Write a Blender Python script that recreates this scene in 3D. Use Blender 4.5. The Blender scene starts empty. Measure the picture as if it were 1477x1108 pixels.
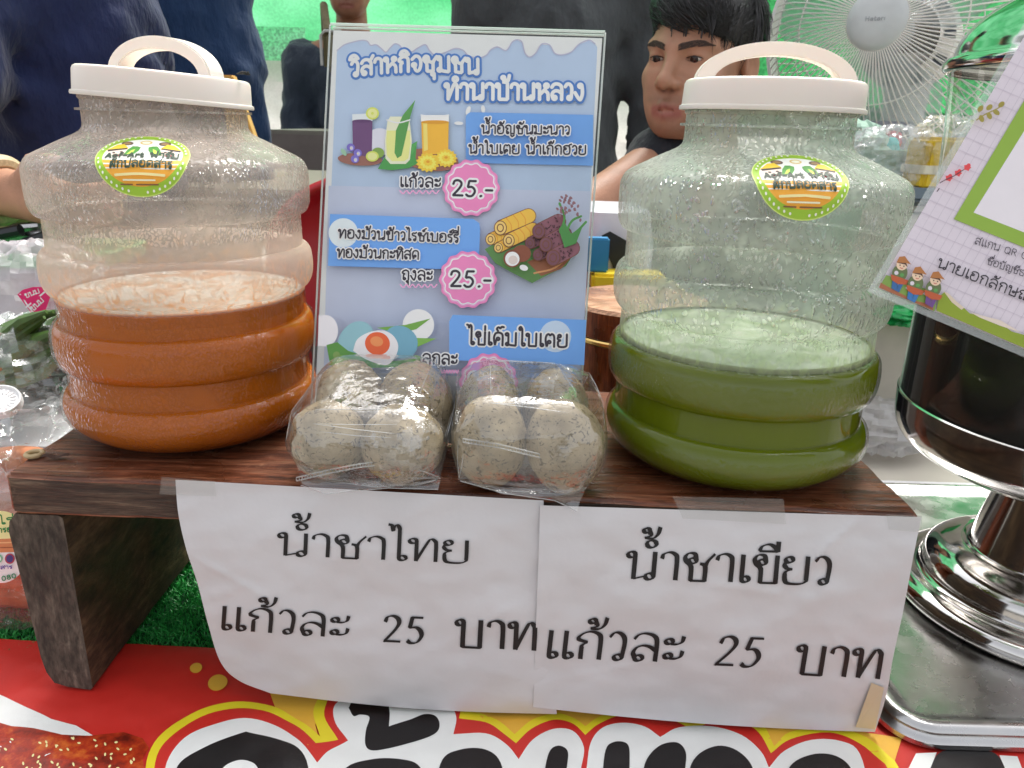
import bpy, bmesh, math, random
import numpy as np
from mathutils import Vector, Matrix, noise
from mathutils.geometry import tessellate_polygon
random.seed(7); np.random.seed(7)
sc = bpy.context.scene
COL = sc.collection
PI = math.pi

# ------------------------------------------------------------------ camera, sky, sun, exposure
ZC = 1.19                                    # height of the phone above the ground
PITCH, ROLL, FPX = math.radians(18.7), math.radians(1.65), 1109.0
cam_d = bpy.data.cameras.new('camera'); cam = bpy.data.objects.new('camera', cam_d); COL.objects.link(cam)
cam_d.sensor_width = 36.0; cam_d.lens = FPX / 1477.0 * 36.0
cam_d.clip_start = 0.02; cam_d.clip_end = 500
_R = Vector((1, 0, 0)); _F = Vector((0, math.cos(PITCH), -math.sin(PITCH))); _D = Vector((0, -math.sin(PITCH), -math.cos(PITCH)))
_U = math.cos(ROLL) * _R - math.sin(ROLL) * _D; _V = math.sin(ROLL) * _R + math.cos(ROLL) * _D
_m = Matrix((_U, -_V, -_F)).transposed().to_4x4(); _m.translation = (0, 0, ZC)
cam.matrix_world = _m
sc.camera = cam
cam_d.dof.use_dof = True; cam_d.dof.focus_distance = 0.56; cam_d.dof.aperture_fstop = 20.0

SUN_EL, SUN_AZ = math.radians(58), math.radians(20)      # sun high, behind the stall, a little to the right
w = bpy.data.worlds.new('World'); sc.world = w; w.use_nodes = True
nt = w.node_tree; bg = nt.nodes['Background']
sky = nt.nodes.new('ShaderNodeTexSky'); sky.sky_type = 'NISHITA'; sky.sun_disc = False
sky.sun_elevation = SUN_EL; sky.sun_rotation = SUN_AZ; sky.air_density = 1.0; sky.dust_density = 6.0; sky.ozone_density = 0.6
hs = nt.nodes.new('ShaderNodeHueSaturation'); hs.inputs['Saturation'].default_value = 0.22    # overcast: greyed sky
nt.links.new(sky.outputs['Color'], hs.inputs['Color']); nt.links.new(hs.outputs['Color'], bg.inputs['Color'])
bg.inputs['Strength'].default_value = 0.15
sun_d = bpy.data.lights.new('sun', 'SUN'); sun = bpy.data.objects.new('sun', sun_d); COL.objects.link(sun)
sun_d.energy = 0.9; sun_d.angle = math.radians(25); sun_d.color = (1.0, 0.96, 0.9)
_sd = Vector((math.sin(SUN_AZ) * math.cos(SUN_EL), math.cos(SUN_AZ) * math.cos(SUN_EL), math.sin(SUN_EL)))
sun.rotation_euler = _sd.to_track_quat('Z', 'Y').to_euler()
sc.view_settings.view_transform = 'Standard'; sc.view_settings.look = 'None'
sc.view_settings.gamma = 1.0; sc.view_settings.exposure = 1.28; sc.view_settings.use_curve_mapping = False
sc.render.engine = 'CYCLES'
sc.cycles.max_bounces = 12; sc.cycles.transparent_max_bounces = 28; sc.cycles.transmission_bounces = 10
sc.cycles.glossy_bounces = 5; sc.cycles.diffuse_bounces = 4
sc.cycles.caustics_reflective = False; sc.cycles.caustics_refractive = False
sc.cycles.use_denoising = True; sc.cycles.sample_clamp_indirect = 8.0

# levels, relative to the camera height
TZ = ZC - 0.4465         # market table top
PZ = ZC - 0.2475         # top of the wooden stand

# ------------------------------------------------------------------ where a sight line of the photograph meets a plane of the place
def ray(x, y):
    u, v = x - 738.5, y - 554.0
    a = (u * math.cos(ROLL) + v * math.sin(ROLL)) / FPX; b = (-u * math.sin(ROLL) + v * math.cos(ROLL)) / FPX
    return Vector((a, math.cos(PITCH) - b * math.sin(PITCH), -math.sin(PITCH) - b * math.cos(PITCH)))
CAM = Vector((0, 0, ZC))
def at_y(x, y, Y):
    d = ray(x, y); return CAM + d * (Y / d.y)
def at_z(x, y, z):
    d = ray(x, y); return CAM + d * ((z - ZC) / d.z)
def on_plane(x, y, P, N):
    d = ray(x, y); return CAM + d * ((P - CAM).dot(N) / d.dot(N))
def scale_at(Y, z=None):                       # metres per photo pixel at depth Y
    return (Y * math.cos(PITCH) + 0.12 * math.sin(PITCH)) / FPX

# ------------------------------------------------------------------ materials
def lin(c):
    c = c / 255.0
    return c / 12.92 if c <= 0.04045 else ((c + 0.055) / 1.055) ** 2.4
def S(r, g, b, k=1.0):
    return tuple(min(0.9, lin(c) * k) for c in (r, g, b))
MATS = {}
def new_mat(name):
    m = bpy.data.materials.new(name); m.use_nodes = True; MATS[name] = m
    return m, m.node_tree.nodes, m.node_tree.links, m.node_tree.nodes['Principled BSDF']
def mat(name, col, rough=0.5, metal=0.0, var=0.08, scale=30.0, bump=0.0, bscale=None, spec=0.5, coat=0.0, sss=0.0, stretch=None, trans=0.0, sheen=0.0, rvar=0.0, bdist=0.002):
    """plain procedural surface: base colour broken up by noise, optional bump"""
    if name in MATS: return MATS[name]
    m, N, L, P = new_mat(name)
    tc = N.new('ShaderNodeTexCoord'); co = tc.outputs['Object']
    if stretch:
        mp = N.new('ShaderNodeMapping'); mp.inputs['Scale'].default_value = stretch; L.new(co, mp.inputs['Vector']); co = mp.outputs['Vector']
    nz = N.new('ShaderNodeTexNoise'); nz.inputs['Scale'].default_value = scale; nz.inputs['Detail'].default_value = 6; L.new(co, nz.inputs['Vector'])
    mr = N.new('ShaderNodeMapRange'); mr.inputs['From Min'].default_value = 0.25; mr.inputs['From Max'].default_value = 0.75
    mr.inputs['To Min'].default_value = 1 - var; mr.inputs['To Max'].default_value = 1 + var; L.new(nz.outputs['Fac'], mr.inputs['Value'])
    mx = N.new('ShaderNodeMix'); mx.data_type = 'RGBA'; mx.blend_type = 'MULTIPLY'; mx.inputs[0].default_value = 1.0
    mx.inputs[6].default_value = (*col, 1); L.new(mr.outputs['Result'], mx.inputs[7]); L.new(mx.outputs[2], P.inputs['Base Color'])
    P.inputs['Roughness'].default_value = rough; P.inputs['Metallic'].default_value = metal; P.inputs['Specular IOR Level'].default_value = spec
    P.inputs['Coat Weight'].default_value = coat; P.inputs['Coat Roughness'].default_value = 0.08
    if rvar:
        rr = N.new('ShaderNodeMapRange'); rr.inputs['To Min'].default_value = max(0.02, rough - rvar); rr.inputs['To Max'].default_value = min(1, rough + rvar)
        rr.inputs['From Min'].default_value = 0.3; rr.inputs['From Max'].default_value = 0.7; L.new(nz.outputs['Fac'], rr.inputs['Value']); L.new(rr.outputs['Result'], P.inputs['Roughness'])
    if sss: P.inputs['Subsurface Weight'].default_value = sss; P.inputs['Subsurface Radius'].default_value = (0.012, 0.006, 0.003); P.inputs['Subsurface Scale'].default_value = 1.0
    if trans: P.inputs['Transmission Weight'].default_value = trans
    if sheen: P.inputs['Sheen Weight'].default_value = sheen
    if bump:
        n2 = N.new('ShaderNodeTexNoise'); n2.inputs['Scale'].default_value = bscale or scale * 4; n2.inputs['Detail'].default_value = 5; L.new(co, n2.inputs['Vector'])
        bp = N.new('ShaderNodeBump'); bp.inputs['Strength'].default_value = bump; bp.inputs['Distance'].default_value = bdist; L.new(n2.outputs['Fac'], bp.inputs['Height']); L.new(bp.outputs['Normal'], P.inputs['Normal'])
    return m
def ink(r, g, b, k=1.2, rough=0.5):
    return mat('ink_%d_%d_%d' % (r, g, b), S(r, g, b, k), rough, var=0.03, scale=60)

def film_mat(name, tint=(0.97, 0.98, 0.98), haze=0.05, hcol=(0.85, 0.87, 0.86), gl=1.0, rough=0.06, bump=0.0, bscale=60.0, hnoise=0.0, hscale=40.0, base=0.05):
    """thin clear plastic: transparent, Schlick gloss, a little white haze"""
    if name in MATS: return MATS[name]
    m, N, L, P = new_mat(name); N.remove(P)
    out = N['Material Output']
    tr = N.new('ShaderNodeBsdfTransparent'); tr.inputs['Color'].default_value = (*tint, 1)
    gs = N.new('ShaderNodeBsdfGlossy'); gs.inputs['Roughness'].default_value = rough; gs.inputs['Color'].default_value = (gl, gl, gl, 1)
    lw = N.new('ShaderNodeLayerWeight'); lw.inputs['Blend'].default_value = 0.5
    pw = N.new('ShaderNodeMath'); pw.operation = 'POWER'; pw.inputs[1].default_value = 4.0; L.new(lw.outputs['Facing'], pw.inputs[0])
    ma = N.new('ShaderNodeMath'); ma.operation = 'MULTIPLY_ADD'; ma.inputs[1].default_value = 0.8; ma.inputs[2].default_value = base; L.new(pw.outputs[0], ma.inputs[0])
    m1 = N.new('ShaderNodeMixShader'); L.new(ma.outputs[0], m1.inputs[0]); L.new(tr.outputs[0], m1.inputs[1]); L.new(gs.outputs[0], m1.inputs[2])
    df = N.new('ShaderNodeBsdfDiffuse'); df.inputs['Color'].default_value = (*hcol, 1)
    tl = N.new('ShaderNodeBsdfTranslucent'); tl.inputs['Color'].default_value = (*hcol, 1)
    m2 = N.new('ShaderNodeMixShader'); m2.inputs[0].default_value = 0.5; L.new(df.outputs[0], m2.inputs[1]); L.new(tl.outputs[0], m2.inputs[2])
    m3 = N.new('ShaderNodeMixShader'); m3.inputs[0].default_value = haze; L.new(m1.outputs[0], m3.inputs[1]); L.new(m2.outputs[0], m3.inputs[2]); L.new(m3.outputs[0], out.inputs['Surface'])
    tc = N.new('ShaderNodeTexCoord')
    if hnoise:
        nz = N.new('ShaderNodeTexNoise'); nz.inputs['Scale'].default_value = hscale; nz.inputs['Detail'].default_value = 6; L.new(tc.outputs['Object'], nz.inputs['Vector'])
        mr = N.new('ShaderNodeMapRange'); mr.inputs['From Min'].default_value = 0.35; mr.inputs['From Max'].default_value = 0.7; mr.inputs['To Min'].default_value = max(0, haze - hnoise); mr.inputs['To Max'].default_value = haze + hnoise
        L.new(nz.outputs['Fac'], mr.inputs['Value']); L.new(mr.outputs['Result'], m3.inputs[0])
    if bump:
        n2 = N.new('ShaderNodeTexNoise'); n2.inputs['Scale'].default_value = bscale; n2.inputs['Detail'].default_value = 3; L.new(tc.outputs['Object'], n2.inputs['Vector'])
        bp = N.new('ShaderNodeBump'); bp.inputs['Strength'].default_value = bump; bp.inputs['Distance'].default_value = 0.004; L.new(n2.outputs['Fac'], bp.inputs['Height']); L.new(bp.outputs['Normal'], gs.inputs['Normal'])
    return m

# ------------------------------------------------------------------ objects
def tag(o, label=None, cat=None, group=None, kind=None):
    if label: o['label'] = label
    if cat: o['category'] = cat
    if group: o['group'] = group
    if kind: o['kind'] = kind
    return o
def thing(name, label, cat, loc=(0, 0, 0), group=None, rz=0.0):
    o = bpy.data.objects.new(name, None); o.empty_display_size = 0.02; COL.objects.link(o); o.location = loc; o.rotation_euler.z = rz
    return tag(o, label, cat, group)
def link(name, me, m=None, parent=None, world=True):
    """link a mesh given in world coordinates; when it gets a parent, its own place is kept"""
    o = bpy.data.objects.new(name, me); COL.objects.link(o)
    if m is not None:
        for k in (m if isinstance(m, (list, tuple)) else [m]): me.materials.append(k)
    if parent is not None:
        o.parent = parent
        if world:
            bpy_l = Matrix.Translation(parent.location) @ parent.rotation_euler.to_matrix().to_4x4() if parent.parent is None else parent.matrix_basis
            me.transform(bpy_l.inverted() if parent.parent is None else (Matrix.Translation(parent.parent.location) @ parent.parent.rotation_euler.to_matrix().to_4x4() @ parent.matrix_basis).inverted())
    return o
class MB:
    """collects vertices and faces for ONE mesh object"""
    def __init__(s): s.v = []; s.f = []; s.mi = []; s.cur = 0
    def add(s, vs, fs, mi=None):
        n = len(s.v); s.v += [tuple(v) for v in vs]; s.f += [tuple(i + n for i in f) for f in fs]; s.mi += [s.cur if mi is None else mi] * len(fs)
        return s
    def box(s, c, d, rot=None, mi=None):
        x, y, z = (k / 2 for k in d); vs = [Vector((a * x, b * y, e * z)) for a in (-1, 1) for b in (-1, 1) for e in (-1, 1)]
        M = rot if rot is not None else Matrix.Identity(3)
        vs = [M @ v + Vector(c) for v in vs]
        return s.add(vs, [(0, 1, 3, 2), (4, 6, 7, 5), (0, 4, 5, 1), (2, 3, 7, 6), (0, 2, 6, 4), (1, 5, 7, 3)], mi)
    def lathe(s, prof, n=64, c=(0, 0, 0), M=None, mi=None, closed=False):
        vs = []; M = M if M is not None else Matrix.Identity(3); c = Vector(c)
        for (r, z) in prof:
            for k in range(n):
                a = 2 * PI * k / n; vs.append(M @ Vector((r * math.cos(a), r * math.sin(a), z)) + c)
        fs = []; R = len(prof)
        for i in range(R - 1):
            for k in range(n):
                k2 = (k + 1) % n; fs.append((i * n + k, i * n + k2, (i + 1) * n + k2, (i + 1) * n + k))
        if prof[0][0] > 1e-6 and closed: fs.append(tuple(range(n - 1, -1, -1)))
        if prof[-1][0] > 1e-6 and closed: fs.append(tuple((R - 1) * n + k for k in range(n)))
        return s.add(vs, fs, mi)
    def tube(s, pts, r, n=8, mi=None, closed=False):
        pts = [Vector(p) for p in pts]; K = len(pts); rr = r if isinstance(r, (list, tuple)) else [r] * K
        vs = []; up = None
        for i, p in enumerate(pts):
            t = (pts[(i + 1) % K] - pts[i - 1]) if closed else (pts[min(i + 1, K - 1)] - pts[max(i - 1, 0)])
            t = t.normalized() if t.length > 1e-9 else Vector((0, 0, 1))
            if up is None: up = t.orthogonal().normalized()
            up = (up - t * up.dot(t)); up = up.normalized() if up.length > 1e-6 else t.orthogonal().normalized()
            b = t.cross(up)
            for k in range(n):
                a = 2 * PI * k / n; vs.append(p + (up * math.cos(a) + b * math.sin(a)) * rr[i])
        fs = []
        for i in range(K if closed else K - 1):
            j = (i + 1) % K
            for k in range(n): k2 = (k + 1) % n; fs.append((i * n + k, i * n + k2, j * n + k2, j * n + k))
        if not closed: fs.append(tuple(range(n - 1, -1, -1))); fs.append(tuple((K - 1) * n + k for k in range(n)))
        return s.add(vs, fs, mi)
    def grid(s, f, nu, nv, mi=None):
        vs = [f(i / nu, j / nv) for j in range(nv + 1) for i in range(nu + 1)]; w_ = nu + 1
        return s.add(vs, [(j * w_ + i, j * w_ + i + 1, (j + 1) * w_ + i + 1, (j + 1) * w_ + i) for j in range(nv) for i in range(nu)], mi)
    def prism(s, poly, z0, z1, M=None, c=(0, 0, 0), mi=None):
        M = M if M is not None else Matrix.Identity(3); c = Vector(c); n = len(poly)
        vs = [M @ Vector((x, y, z0)) + c for x, y in poly] + [M @ Vector((x, y, z1)) + c for x, y in poly]
        return s.add(vs, [tuple(range(n - 1, -1, -1)), tuple(range(n, 2 * n))] + [(i, (i + 1) % n, (i + 1) % n + n, i + n) for i in range(n)], mi)
    def mesh(s, name, smooth=True, angle=40, bevel=0.0, segs=2):
        me = bpy.data.meshes.new(name); me.from_pydata(s.v, [], s.f)
        if s.mi and max(s.mi) > 0: me.polygons.foreach_set('material_index', s.mi)
        if bevel:
            bm = bmesh.new(); bm.from_mesh(me); bmesh.ops.bevel(bm, geom=list(bm.edges), offset=bevel, segments=segs, affect='EDGES', clamp_overlap=True); bm.to_mesh(me); bm.free()
        me.validate(); me.update()
        if smooth:
            me.polygons.foreach_set('use_smooth', [True] * len(me.polygons)); me.set_sharp_from_angle(angle=math.radians(angle))
        return me
    def build(s, name, m=None, parent=None, smooth=True, angle=40, bevel=0.0, segs=2):
        return link(name, s.mesh(name, smooth, angle, bevel, segs), m, parent)
def np_mesh(name, V, F, smooth=True):
    me = bpy.data.meshes.new(name); V = np.asarray(V, dtype=np.float64); me.from_pydata(V.tolist(), [], np.asarray(F).tolist()); me.update()
    if smooth: me.polygons.foreach_set('use_smooth', [True] * len(me.polygons))
    return me
def rotz(a): return Matrix.Rotation(a, 3, 'Z')
def fbm(p, o=4): return noise.fractal(p, 1.0, 2.0, o)
# ------------------------------------------------------------------ pen lettering (looped Thai letters, digits, a few Latin letters)
_ko = "10,88,10"
G = {
'า': (58, "3,76 8,93 24,100 39,93 45,76 45,0"), 'น': (86, "o10,88,10|20,90 20,0|20,1 40,8 56,12|o64,11,11|75,11 75,100"),
'ท': (86, "o10,88,10|20,90 20,0|20,1 50,82 60,98 71,90 74,74 74,0"), 'ช': (84, "o25,72,10|35,74 30,96 14,99 4,86 7,70 19,56 23,40 23,0 23,0 62,0 62,0 62,46 57,58 46,62|61,50 68,72 86,99"),
'ซ': (84, "o25,70,9|34,72 34,90 28,96 22,88 14,98 4,86 7,70 19,56 23,40 23,0 23,0 62,0 62,0 62,46 57,58 46,62|61,50 68,72 86,99"),
'ข': (78, "o25,74,10|35,76 30,97 14,100 4,86 8,68 20,54 23,40 23,0 23,0 66,0 66,0 66,100"), 'ไ': (46, "o34,11,10|24,11 24,118 23,142 15,154 8,142 6,130 2,150 -8,156"),
'ใ': (46, "o34,11,10|24,11 24,112 22,134 12,150 2,138 8,124 14,132"), 'ย': (80, "o16,86,10|8,80 4,66 12,55 26,52 26,52 10,44 6,30 9,8 22,0 50,0 64,8 67,24 67,100"),
'เ': (34, "o21,11,10|11,11 11,100"), 'ว': (56, "o29,11,10|39,11 43,60 40,84 28,98 14,98 3,82"), 'ก': (76, "14,0 14,40 17,52 28,61 28,61 4,72 13,90 34,100 55,92 62,72 62,0"),
'ล': (78, "o21,11,10|11,11 6,30 14,48 30,56 48,52 65,38|65,0 65,70 56,92 34,100 16,94 5,78"), 'ส': (80, "o21,11,10|11,11 6,30 14,48 30,56 48,52 65,38|65,0 65,70 56,92 34,100 16,94 5,78|54,88 66,100 78,122"),
'ะ': (58, "o13,74,9|17,65 34,65 46,74 50,94|o13,22,9|17,13 34,13 46,22 50,42"), 'บ': (84, "o10,88,10|20,90 20,0 20,0 70,0 70,0 70,100"), 'ป': (84, "o10,88,10|20,90 20,0 20,0 70,0 70,0 70,150"),
'ห': (84, "o10,88,10|20,90 20,0|20,30 44,54 60,74|o62,88,11|50,58 70,40 73,0"), 'จ': (70, "o17,42,10|27,46 22,20 34,2 50,10 59,40 59,72 46,96 26,100 5,80"),
'ม': (86, "o10,88,10|20,90 20,12|o13,11,10|20,8 40,3 72,0 72,0 72,100"), 'ง': (60, "o33,88,10|43,90 46,40 37,6 30,0 18,14 1,44"),
'อ': (78, "o20,62,10|10,62 6,30 16,4 36,0 58,6 65,30 65,70 56,94 34,100 16,94 5,80"), 'ฮ': (84, "o20,62,10|10,62 6,30 16,4 36,0 58,6 65,30 65,70 56,92 34,98 16,92 5,80|56,92 66,108 82,114"),
'ด': (80, "o31,36,10|21,36 18,12 14,0 14,0 8,30 6,64 16,92 36,100 58,92 66,70 66,0"), 'ค': (80, "o34,50,10|24,48 17,22 14,0 14,0 8,30 6,64 16,92 36,100 58,92 66,70 66,0"),
'ต': (80, "o31,36,10|21,36 18,12 14,0 14,0 8,30 6,64 13,90 26,99 37,87 37,87 48,100 61,90 66,66 66,0"), 'ถ': (76, "o24,11,10|14,11 15,40 17,52 28,61 28,61 4,72 13,90 34,100 55,92 62,72 62,0"),
'ร': (56, "o31,11,10|41,11 43,42 34,55 9,63 9,63 5,82 19,91 33,87 47,99"), 'ญ': (104, "o24,11,10|14,11 15,40 28,61 28,61 4,72 13,92 32,100 50,92 56,72 56,0 56,0 90,0 90,0 90,100|56,-16 70,-34 90,-16"),
'ณ': (104, "o24,11,10|14,11 15,40 28,61 28,61 4,72 13,92 30,100 46,92 52,72 52,0|52,2 66,8|o76,11,10|86,11 90,100"), 'ธ': (74, "3,70 14,94 30,92 44,100 56,96|3,70 20,62 50,52 62,36 62,0 62,0 14,0 14,0 12,36"),
'ษ': (86, "o10,88,10|20,90 20,0 20,0 70,0 70,0 70,100|o46,44,9|55,46 86,62"), 'ฟ': (86, "o10,88,10|20,90 20,0 20,0 45,68 45,68 70,0 70,0 70,146"), 'ผ': (86, "o28,84,10|18,84 18,0 18,0 44,58 44,58 70,0 70,0 70,100"),
'2': (64, "7,76 14,95 31,100 46,90 49,72 37,46 8,5 8,5 12,4 56,4"), '5': (64, "53,98 20,98 20,98 13,58 13,58 33,60 47,46 49,26 36,4 18,1 6,10"), '.': (26, "10,3 14,5"), '-': (46, "6,42 38,42"),
'0': (64, "30,100 12,86 7,50 12,14 30,0 48,14 53,50 48,86 30,100"), '8': (64, "30,100 14,88 16,66 30,54 48,40 50,16 30,0 10,16 12,40 30,54 44,66 46,88 30,100"), '6': (64, "48,92 28,92 10,50 14,10 30,0 48,12 50,36 34,54 12,40"),
'1': (50, "10,80 28,100 28,100 28,0"), '7': (60, "6,98 52,98 52,98 22,0"), '4': (64, "40,0 40,100 40,100 4,30 4,30 56,30"), '3': (62, "8,88 28,100 46,84 40,60 24,54 46,46 50,20 28,0 6,12"), '9': (64, "50,60 32,46 12,60 14,92 32,100 50,88 50,40 30,0 12,6"),
'A': (66, "3,0 30,100 30,100 57,0|13,36 47,36"), 'o': (60, "28,64 10,52 8,22 28,0 48,22 46,52 28,64"), 'f': (40, "14,0 14,80 22,100 38,98|2,62 34,62"), 'r': (42, "10,64 10,0|10,44 22,62 40,62"), 't': (42, "16,92 16,14 26,0 38,4|2,64 36,64"),
'Q': (84, "38,100 10,84 6,50 10,16 38,0 66,16 70,50 66,84 38,100|46,24 74,-6"), 'R': (74, "10,0 10,100 10,100 46,98 58,76 46,54 10,52|38,52 64,0"), 'C': (78, "68,80 44,100 14,86 6,50 14,14 44,0 68,20"), 'd': (62, "50,100 50,0|50,44 30,64 10,48 8,20 26,0 50,20"), 'e': (58, "8,34 50,34 44,58 26,64 10,48 8,20 26,0 48,12"),
'H': (74, "10,0 10,100|60,0 60,100|10,52 60,52"), 'a': (56, "10,54 28,64 44,54 44,0|44,34 18,34 6,18 18,0 44,14"), 'i': (24, "12,0 12,64|12,84 12,88"), ' ': (50, ""), ':': (26, "10,10 12,12|10,56 12,58"), '/': (40, "2,-6 34,104"),
}
MARK = {  # drawn round the right stem of the letter before
'ิ': (1, "-50,2 2,2|-50,2 -42,20 -24,27 -8,18 2,2"), 'ี': (1, "-50,2 2,2|-50,2 -42,20 -24,27 -8,18 2,2 2,2 2,38"), 'ื': (1, "-50,2 2,2|-50,2 -42,20 -24,27 -8,18 2,2 2,2 2,38|-14,16 -14,38"),
'ั': (1, "o-30,16,9|-30,7 -14,2 -2,12 6,34"), '็': (1, "-34,2 -42,18 -30,30 -18,22 -8,34 6,32"), 'ํ': (1, "o-9,16,13"), '้': (2, "o-26,26,8|-18,24 -14,8 -30,0 -30,0 -8,-2 6,14 11,40"),
'่': (2, "2,4 2,36"), '๊': (2, "o-32,14,8|-24,18 -18,34 -12,18 -6,10 4,20 10,40"), '์': (2, "o-12,10,9|-6,18 2,30 14,36"), 'ุ': (-1, "o-10,-18,8|-2,-16 -2,-50"), 'ู': (-1, "o-32,-18,8|-24,-16 -24,-46 -24,-46 -2,-46 -2,-46 -2,-14"),
}
def smooth_path(pts, seg=5):
    """Catmull-Rom; a repeated point is a corner"""
    runs, cur = [], [pts[0]]
    for p in pts[1:]:
        if p == cur[-1]: runs.append(cur); cur = [p]
        else: cur.append(p)
    runs.append(cur); out = []
    for r in runs:
        if len(r) == 1: continue
        if len(r) == 2:
            for k in range(seg + 1): t = k / seg; out.append((r[0][0] * (1 - t) + r[1][0] * t, r[0][1] * (1 - t) + r[1][1] * t))
            continue
        P = [(2 * r[0][0] - r[1][0], 2 * r[0][1] - r[1][1])] + r + [(2 * r[-1][0] - r[-2][0], 2 * r[-1][1] - r[-2][1])]
        for i in range(1, len(P) - 2):
            for k in range(seg + (i == len(P) - 3)):
                t = k / seg; q = []
                for d in (0, 1):
                    a, b, c, e = P[i - 1][d], P[i][d], P[i + 1][d], P[i + 2][d]
                    q.append(0.5 * (2 * b + (c - a) * t + (2 * a - 5 * b + 4 * c - e) * t * t + (3 * b - a - 3 * c + e) * t ** 3))
                out.append(tuple(q))
    return out
def parse(s, dx, dy):
    res = []
    for st in s.split('|'):
        if not st: continue
        if st[0] == 'o':
            x, y, r = (float(k) for k in st[1:].split(',')); n = 14
            res.append([(x + dx + r * math.cos(2 * PI * k / n), y + dy + r * math.sin(2 * PI * k / n)) for k in range(n + 1)])
        else:
            pts = [tuple(float(k) for k in p.split(',')) for p in st.split()]
            res.append([(x + dx, y + dy) for x, y in smooth_path(pts)])
    return res
def layout(text, gap=6):
    """text -> strokes in 1/100 letter heights and the total width"""
    text = text.replace('ำ', '\u0e4d\u0e32').replace('แ', 'เเ'); out = []; x = 0.0; right = 0.0; levels = set(); last_tone = None
    i = 0; chars = list(text)
    for k in range(len(chars) - 1):             # the ring sits under the tone mark: น้ำ
        if chars[k] in '้่๊' and chars[k + 1] == 'ํ': chars[k], chars[k + 1] = chars[k + 1], chars[k]
    for ch in chars:
        if ch in MARK:
            lv, s = MARK[ch]
            if lv == -1: out += parse(s, right, 0)
            else:
                tall = 46 if right_tall else 0
                y = 112 if (lv == 1 or 1 not in levels) else 150
                out += parse(s, right - (14 if tall else 0), y); levels.add(lv)
        else:
            adv, s = G.get(ch, G['-']); out += parse(s, x, 0); right = x + adv - 14; x += adv + gap; levels = set(); right_tall = ch in 'ปฟ'
    return out, x - gap

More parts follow.
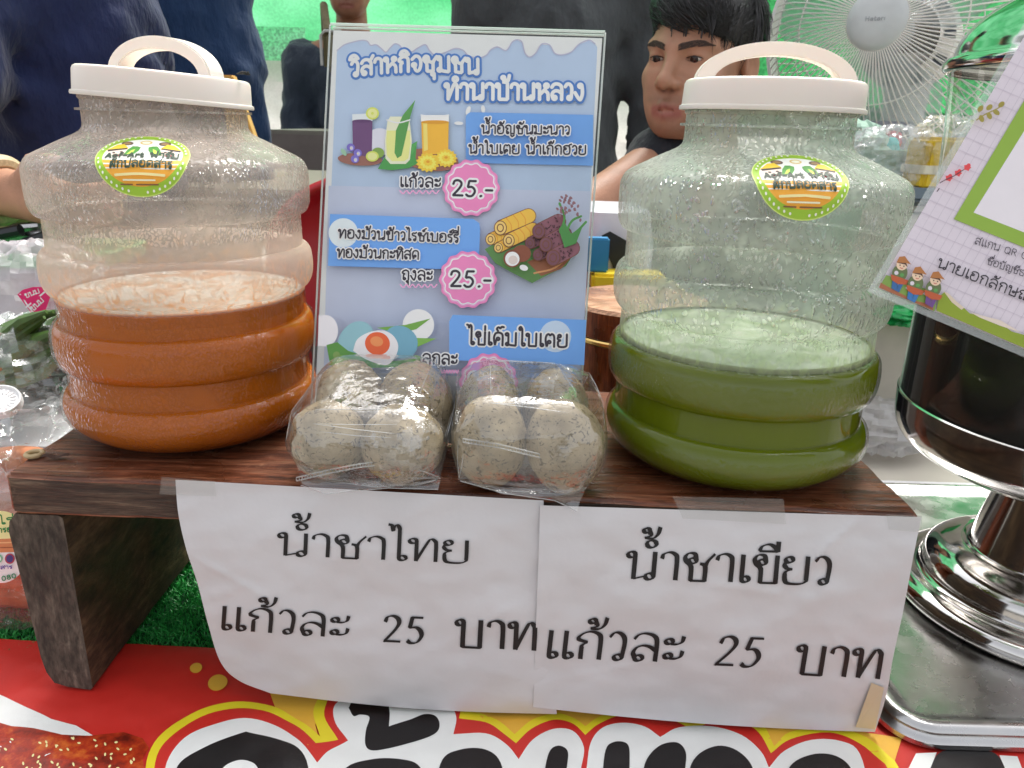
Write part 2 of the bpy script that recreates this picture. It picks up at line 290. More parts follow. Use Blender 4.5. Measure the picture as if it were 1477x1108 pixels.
class Art:
    """flat printed shapes, each laid a hair above the one before, in photo pixels carried onto a real surface by fmap(x, y, lift)"""
    def __init__(s, fmap, mats, cell=None): s.mb = MB(); s.fmap = fmap; s.mats = mats; s.lift = 0.0; s.cell = cell; s.step = 2.2e-5
    def mi(s, m):
        if m not in s.mats: s.mats.append(m)
        return s.mats.index(m)
    def poly(s, pts, m, smooth=False, seg=6):
        s.lift += s.step
        if smooth:                          # a point with a third number is a corner
            q = []
            for p in list(pts) + [pts[0]]: q += [tuple(p[:2])] * (2 if len(p) > 2 else 1)
            pts = smooth_path(q, seg); pts = pts[:-1] if pts[0] == pts[-1] else pts
            pts = [p for i, p in enumerate(pts) if i == 0 or math.hypot(p[0] - pts[i - 1][0], p[1] - pts[i - 1][1]) > .05]
        v3 = [Vector((x, y, 0)) for x, y in pts]
        if s.cell:
            bm = bmesh.new(); vs = [bm.verts.new(v) for v in v3]
            tris = tessellate_polygon([v3])
            for t in tris:
                try: bm.faces.new([vs[k] for k in t])
                except ValueError: pass
            xs = [p[0] for p in pts]; ys = [p[1] for p in pts]
            for ax, lo, hi in ((0, min(xs), max(xs)), (1, min(ys), max(ys))):
                k = math.floor(lo / s.cell) + 1
                while k * s.cell < hi:
                    co = [0, 0, 0]; co[ax] = k * s.cell; no = [0, 0, 0]; no[ax] = 1
                    bmesh.ops.bisect_plane(bm, geom=bm.verts[:] + bm.edges[:] + bm.faces[:], plane_co=co, plane_no=no, dist=1e-5); k += 1
            bm.verts.index_update()
            s.mb.add([s.fmap(v.co.x, v.co.y, s.lift) for v in bm.verts], [[v.index for v in f.verts] for f in bm.faces], s.mi(m)); bm.free()
        else:
            s.mb.add([s.fmap(x, y, s.lift) for x, y in pts], [tuple(t) for t in tessellate_polygon([v3])], s.mi(m))
        return s
    def ell(s, cx, cy, rx, ry, m, a=0.0, n=28, wob=0.0, wn=0):
        return s.poly([(cx + math.cos(a) * rx * (1 + wob * math.cos(wn * t)) * math.cos(t) - math.sin(a) * ry * (1 + wob * math.cos(wn * t)) * math.sin(t), cy + math.sin(a) * rx * (1 + wob * math.cos(wn * t)) * math.cos(t) + math.cos(a) * ry * (1 + wob * math.cos(wn * t)) * math.sin(t)) for t in (2 * PI * k / n for k in range(n))], m)
    def stroke(s, pts, wid, m, caps=True):
        """wid: half width in px, number or function of the direction angle"""
        s.lift += s.step * 0.12
        K = len(pts); vs = []; fs = []
        closed = K > 3 and abs(pts[0][0] - pts[-1][0]) + abs(pts[0][1] - pts[-1][1]) < 1e-3
        hw = []
        for i in range(K):
            a = pts[i - 1 if i else (K - 2 if closed else 0)]; b = pts[(i + 1) if i < K - 1 else (1 if closed else K - 1)]
            dx, dy = b[0] - a[0], b[1] - a[1]; l = math.hypot(dx, dy) or 1.0
            h = wid(math.atan2(dy, dx)) if callable(wid) else wid; hw.append(h)
            nx, ny = -dy / l * h, dx / l * h
            vs += [(pts[i][0] + nx, pts[i][1] + ny), (pts[i][0] - nx, pts[i][1] - ny)]
        fs = [(2 * i, 2 * i + 1, 2 * i + 3, 2 * i + 2) for i in range(K - 1)]
        if caps and not closed:
            for e, q in ((0, 1), (K - 1, K - 2)):
                ang = math.atan2(pts[e][1] - pts[q][1], pts[e][0] - pts[q][0]); c0 = len(vs); vs.append(pts[e])
                n = 6
                for k in range(n + 1): t = ang - PI / 2 + PI * k / n; vs.append((pts[e][0] + hw[e] * math.cos(t), pts[e][1] + hw[e] * math.sin(t)))
                fs += [(c0, c0 + 1 + k, c0 + 2 + k) for k in range(n)]
        s.mb.add([s.fmap(x, y, s.lift + 1.5e-6 * k) for k, (x, y) in enumerate(vs)], fs, s.mi(m)); s.lift += 1.5e-6 * len(vs) * 0.1; return s
    def line(s, pts, wid, m, smooth=True, seg=5): return s.stroke(smooth_path(pts, seg) if smooth else pts, wid, m)
    def text(s, txt, x0, y0, x1, y1, h, m, hw=0.08, shear=0.0, outline=None, serif=None, bend=0.0, gap=6):
        """txt from (x0, y0) to (x1, y1) along its baseline, letters h px tall; hw in letter heights"""
        st, wtot = layout(txt, gap); dx, dy = (x1 - x0) / wtot, (y1 - y0) / wtot; L = math.hypot(x1 - x0, y1 - y0); nx, ny = -(y1 - y0) / L, (x1 - x0) / L
        def T(p):
            f = p[0] / wtot; b = bend * 4 * f * (1 - f)
            return (x0 + dx * p[0] - nx * (p[1] * h / 100) + shear * p[1] * h / 100 - nx * b, y0 + dy * p[0] - ny * (p[1] * h / 100) - ny * b)
        P = [[T(p) for p in q] for q in st]
        if outline:
            om, ow = outline
            for q in P: s.stroke(q, hw * h + ow, om)
        s.lift += s.step
        if serif:
            thin, thick = serif; base = math.atan2(y1 - y0, x1 - x0)
            def wf(a): return h * (thin + (thick - thin) * abs(math.sin(-(a - base) - 0.36)) ** 1.5)
            for q in P: s.stroke(q, wf, m, caps=False)
        else:
            for q in P: s.stroke(q, hw * h, m)
        return s
    def build(s, name, parent): return link(name, s.mb.mesh(name, smooth=False), s.mats, parent)
# ------------------------------------------------------------------ ground, table, mat, banner
def struct(name, me, m): o = link(name, me, m); o['kind'] = 'structure'; return o
struct('ground', MB().box((0, 20, -0.05), (300, 300, 0.1)).mesh('ground', False), mat('concrete', S(150, 146, 138, 0.7), 0.9, var=0.25, scale=3, bump=0.3))

M_TABLE = mat('table_white', S(176, 170, 158, .8), 0.62, var=0.12, scale=9, bump=0.08, bscale=60, stretch=(1, 1, 1), rvar=0.15)
M_STEEL = mat('brushed_leg', (0.5, 0.5, 0.5), 0.35, metal=1.0)
t_table = thing('market_table', 'long white folding market table under the drinks and the red vinyl banner', 'table', (0.1, 0.64, 0))
MB().box((0.15, 0.640, TZ - 0.022), (2.9, 0.58, 0.036)).build('tabletop', M_TABLE, t_table, bevel=0.006)
MB().box((0.15, 0.9395, TZ - 0.018), (2.9, 0.016, 0.046)).build('edge_strip', mat('white_plastic_edge', S(238, 234, 236), 0.3), t_table, bevel=0.003)
for x, y in ((-1.2, 0.45), (1.5, 0.45), (-1.2, 0.88), (1.5, 0.88)):
    MB().tube([(x, y, 0.0), (x, y, TZ - 0.045)], 0.014, 12).build('leg', M_STEEL, t_table)

# artificial grass mat: a base sheet and its short blades, one object
def grass_mat():
    mb = MB(); z = TZ + 0.0015
    mb.box((-0.27, 0.735, z), (0.52, 0.37, 0.003), mi=0)
    rnd = random.Random(3)
    for k in range(34000):
        near = rnd.random() < 0.62
        x = rnd.uniform(-0.50, -0.16) if near else rnd.uniform(-0.525, -0.015); y = rnd.uniform(0.548, 0.75) if near else rnd.uniform(0.548, 0.915)
        h = rnd.uniform(0.004, 0.009); a = rnd.uniform(0, 2 * PI); wd = rnd.uniform(0.0005, 0.0009); dx, dy = math.cos(a), math.sin(a)
        b = rnd.uniform(0, 2 * PI); lx, ly = math.cos(b) * h * rnd.uniform(0.3, 1.0), math.sin(b) * h * rnd.uniform(0.3, 1.0)
        mb.add([(x - dx * wd, y - dy * wd, z), (x + dx * wd, y + dy * wd, z), (x + lx * .6 + dx * wd * .7, y + ly * .6 + dy * wd * .7, z + h * .75), (x + lx * .6 - dx * wd * .7, y + ly * .6 - dy * wd * .7, z + h * .75), (x + lx * 1.3, y + ly * 1.3, z + h)], [(0, 1, 2, 3), (3, 2, 4)], 1 if rnd.random() < .7 else 2)
    o = link('artificial_grass_mat', mb.mesh('artificial_grass_mat', smooth=False), [mat('mat_base', S(16, 64, 32), 0.9), mat('blade_green', S(58, 172, 78, 1.0), 0.4, var=0.25, scale=200), mat('blade_dark', S(32, 132, 60, 1.0), 0.4, var=0.25, scale=200)])
    tag(o, 'green artificial grass mat lying on the table under the wooden stand', 'grass mat')
grass_mat()

# red vinyl banner lying over the front of the table
def banner_z(X, Y):
    z = TZ + 0.0100 if Y < 0.52 else TZ + 0.0100
    z += 0.0035 * fbm((X * 9, Y * 14, 1.3), 3) + 0.0022 * math.sin(X * 34 + 1.2 * math.sin(Y * 30)) * max(0.0, math.sin(Y * 21 + X * 5))
    z += 0.006 * math.exp(-((X + 0.145) / 0.022) ** 2 - ((Y - 0.432) / 0.03) ** 2)
    f = max(0.0, 0.405 - Y); return z - f * f * 9.0
def banner_map(x, y, lift):
    P = at_z(x, y, TZ + 0.010)
    return Vector((P.x, P.y, banner_z(P.x, P.y) + lift))
C_RED, C_WHITE, C_BLK, C_YEL, C_ORA = ink(206, 46, 38, 1.1), ink(224, 226, 220), ink(24, 17, 18, 0.6), ink(250, 206, 40), ink(240, 172, 60)
for k in (C_RED, C_WHITE, C_BLK, C_YEL, C_ORA):
    P_ = k.node_tree.nodes['Principled BSDF']; P_.inputs['Roughness'].default_value = 0.36
    n_ = k.node_tree.nodes.new('ShaderNodeTexBrick'); n_.inputs['Scale'].default_value = 700; n_.inputs['Mortar Size'].default_value = 0.03
    t_ = k.node_tree.nodes.new('ShaderNodeTexCoord'); k.node_tree.links.new(t_.outputs['Object'], n_.inputs['Vector'])
    b_ = k.node_tree.nodes.new('ShaderNodeBump'); b_.inputs['Strength'].default_value = 0.25; b_.inputs['Distance'].default_value = 0.0006
    k.node_tree.links.new(n_.outputs['Fac'], b_.inputs['Height']); k.node_tree.links.new(b_.outputs['Normal'], P_.inputs['Normal'])
def fried_mat():
    m, N, L, P = new_mat('fried_print'); tc = N.new('ShaderNodeTexCoord')
    n = N.new('ShaderNodeTexNoise'); n.inputs['Scale'].default_value = 55; n.inputs['Detail'].default_value = 9; n.inputs['Roughness'].default_value = 0.7; L.new(tc.outputs['Object'], n.inputs['Vector'])
    r = N.new('ShaderNodeValToRGB'); e = r.color_ramp.elements
    e[0].position = 0.32; e[0].color = (*S(96, 22, 10), 1); e[1].position = 0.7; e[1].color = (*S(226, 120, 44), 1); x = e.new(0.5); x.color = (*S(178, 50, 20), 1)
    L.new(n.outputs['Fac'], r.inputs['Fac']); L.new(r.outputs['Color'], P.inputs['Base Color']); P.inputs['Roughness'].default_value = 0.38
    return m
M_FRIED = fried_mat()
def banner():
    mb_mats = [C_RED]; xl, xr = -0.62, 0.78
    def ytop(X): return 0.5535 - 0.03 * (X + .25)
    A = Art(banner_map, mb_mats, cell=10); A.step = 7e-5
    A.mb.grid(lambda u, v: (lambda X, Y: Vector((X, Y, banner_z(X, Y))))(xl + (xr - xl) * u, 0.36 + (ytop(xl + (xr - xl) * u) - 0.36) * v), 280, 62)
    A.mb.grid(lambda u, v: Vector((xl + (xr - xl) * u, 0.355 + 0.005 * v - 0.012 * math.sin(PI * (1 - v)) * math.sin(u * 40), banner_z(xl + (xr - xl) * u, 0.36) - 0.30 * (1 - v))), 90, 10)
    A.lift = 6e-4
    A.poly([(-120, 990), (0, 1003), (40, 1025), (75, 1042), (110, 1048), (134, 1062), (60, 1100), (-120, 1100)], C_WHITE)
    A.poly([(-120, 1030), (0, 1045), (18, 1052), (50, 1056), (90, 1064), (130, 1063), (178, 1054), (205, 1062), (214, 1075), (205, 1092), (215, 1150), (-120, 1150)], M_FRIED)
    rnd = random.Random(5)
    l0 = A.lift
    for k in range(70): A.lift = l0 + (k % 5) * 2e-5; A.ell(rnd.uniform(-20, 198), rnd.uniform(1068, 1125), 2.6, 1.5, ink(244, 214, 150), a=rnd.uniform(0, 3), n=8)
    A.ell(283, 966, 9, 6.5, C_ORA, -0.3); A.ell(314, 984.5, 14.5, 11.5, C_ORA, -0.4)
    # orange flashes between the letters
    A.poly([(386, 988), (480, 1003), (462, 1020), (455, 1050), (461, 1075), (448, 1082), (400, 1030)], C_ORA)
    A.poly([(660, 1014), (830, 1026), (1000, 1040), (1200, 1050), (1300, 1068), (1290, 1100), (1110, 1075), (960, 1040), (860, 1070), (740, 1090), (690, 1050)], C_ORA)
    # yellow and red rims, white bodies, black letters
    A.poly([(205, 1150, 1), (214, 1085), (240, 1050), (285, 1025), (340, 1012), (392, 1018), (432, 1042), (462, 1068, 1), (452, 1030), (462, 1003, 1), (700, 1010, 1), (686, 1024), (716, 1040), (742, 1062, 1), (768, 1040), (800, 1030), (826, 1038), (844, 1052, 1), (866, 1038), (910, 1026), (970, 1030), (1000, 1045, 1), (1024, 1034), (1074, 1034), (1102, 1048), (1117, 1075, 1), (1140, 1056), (1200, 1050), (1250, 1066), (1290, 1100, 1), (1320, 1150, 1)], C_YEL, True, 5)
    A.poly([(218, 1150, 1), (226, 1088), (250, 1058), (290, 1034), (342, 1022), (388, 1028), (426, 1050), (456, 1080, 1), (488, 1070, 1), (468, 1036), (476, 1003, 1), (668, 1008, 1), (662, 1038, 1), (700, 1044), (726, 1062), (744, 1076, 1), (766, 1054), (798, 1040), (824, 1046), (844, 1064, 1), (866, 1048), (906, 1034), (962, 1038), (1000, 1056, 1), (1026, 1042), (1070, 1042), (1096, 1058), (1112, 1086, 1), (1140, 1066), (1196, 1058), (1240, 1074), (1276, 1104, 1), (1300, 1150, 1)], C_RED, True, 5)
    A.poly([(234, 1150, 1), (240, 1098), (266, 1064), (310, 1046), (354, 1038), (394, 1047), (428, 1074), (458, 1108, 1), (474, 1088), (502, 1070, 1), (484, 1046), (482, 1022), (500, 1006, 1), (610, 1012), (646, 1018), (658, 1036), (654, 1062, 1), (700, 1062), (730, 1078), (748, 1098, 1), (768, 1070), (798, 1054), (826, 1058), (842, 1080), (838, 1108, 1), (846, 1108, 1), (852, 1074), (870, 1054), (900, 1047), (930, 1052), (952, 1066, 1), (980, 1052), (1026, 1048), (1070, 1060), (1098, 1084), (1109, 1108, 1), (1132, 1082), (1170, 1068), (1212, 1070), (1240, 1088), (1255, 1150, 1)], C_WHITE, True, 5)
    A.poly([(250, 1150, 1), (256, 1102), (296, 1078), (355, 1058, 1), (405, 1074), (440, 1102), (450, 1150, 1)], C_BLK, True)
    A.poly([(310, 1150, 1), (318, 1112), (340, 1099), (360, 1101), (373, 1114), (380, 1150, 1)], C_WHITE, True)
    A.poly([(503, 1024), (510, 1014), (532, 1010), (556, 1013), (562, 1030), (561, 1051, 1), (590, 1042), (612, 1033), (628, 1035), (634, 1047), (628, 1060), (600, 1071), (560, 1080), (536, 1082), (527, 1074), (528, 1055), (533, 1038), (520, 1034), (510, 1036)], C_BLK, True)
    A.poly([(478, 1150, 1), (500, 1108), (540, 1094), (580, 1096), (606, 1108), (620, 1150, 1)], C_BLK, True)
    A.poly([(624, 1150, 1), (638, 1098), (664, 1085), (700, 1086), (722, 1104), (730, 1150, 1)], C_BLK, True)
    A.poly([(780, 1150, 1), (790, 1092), (803, 1078), (818, 1084), (818, 1104), (810, 1150, 1)], C_BLK, True)
    A.poly([(868, 1150, 1), (872, 1090), (884, 1075), (904, 1077), (908, 1098), (905, 1150, 1)], C_BLK, True)
    A.poly([(925, 1150, 1), (930, 1104), (950, 1080), (975, 1074), (988, 1086), (988, 1110), (980, 1150, 1)], C_BLK, True); A.poly([(985, 1150, 1), (1000, 1100), (1030, 1080), (1062, 1084), (1084, 1106), (1090, 1150, 1)], C_BLK, True)
    A.poly([(1128, 1150, 1), (1140, 1106), (1170, 1090), (1205, 1092), (1228, 1112), (1235, 1150, 1)], C_BLK, True)
    A.poly([(1330, 1150, 1), (1352, 1092), (1400, 1086), (1440, 1096), (1460, 1150, 1)], C_BLK, True)
    A.poly([(1290, 1150), (1320, 1092), (1350, 1090), (1326, 1150)], C_WHITE); A.poly([(1440, 1094), (1466, 1096), (1490, 1150), (1466, 1150)], C_WHITE)
    for q in ((700, 1020), (703, 1021), (706, 1020)): A.line([(q[0], q[1] - 4), (q[0] - 1, q[1] + 4)], 0.5, C_WHITE, False)
    o = A.build('vinyl_banner', None)
    tag(o, 'red vinyl banner with fat black and white lettering laid over the table front', 'banner')
banner()

# ------------------------------------------------------------------ wooden stand
def wood_mat(name, c0, c1, c2, rough, stretch, gloss_var=0.15, bump=0.35, scale=9.0):
    m, N, L, P = new_mat(name); tc = N.new('ShaderNodeTexCoord'); mp = N.new('ShaderNodeMapping'); mp.inputs['Scale'].default_value = stretch; L.new(tc.outputs['Object'], mp.inputs['Vector'])
    n = N.new('ShaderNodeTexNoise'); n.inputs['Scale'].default_value = scale; n.inputs['Detail'].default_value = 10; n.inputs['Roughness'].default_value = 0.68; n.inputs['Distortion'].default_value = 0.6; L.new(mp.outputs['Vector'], n.inputs['Vector'])
    n2 = N.new('ShaderNodeTexNoise'); n2.inputs['Scale'].default_value = 14; n2.inputs['Detail'].default_value = 5; L.new(tc.outputs['Object'], n2.inputs['Vector'])
    r = N.new('ShaderNodeValToRGB'); e = r.color_ramp.elements; e[0].position = 0.3; e[0].color = (*c0, 1); e[1].position = 0.72; e[1].color = (*c2, 1); x = e.new(0.5); x.color = (*c1, 1)
    L.new(n.outputs['Fac'], r.inputs['Fac'])
    mx = N.new('ShaderNodeMix'); mx.data_type = 'RGBA'; mx.blend_type = 'MULTIPLY'; mx.inputs[0].default_value = 0.75; L.new(r.outputs['Color'], mx.inputs[6])
    r2 = N.new('ShaderNodeValToRGB'); r2.color_ramp.elements[0].position = 0.35; r2.color_ramp.elements[0].color = (0.35, 0.33, 0.32, 1); r2.color_ramp.elements[1].position = 0.65; L.new(n2.outputs['Fac'], r2.inputs['Fac']); L.new(r2.outputs['Color'], mx.inputs[7])
    n3 = N.new('ShaderNodeTexNoise'); n3.inputs['Scale'].default_value = scale * 6; n3.inputs['Detail'].default_value = 6; L.new(mp.outputs['Vector'], n3.inputs['Vector'])
    r3 = N.new('ShaderNodeValToRGB'); r3.color_ramp.elements[0].position = 0.36; r3.color_ramp.elements[0].color = (0.45, 0.42, 0.4, 1); r3.color_ramp.elements[1].position = 0.66; r3.color_ramp.elements[1].color = (1.25, 1.22, 1.18, 1); L.new(n3.outputs['Fac'], r3.inputs['Fac'])
    m4 = N.new('ShaderNodeMix'); m4.data_type = 'RGBA'; m4.blend_type = 'MULTIPLY'; m4.inputs[0].default_value = 0.8; L.new(mx.outputs[2], m4.inputs[6]); L.new(r3.outputs['Color'], m4.inputs[7])
    vo = N.new('ShaderNodeTexNoise'); vo.inputs['Scale'].default_value = 7; vo.inputs['Detail'].default_value = 9; vo.inputs['Roughness'].default_value = 0.75; L.new(tc.outputs['Object'], vo.inputs['Vector'])
    r5 = N.new('ShaderNodeValToRGB'); r5.color_ramp.elements[0].position = 0.60; r5.color_ramp.elements[0].color = (0, 0, 0, 1); r5.color_ramp.elements[1].position = 0.68; L.new(vo.outputs['Fac'], r5.inputs['Fac'])
    m5 = N.new('ShaderNodeMix'); m5.data_type = 'RGBA'; m5.inputs[7].default_value = (*[min(1, k * 1.5) for k in c2], 1); ml = N.new('ShaderNodeMath'); ml.operation = 'MULTIPLY'; ml.inputs[1].default_value = 0.45; L.new(r5.outputs['Color'], ml.inputs[0]); L.new(ml.outputs[0], m5.inputs[0]); L.new(m4.outputs[2], m5.inputs[6])
    L.new(m5.outputs[2], P.inputs['Base Color'])
    mr = N.new('ShaderNodeMapRange'); mr.inputs['From Min'].default_value = 0.35; mr.inputs['From Max'].default_value = 0.65; mr.inputs['To Min'].default_value = rough - gloss_var; mr.inputs['To Max'].default_value = rough + gloss_var; L.new(n2.outputs['Fac'], mr.inputs['Value']); L.new(mr.outputs['Result'], P.inputs['Roughness'])
    bp = N.new('ShaderNodeBump'); bp.inputs['Strength'].default_value = bump; bp.inputs['Distance'].default_value = 0.0025; L.new(n.outputs['Fac'], bp.inputs['Height']); L.new(bp.outputs['Normal'], P.inputs['Normal'])
    return m
M_WTOP = wood_mat('wood_top', S(52, 26, 17), S(134, 76, 50), S(182, 130, 98), 0.33, (1.2, 14, 14), gloss_var=0.2, bump=0.5)
M_WEDGE = wood_mat('wood_edge', S(40, 30, 24), S(92, 72, 58), S(144, 122, 102), 0.7, (1.5, 14, 22), bump=0.9)
M_WLEG = wood_mat('wood_leg_face', S(44, 40, 35), S(88, 80, 71), S(138, 128, 114), 0.78, (6, 6, 2.0), bump=0.7)
M_WIN = wood_mat('wood_leg_side', S(38, 26, 16), S(86, 64, 44), S(132, 106, 80), 0.7, (14, 1.6, 5), bump=0.7)
XL, XR = -0.3625, 0.2845
def edgeY(X): return 0.4862 - 0.0300 * (X + 0.036)       # front edge of the plank
def stand():
    t = thing('wooden_stand', 'rough dark brown wooden plank stand on board legs, holding the two big jars', 'stand', (-0.04, 0.58, TZ))
    th = 0.0315; dep = 0.235; n = 46
    mb = MB(); rnd = random.Random(2)
    def P(u, v, top):
        X = XL + (XR - XL) * u; Y = edgeY(X) + dep * v
        k = 0.0012 * fbm((X * 30, Y * 30, 3.1 + top), 3)
        X2 = X + 0.0025 * fbm((0, Y * 25, 8), 3) * (1 if u in (0, 1) else 0)
        Y2 = Y + (0.0018 * fbm((X * 18, 4, top), 3) if v in (0, 1) else 0)
        return Vector((X2, Y2, (PZ + 0.0008 * fbm((X * 12, Y * 60, 1), 3)) if top else PZ - th + k))
    nu, nv = 60, 24
    vs = [P(i / nu, j / nv, 1) for j in range(nv + 1) for i in range(nu + 1)]; vb = [P(i / nu, j / nv, 0) for j in range(nv + 1) for i in range(nu + 1)]
    W_ = nu + 1; mb.add(vs + vb, [], 0); N_ = len(vs)
    for j in range(nv):
        for i in range(nu):
            a = j * W_ + i; mb.f.append((a, a + 1, a + W_ + 1, a + W_)); mb.mi.append(0); mb.f.append((a + N_, a + W_ + N_, a + W_ + 1 + N_, a + 1 + N_)); mb.mi.append(1)
    for i in range(nu):
        mb.f.append((i, i + N_, i + 1 + N_, i + 1)); mb.mi.append(1); b = nv * W_ + i; mb.f.append((b, b + 1, b + 1 + N_, b + N_)); mb.mi.append(1)
    for j in range(nv):
        a = j * W_; mb.f.append((a, a + W_, a + W_ + N_, a + N_)); mb.mi.append(1); b = a + nu; mb.f.append((b, b + N_, b + W_ + N_, b + W_)); mb.mi.append(1)
    me = mb.mesh('plank', angle=50)
    bm = bmesh.new(); bm.from_mesh(me); ed = [e for e in bm.edges if len(e.link_faces) == 2 and e.calc_face_angle(0) > 0.9]
    bmesh.ops.bevel(bm, geom=ed, offset=0.003, segments=2, affect='EDGES'); bm.to_mesh(me); bm.free()
    link('plank', me, [M_WTOP, M_WEDGE], t)
    # board legs: front face with rounded outline, pulled back in depth
    h = PZ - th - 0.0006 - (TZ + 0.0125)
    for X0, wd in ((XL - 0.0040, 0.0415), (XR - 0.044, 0.0415)):
        mb = MB(); out = [(0.006, 0), (0.004, 0.004), (0.0, 0.012), (-0.0, 0.03)]
        poly = [(0.030, 0.0), (0.022, 0.001), (0.012, 0.006), (0.007, 0.016), (0.005, 0.03), (0.003, h * .5), (0.0, h - .014), (0.0015, h - .006), (0.006, h), (wd - 0.004, h), (wd, h - 0.002), (wd, 0.002), (wd - 0.002, 0.0)]
        n_ = len(poly); segs = 10; dl = 0.215
        for k in range(segs + 1):
            Y = edgeY(X0) + 0.001 + dl * k / segs
            mb.add([Vector((X0 + x + 0.0012 * fbm((x * 60, z * 25, k * .7), 2), Y + (0.0015 * fbm((x * 60, z * 30, 9), 2) if k in (0, segs) else 0), TZ + 0.0125 + z)) for x, z in poly], [])
        for k in range(segs):
            for i in range(n_): j = (i + 1) % n_; mb.f.append((k * n_ + i, k * n_ + j, (k + 1) * n_ + j, (k + 1) * n_ + i)); mb.mi.append(1)
        mb.f.append(tuple(range(n_))); mb.mi.append(0); mb.f.append(tuple(segs * n_ + i for i in reversed(range(n_)))); mb.mi.append(0)
        me = mb.mesh('leg', angle=35); bm = bmesh.new(); bm.from_mesh(me); bmesh.ops.recalc_face_normals(bm, faces=bm.faces[:]); bm.to_mesh(me); bm.free()
        link('leg', me, [M_WLEG, M_WIN], t)
stand()
P0 = at_z(50, 658, PZ + 0.001)
o = link('screw_washer', MB().tube([(P0.x + 0.0055 * math.cos(a), P0.y + 0.0055 * math.sin(a), P0.z + 0.0018) for a in np.linspace(0, 2 * PI, 20)[:-1]], 0.0018, 8, closed=True).lathe([(0, 0.0012), (0.003, 0.001), (0.0045, 0)], 12, c=P0).mesh('screw_washer'), mat('brass_dull', S(190, 168, 126), 0.5, var=0.2))
tag(o, 'small round cream washer round a screw on the left end of the plank', 'washer')
P0 = at_z(80, 662, PZ + 0.0012)
o = link('bark_chip', MB().grid(lambda u, v: P0 + Vector(((u - .5) * 0.019, (v - .5) * 0.006 * (1 - abs(u - .5)) + 0.003 * u, 0.0014 + 0.0016 * math.sin(PI * v) + 0.001 * math.sin(u * 9))), 10, 4).mesh('bark_chip'), mat('bark', S(70, 44, 30), 0.8, var=0.3))
tag(o, 'dark curled wood chip lying beside the washer on the plank', 'wood chip')

# ------------------------------------------------------------------ two paper price signs hanging from the plank
M_PAPER = mat('paper_white', S(232, 229, 231, 0.80), 0.75, var=0.02, scale=25, bump=0.45, bscale=13, bdist=0.006)
M_TEXT = mat('print_black', S(14, 11, 13), 0.55, var=0.02)
M_TAPE = mat('masking_tape', S(206, 190, 160), 0.5, var=0.05)
M_CLEARTAPE = film_mat('clear_tape', haze=0.16, hcol=(0.75, 0.72, 0.68), rough=0.2, bump=0.4, bscale=120)
def lerp_path(P, t):
    t = max(0.0, min(1.0, t)) * (len(P) - 1); i = min(int(t), len(P) - 2); f = t - i
    return (P[i][0] * (1 - f) + P[i + 1][0] * f, P[i][1] * (1 - f) + P[i + 1][1] * f)
def sheet(name, left, right, depth, parent, nu=110, nv=70):
    """sheet between two side curves given in photo pixels; depth(s, t, x, y) is its real distance"""
    L = smooth_path(left, 8); R = smooth_path(right, 8); mb = MB()
    def f(u, v):
        a, b = lerp_path(L, v), lerp_path(R, v); x = a[0] * (1 - u) + b[0] * u; y = a[1] * (1 - u) + b[1] * u + depth.sag(u, v)
        return at_y(x, y, depth(x, y))
    mb.grid(f, nu, nv); return mb
class Dep:
    def __init__(s, base, seed, bottom=0.0, sag=None): s.b = base; s.s = seed; s.bt = bottom; s._sag = sag
    def sag(s, u, v): return s._sag(u, v) if s._sag else 0.0
    def __call__(s, x, y):
        X = (x - 738) / 1109 * 0.56; t = (y - 710) / 320.0
        r = edgeY(X) - s.b - 0.010 * math.sin(PI * max(0, min(1, t))) ** 1.0
        r += 0.0042 * fbm((x * 0.0075, y * 0.011, s.s), 3) * min(1, max(0, t * 2 + 0.2)) + 0.0022 * abs(fbm((x * 0.006 + y * 0.006, y * 0.004, s.s + 5), 2))
        for (cx, cy, an, ln, am) in ((330, 830, .5, 60, .0022), (300, 860, -.3, 50, .002), (1180, 800, -.75, 80, .0022), (1090, 850, .15, 90, .0014), (520, 790, .1, 120, .0010), (690, 900, -.5, 90, .0012), (1230, 950, .9, 60, .0018), (900, 960, -.2, 110, .001)):
            u_ = (x - cx) * math.cos(an) + (y - cy) * math.sin(an); v_ = -(x - cx) * math.sin(an) + (y - cy) * math.cos(an)
            r -= am * math.exp(-(u_ / ln) ** 2) * (1 / (1 + (v_ / 5.0) ** 2)) * (1 if v_ > 0 else .6)
        k = max(0.0, (470 - x) / 220.0) * max(0.0, t - 0.1) if s.s == 1.0 else 0
        return r + s.bt * t * t + 0.030 * k * k
def sign(seed, base, left, right, lab, words, bottom=0.0, sag=None):
    d = Dep(base, seed, bottom, sag); xs = [p[0] for p in left + right]; ys = [p[1] for p in left + right]
    t = thing('price_sign', lab, 'paper sign', at_y((min(xs) + max(xs)) / 2, max(ys), d(sum(xs) / len(xs), max(ys))), 'white paper price signs taped to the plank')
    mb = sheet('sheet', left, right, d, t)
    A = Art(lambda x, y, l: at_y(x, y, d(x, y) - 0.0006 - l), [M_TEXT]); A.step = 1e-5
    for wd in words: A.text(wd[0], *wd[1:5], wd[5], M_TEXT, shear=wd[6] if len(wd) > 6 else 0, serif=wd[7] if len(wd) > 7 else (0.026, 0.094))
    mb.add(A.mb.v, A.mb.f, 1); link('sheet', mb.mesh('sheet', angle=80), [M_PAPER, M_TEXT], t)
    return t, d
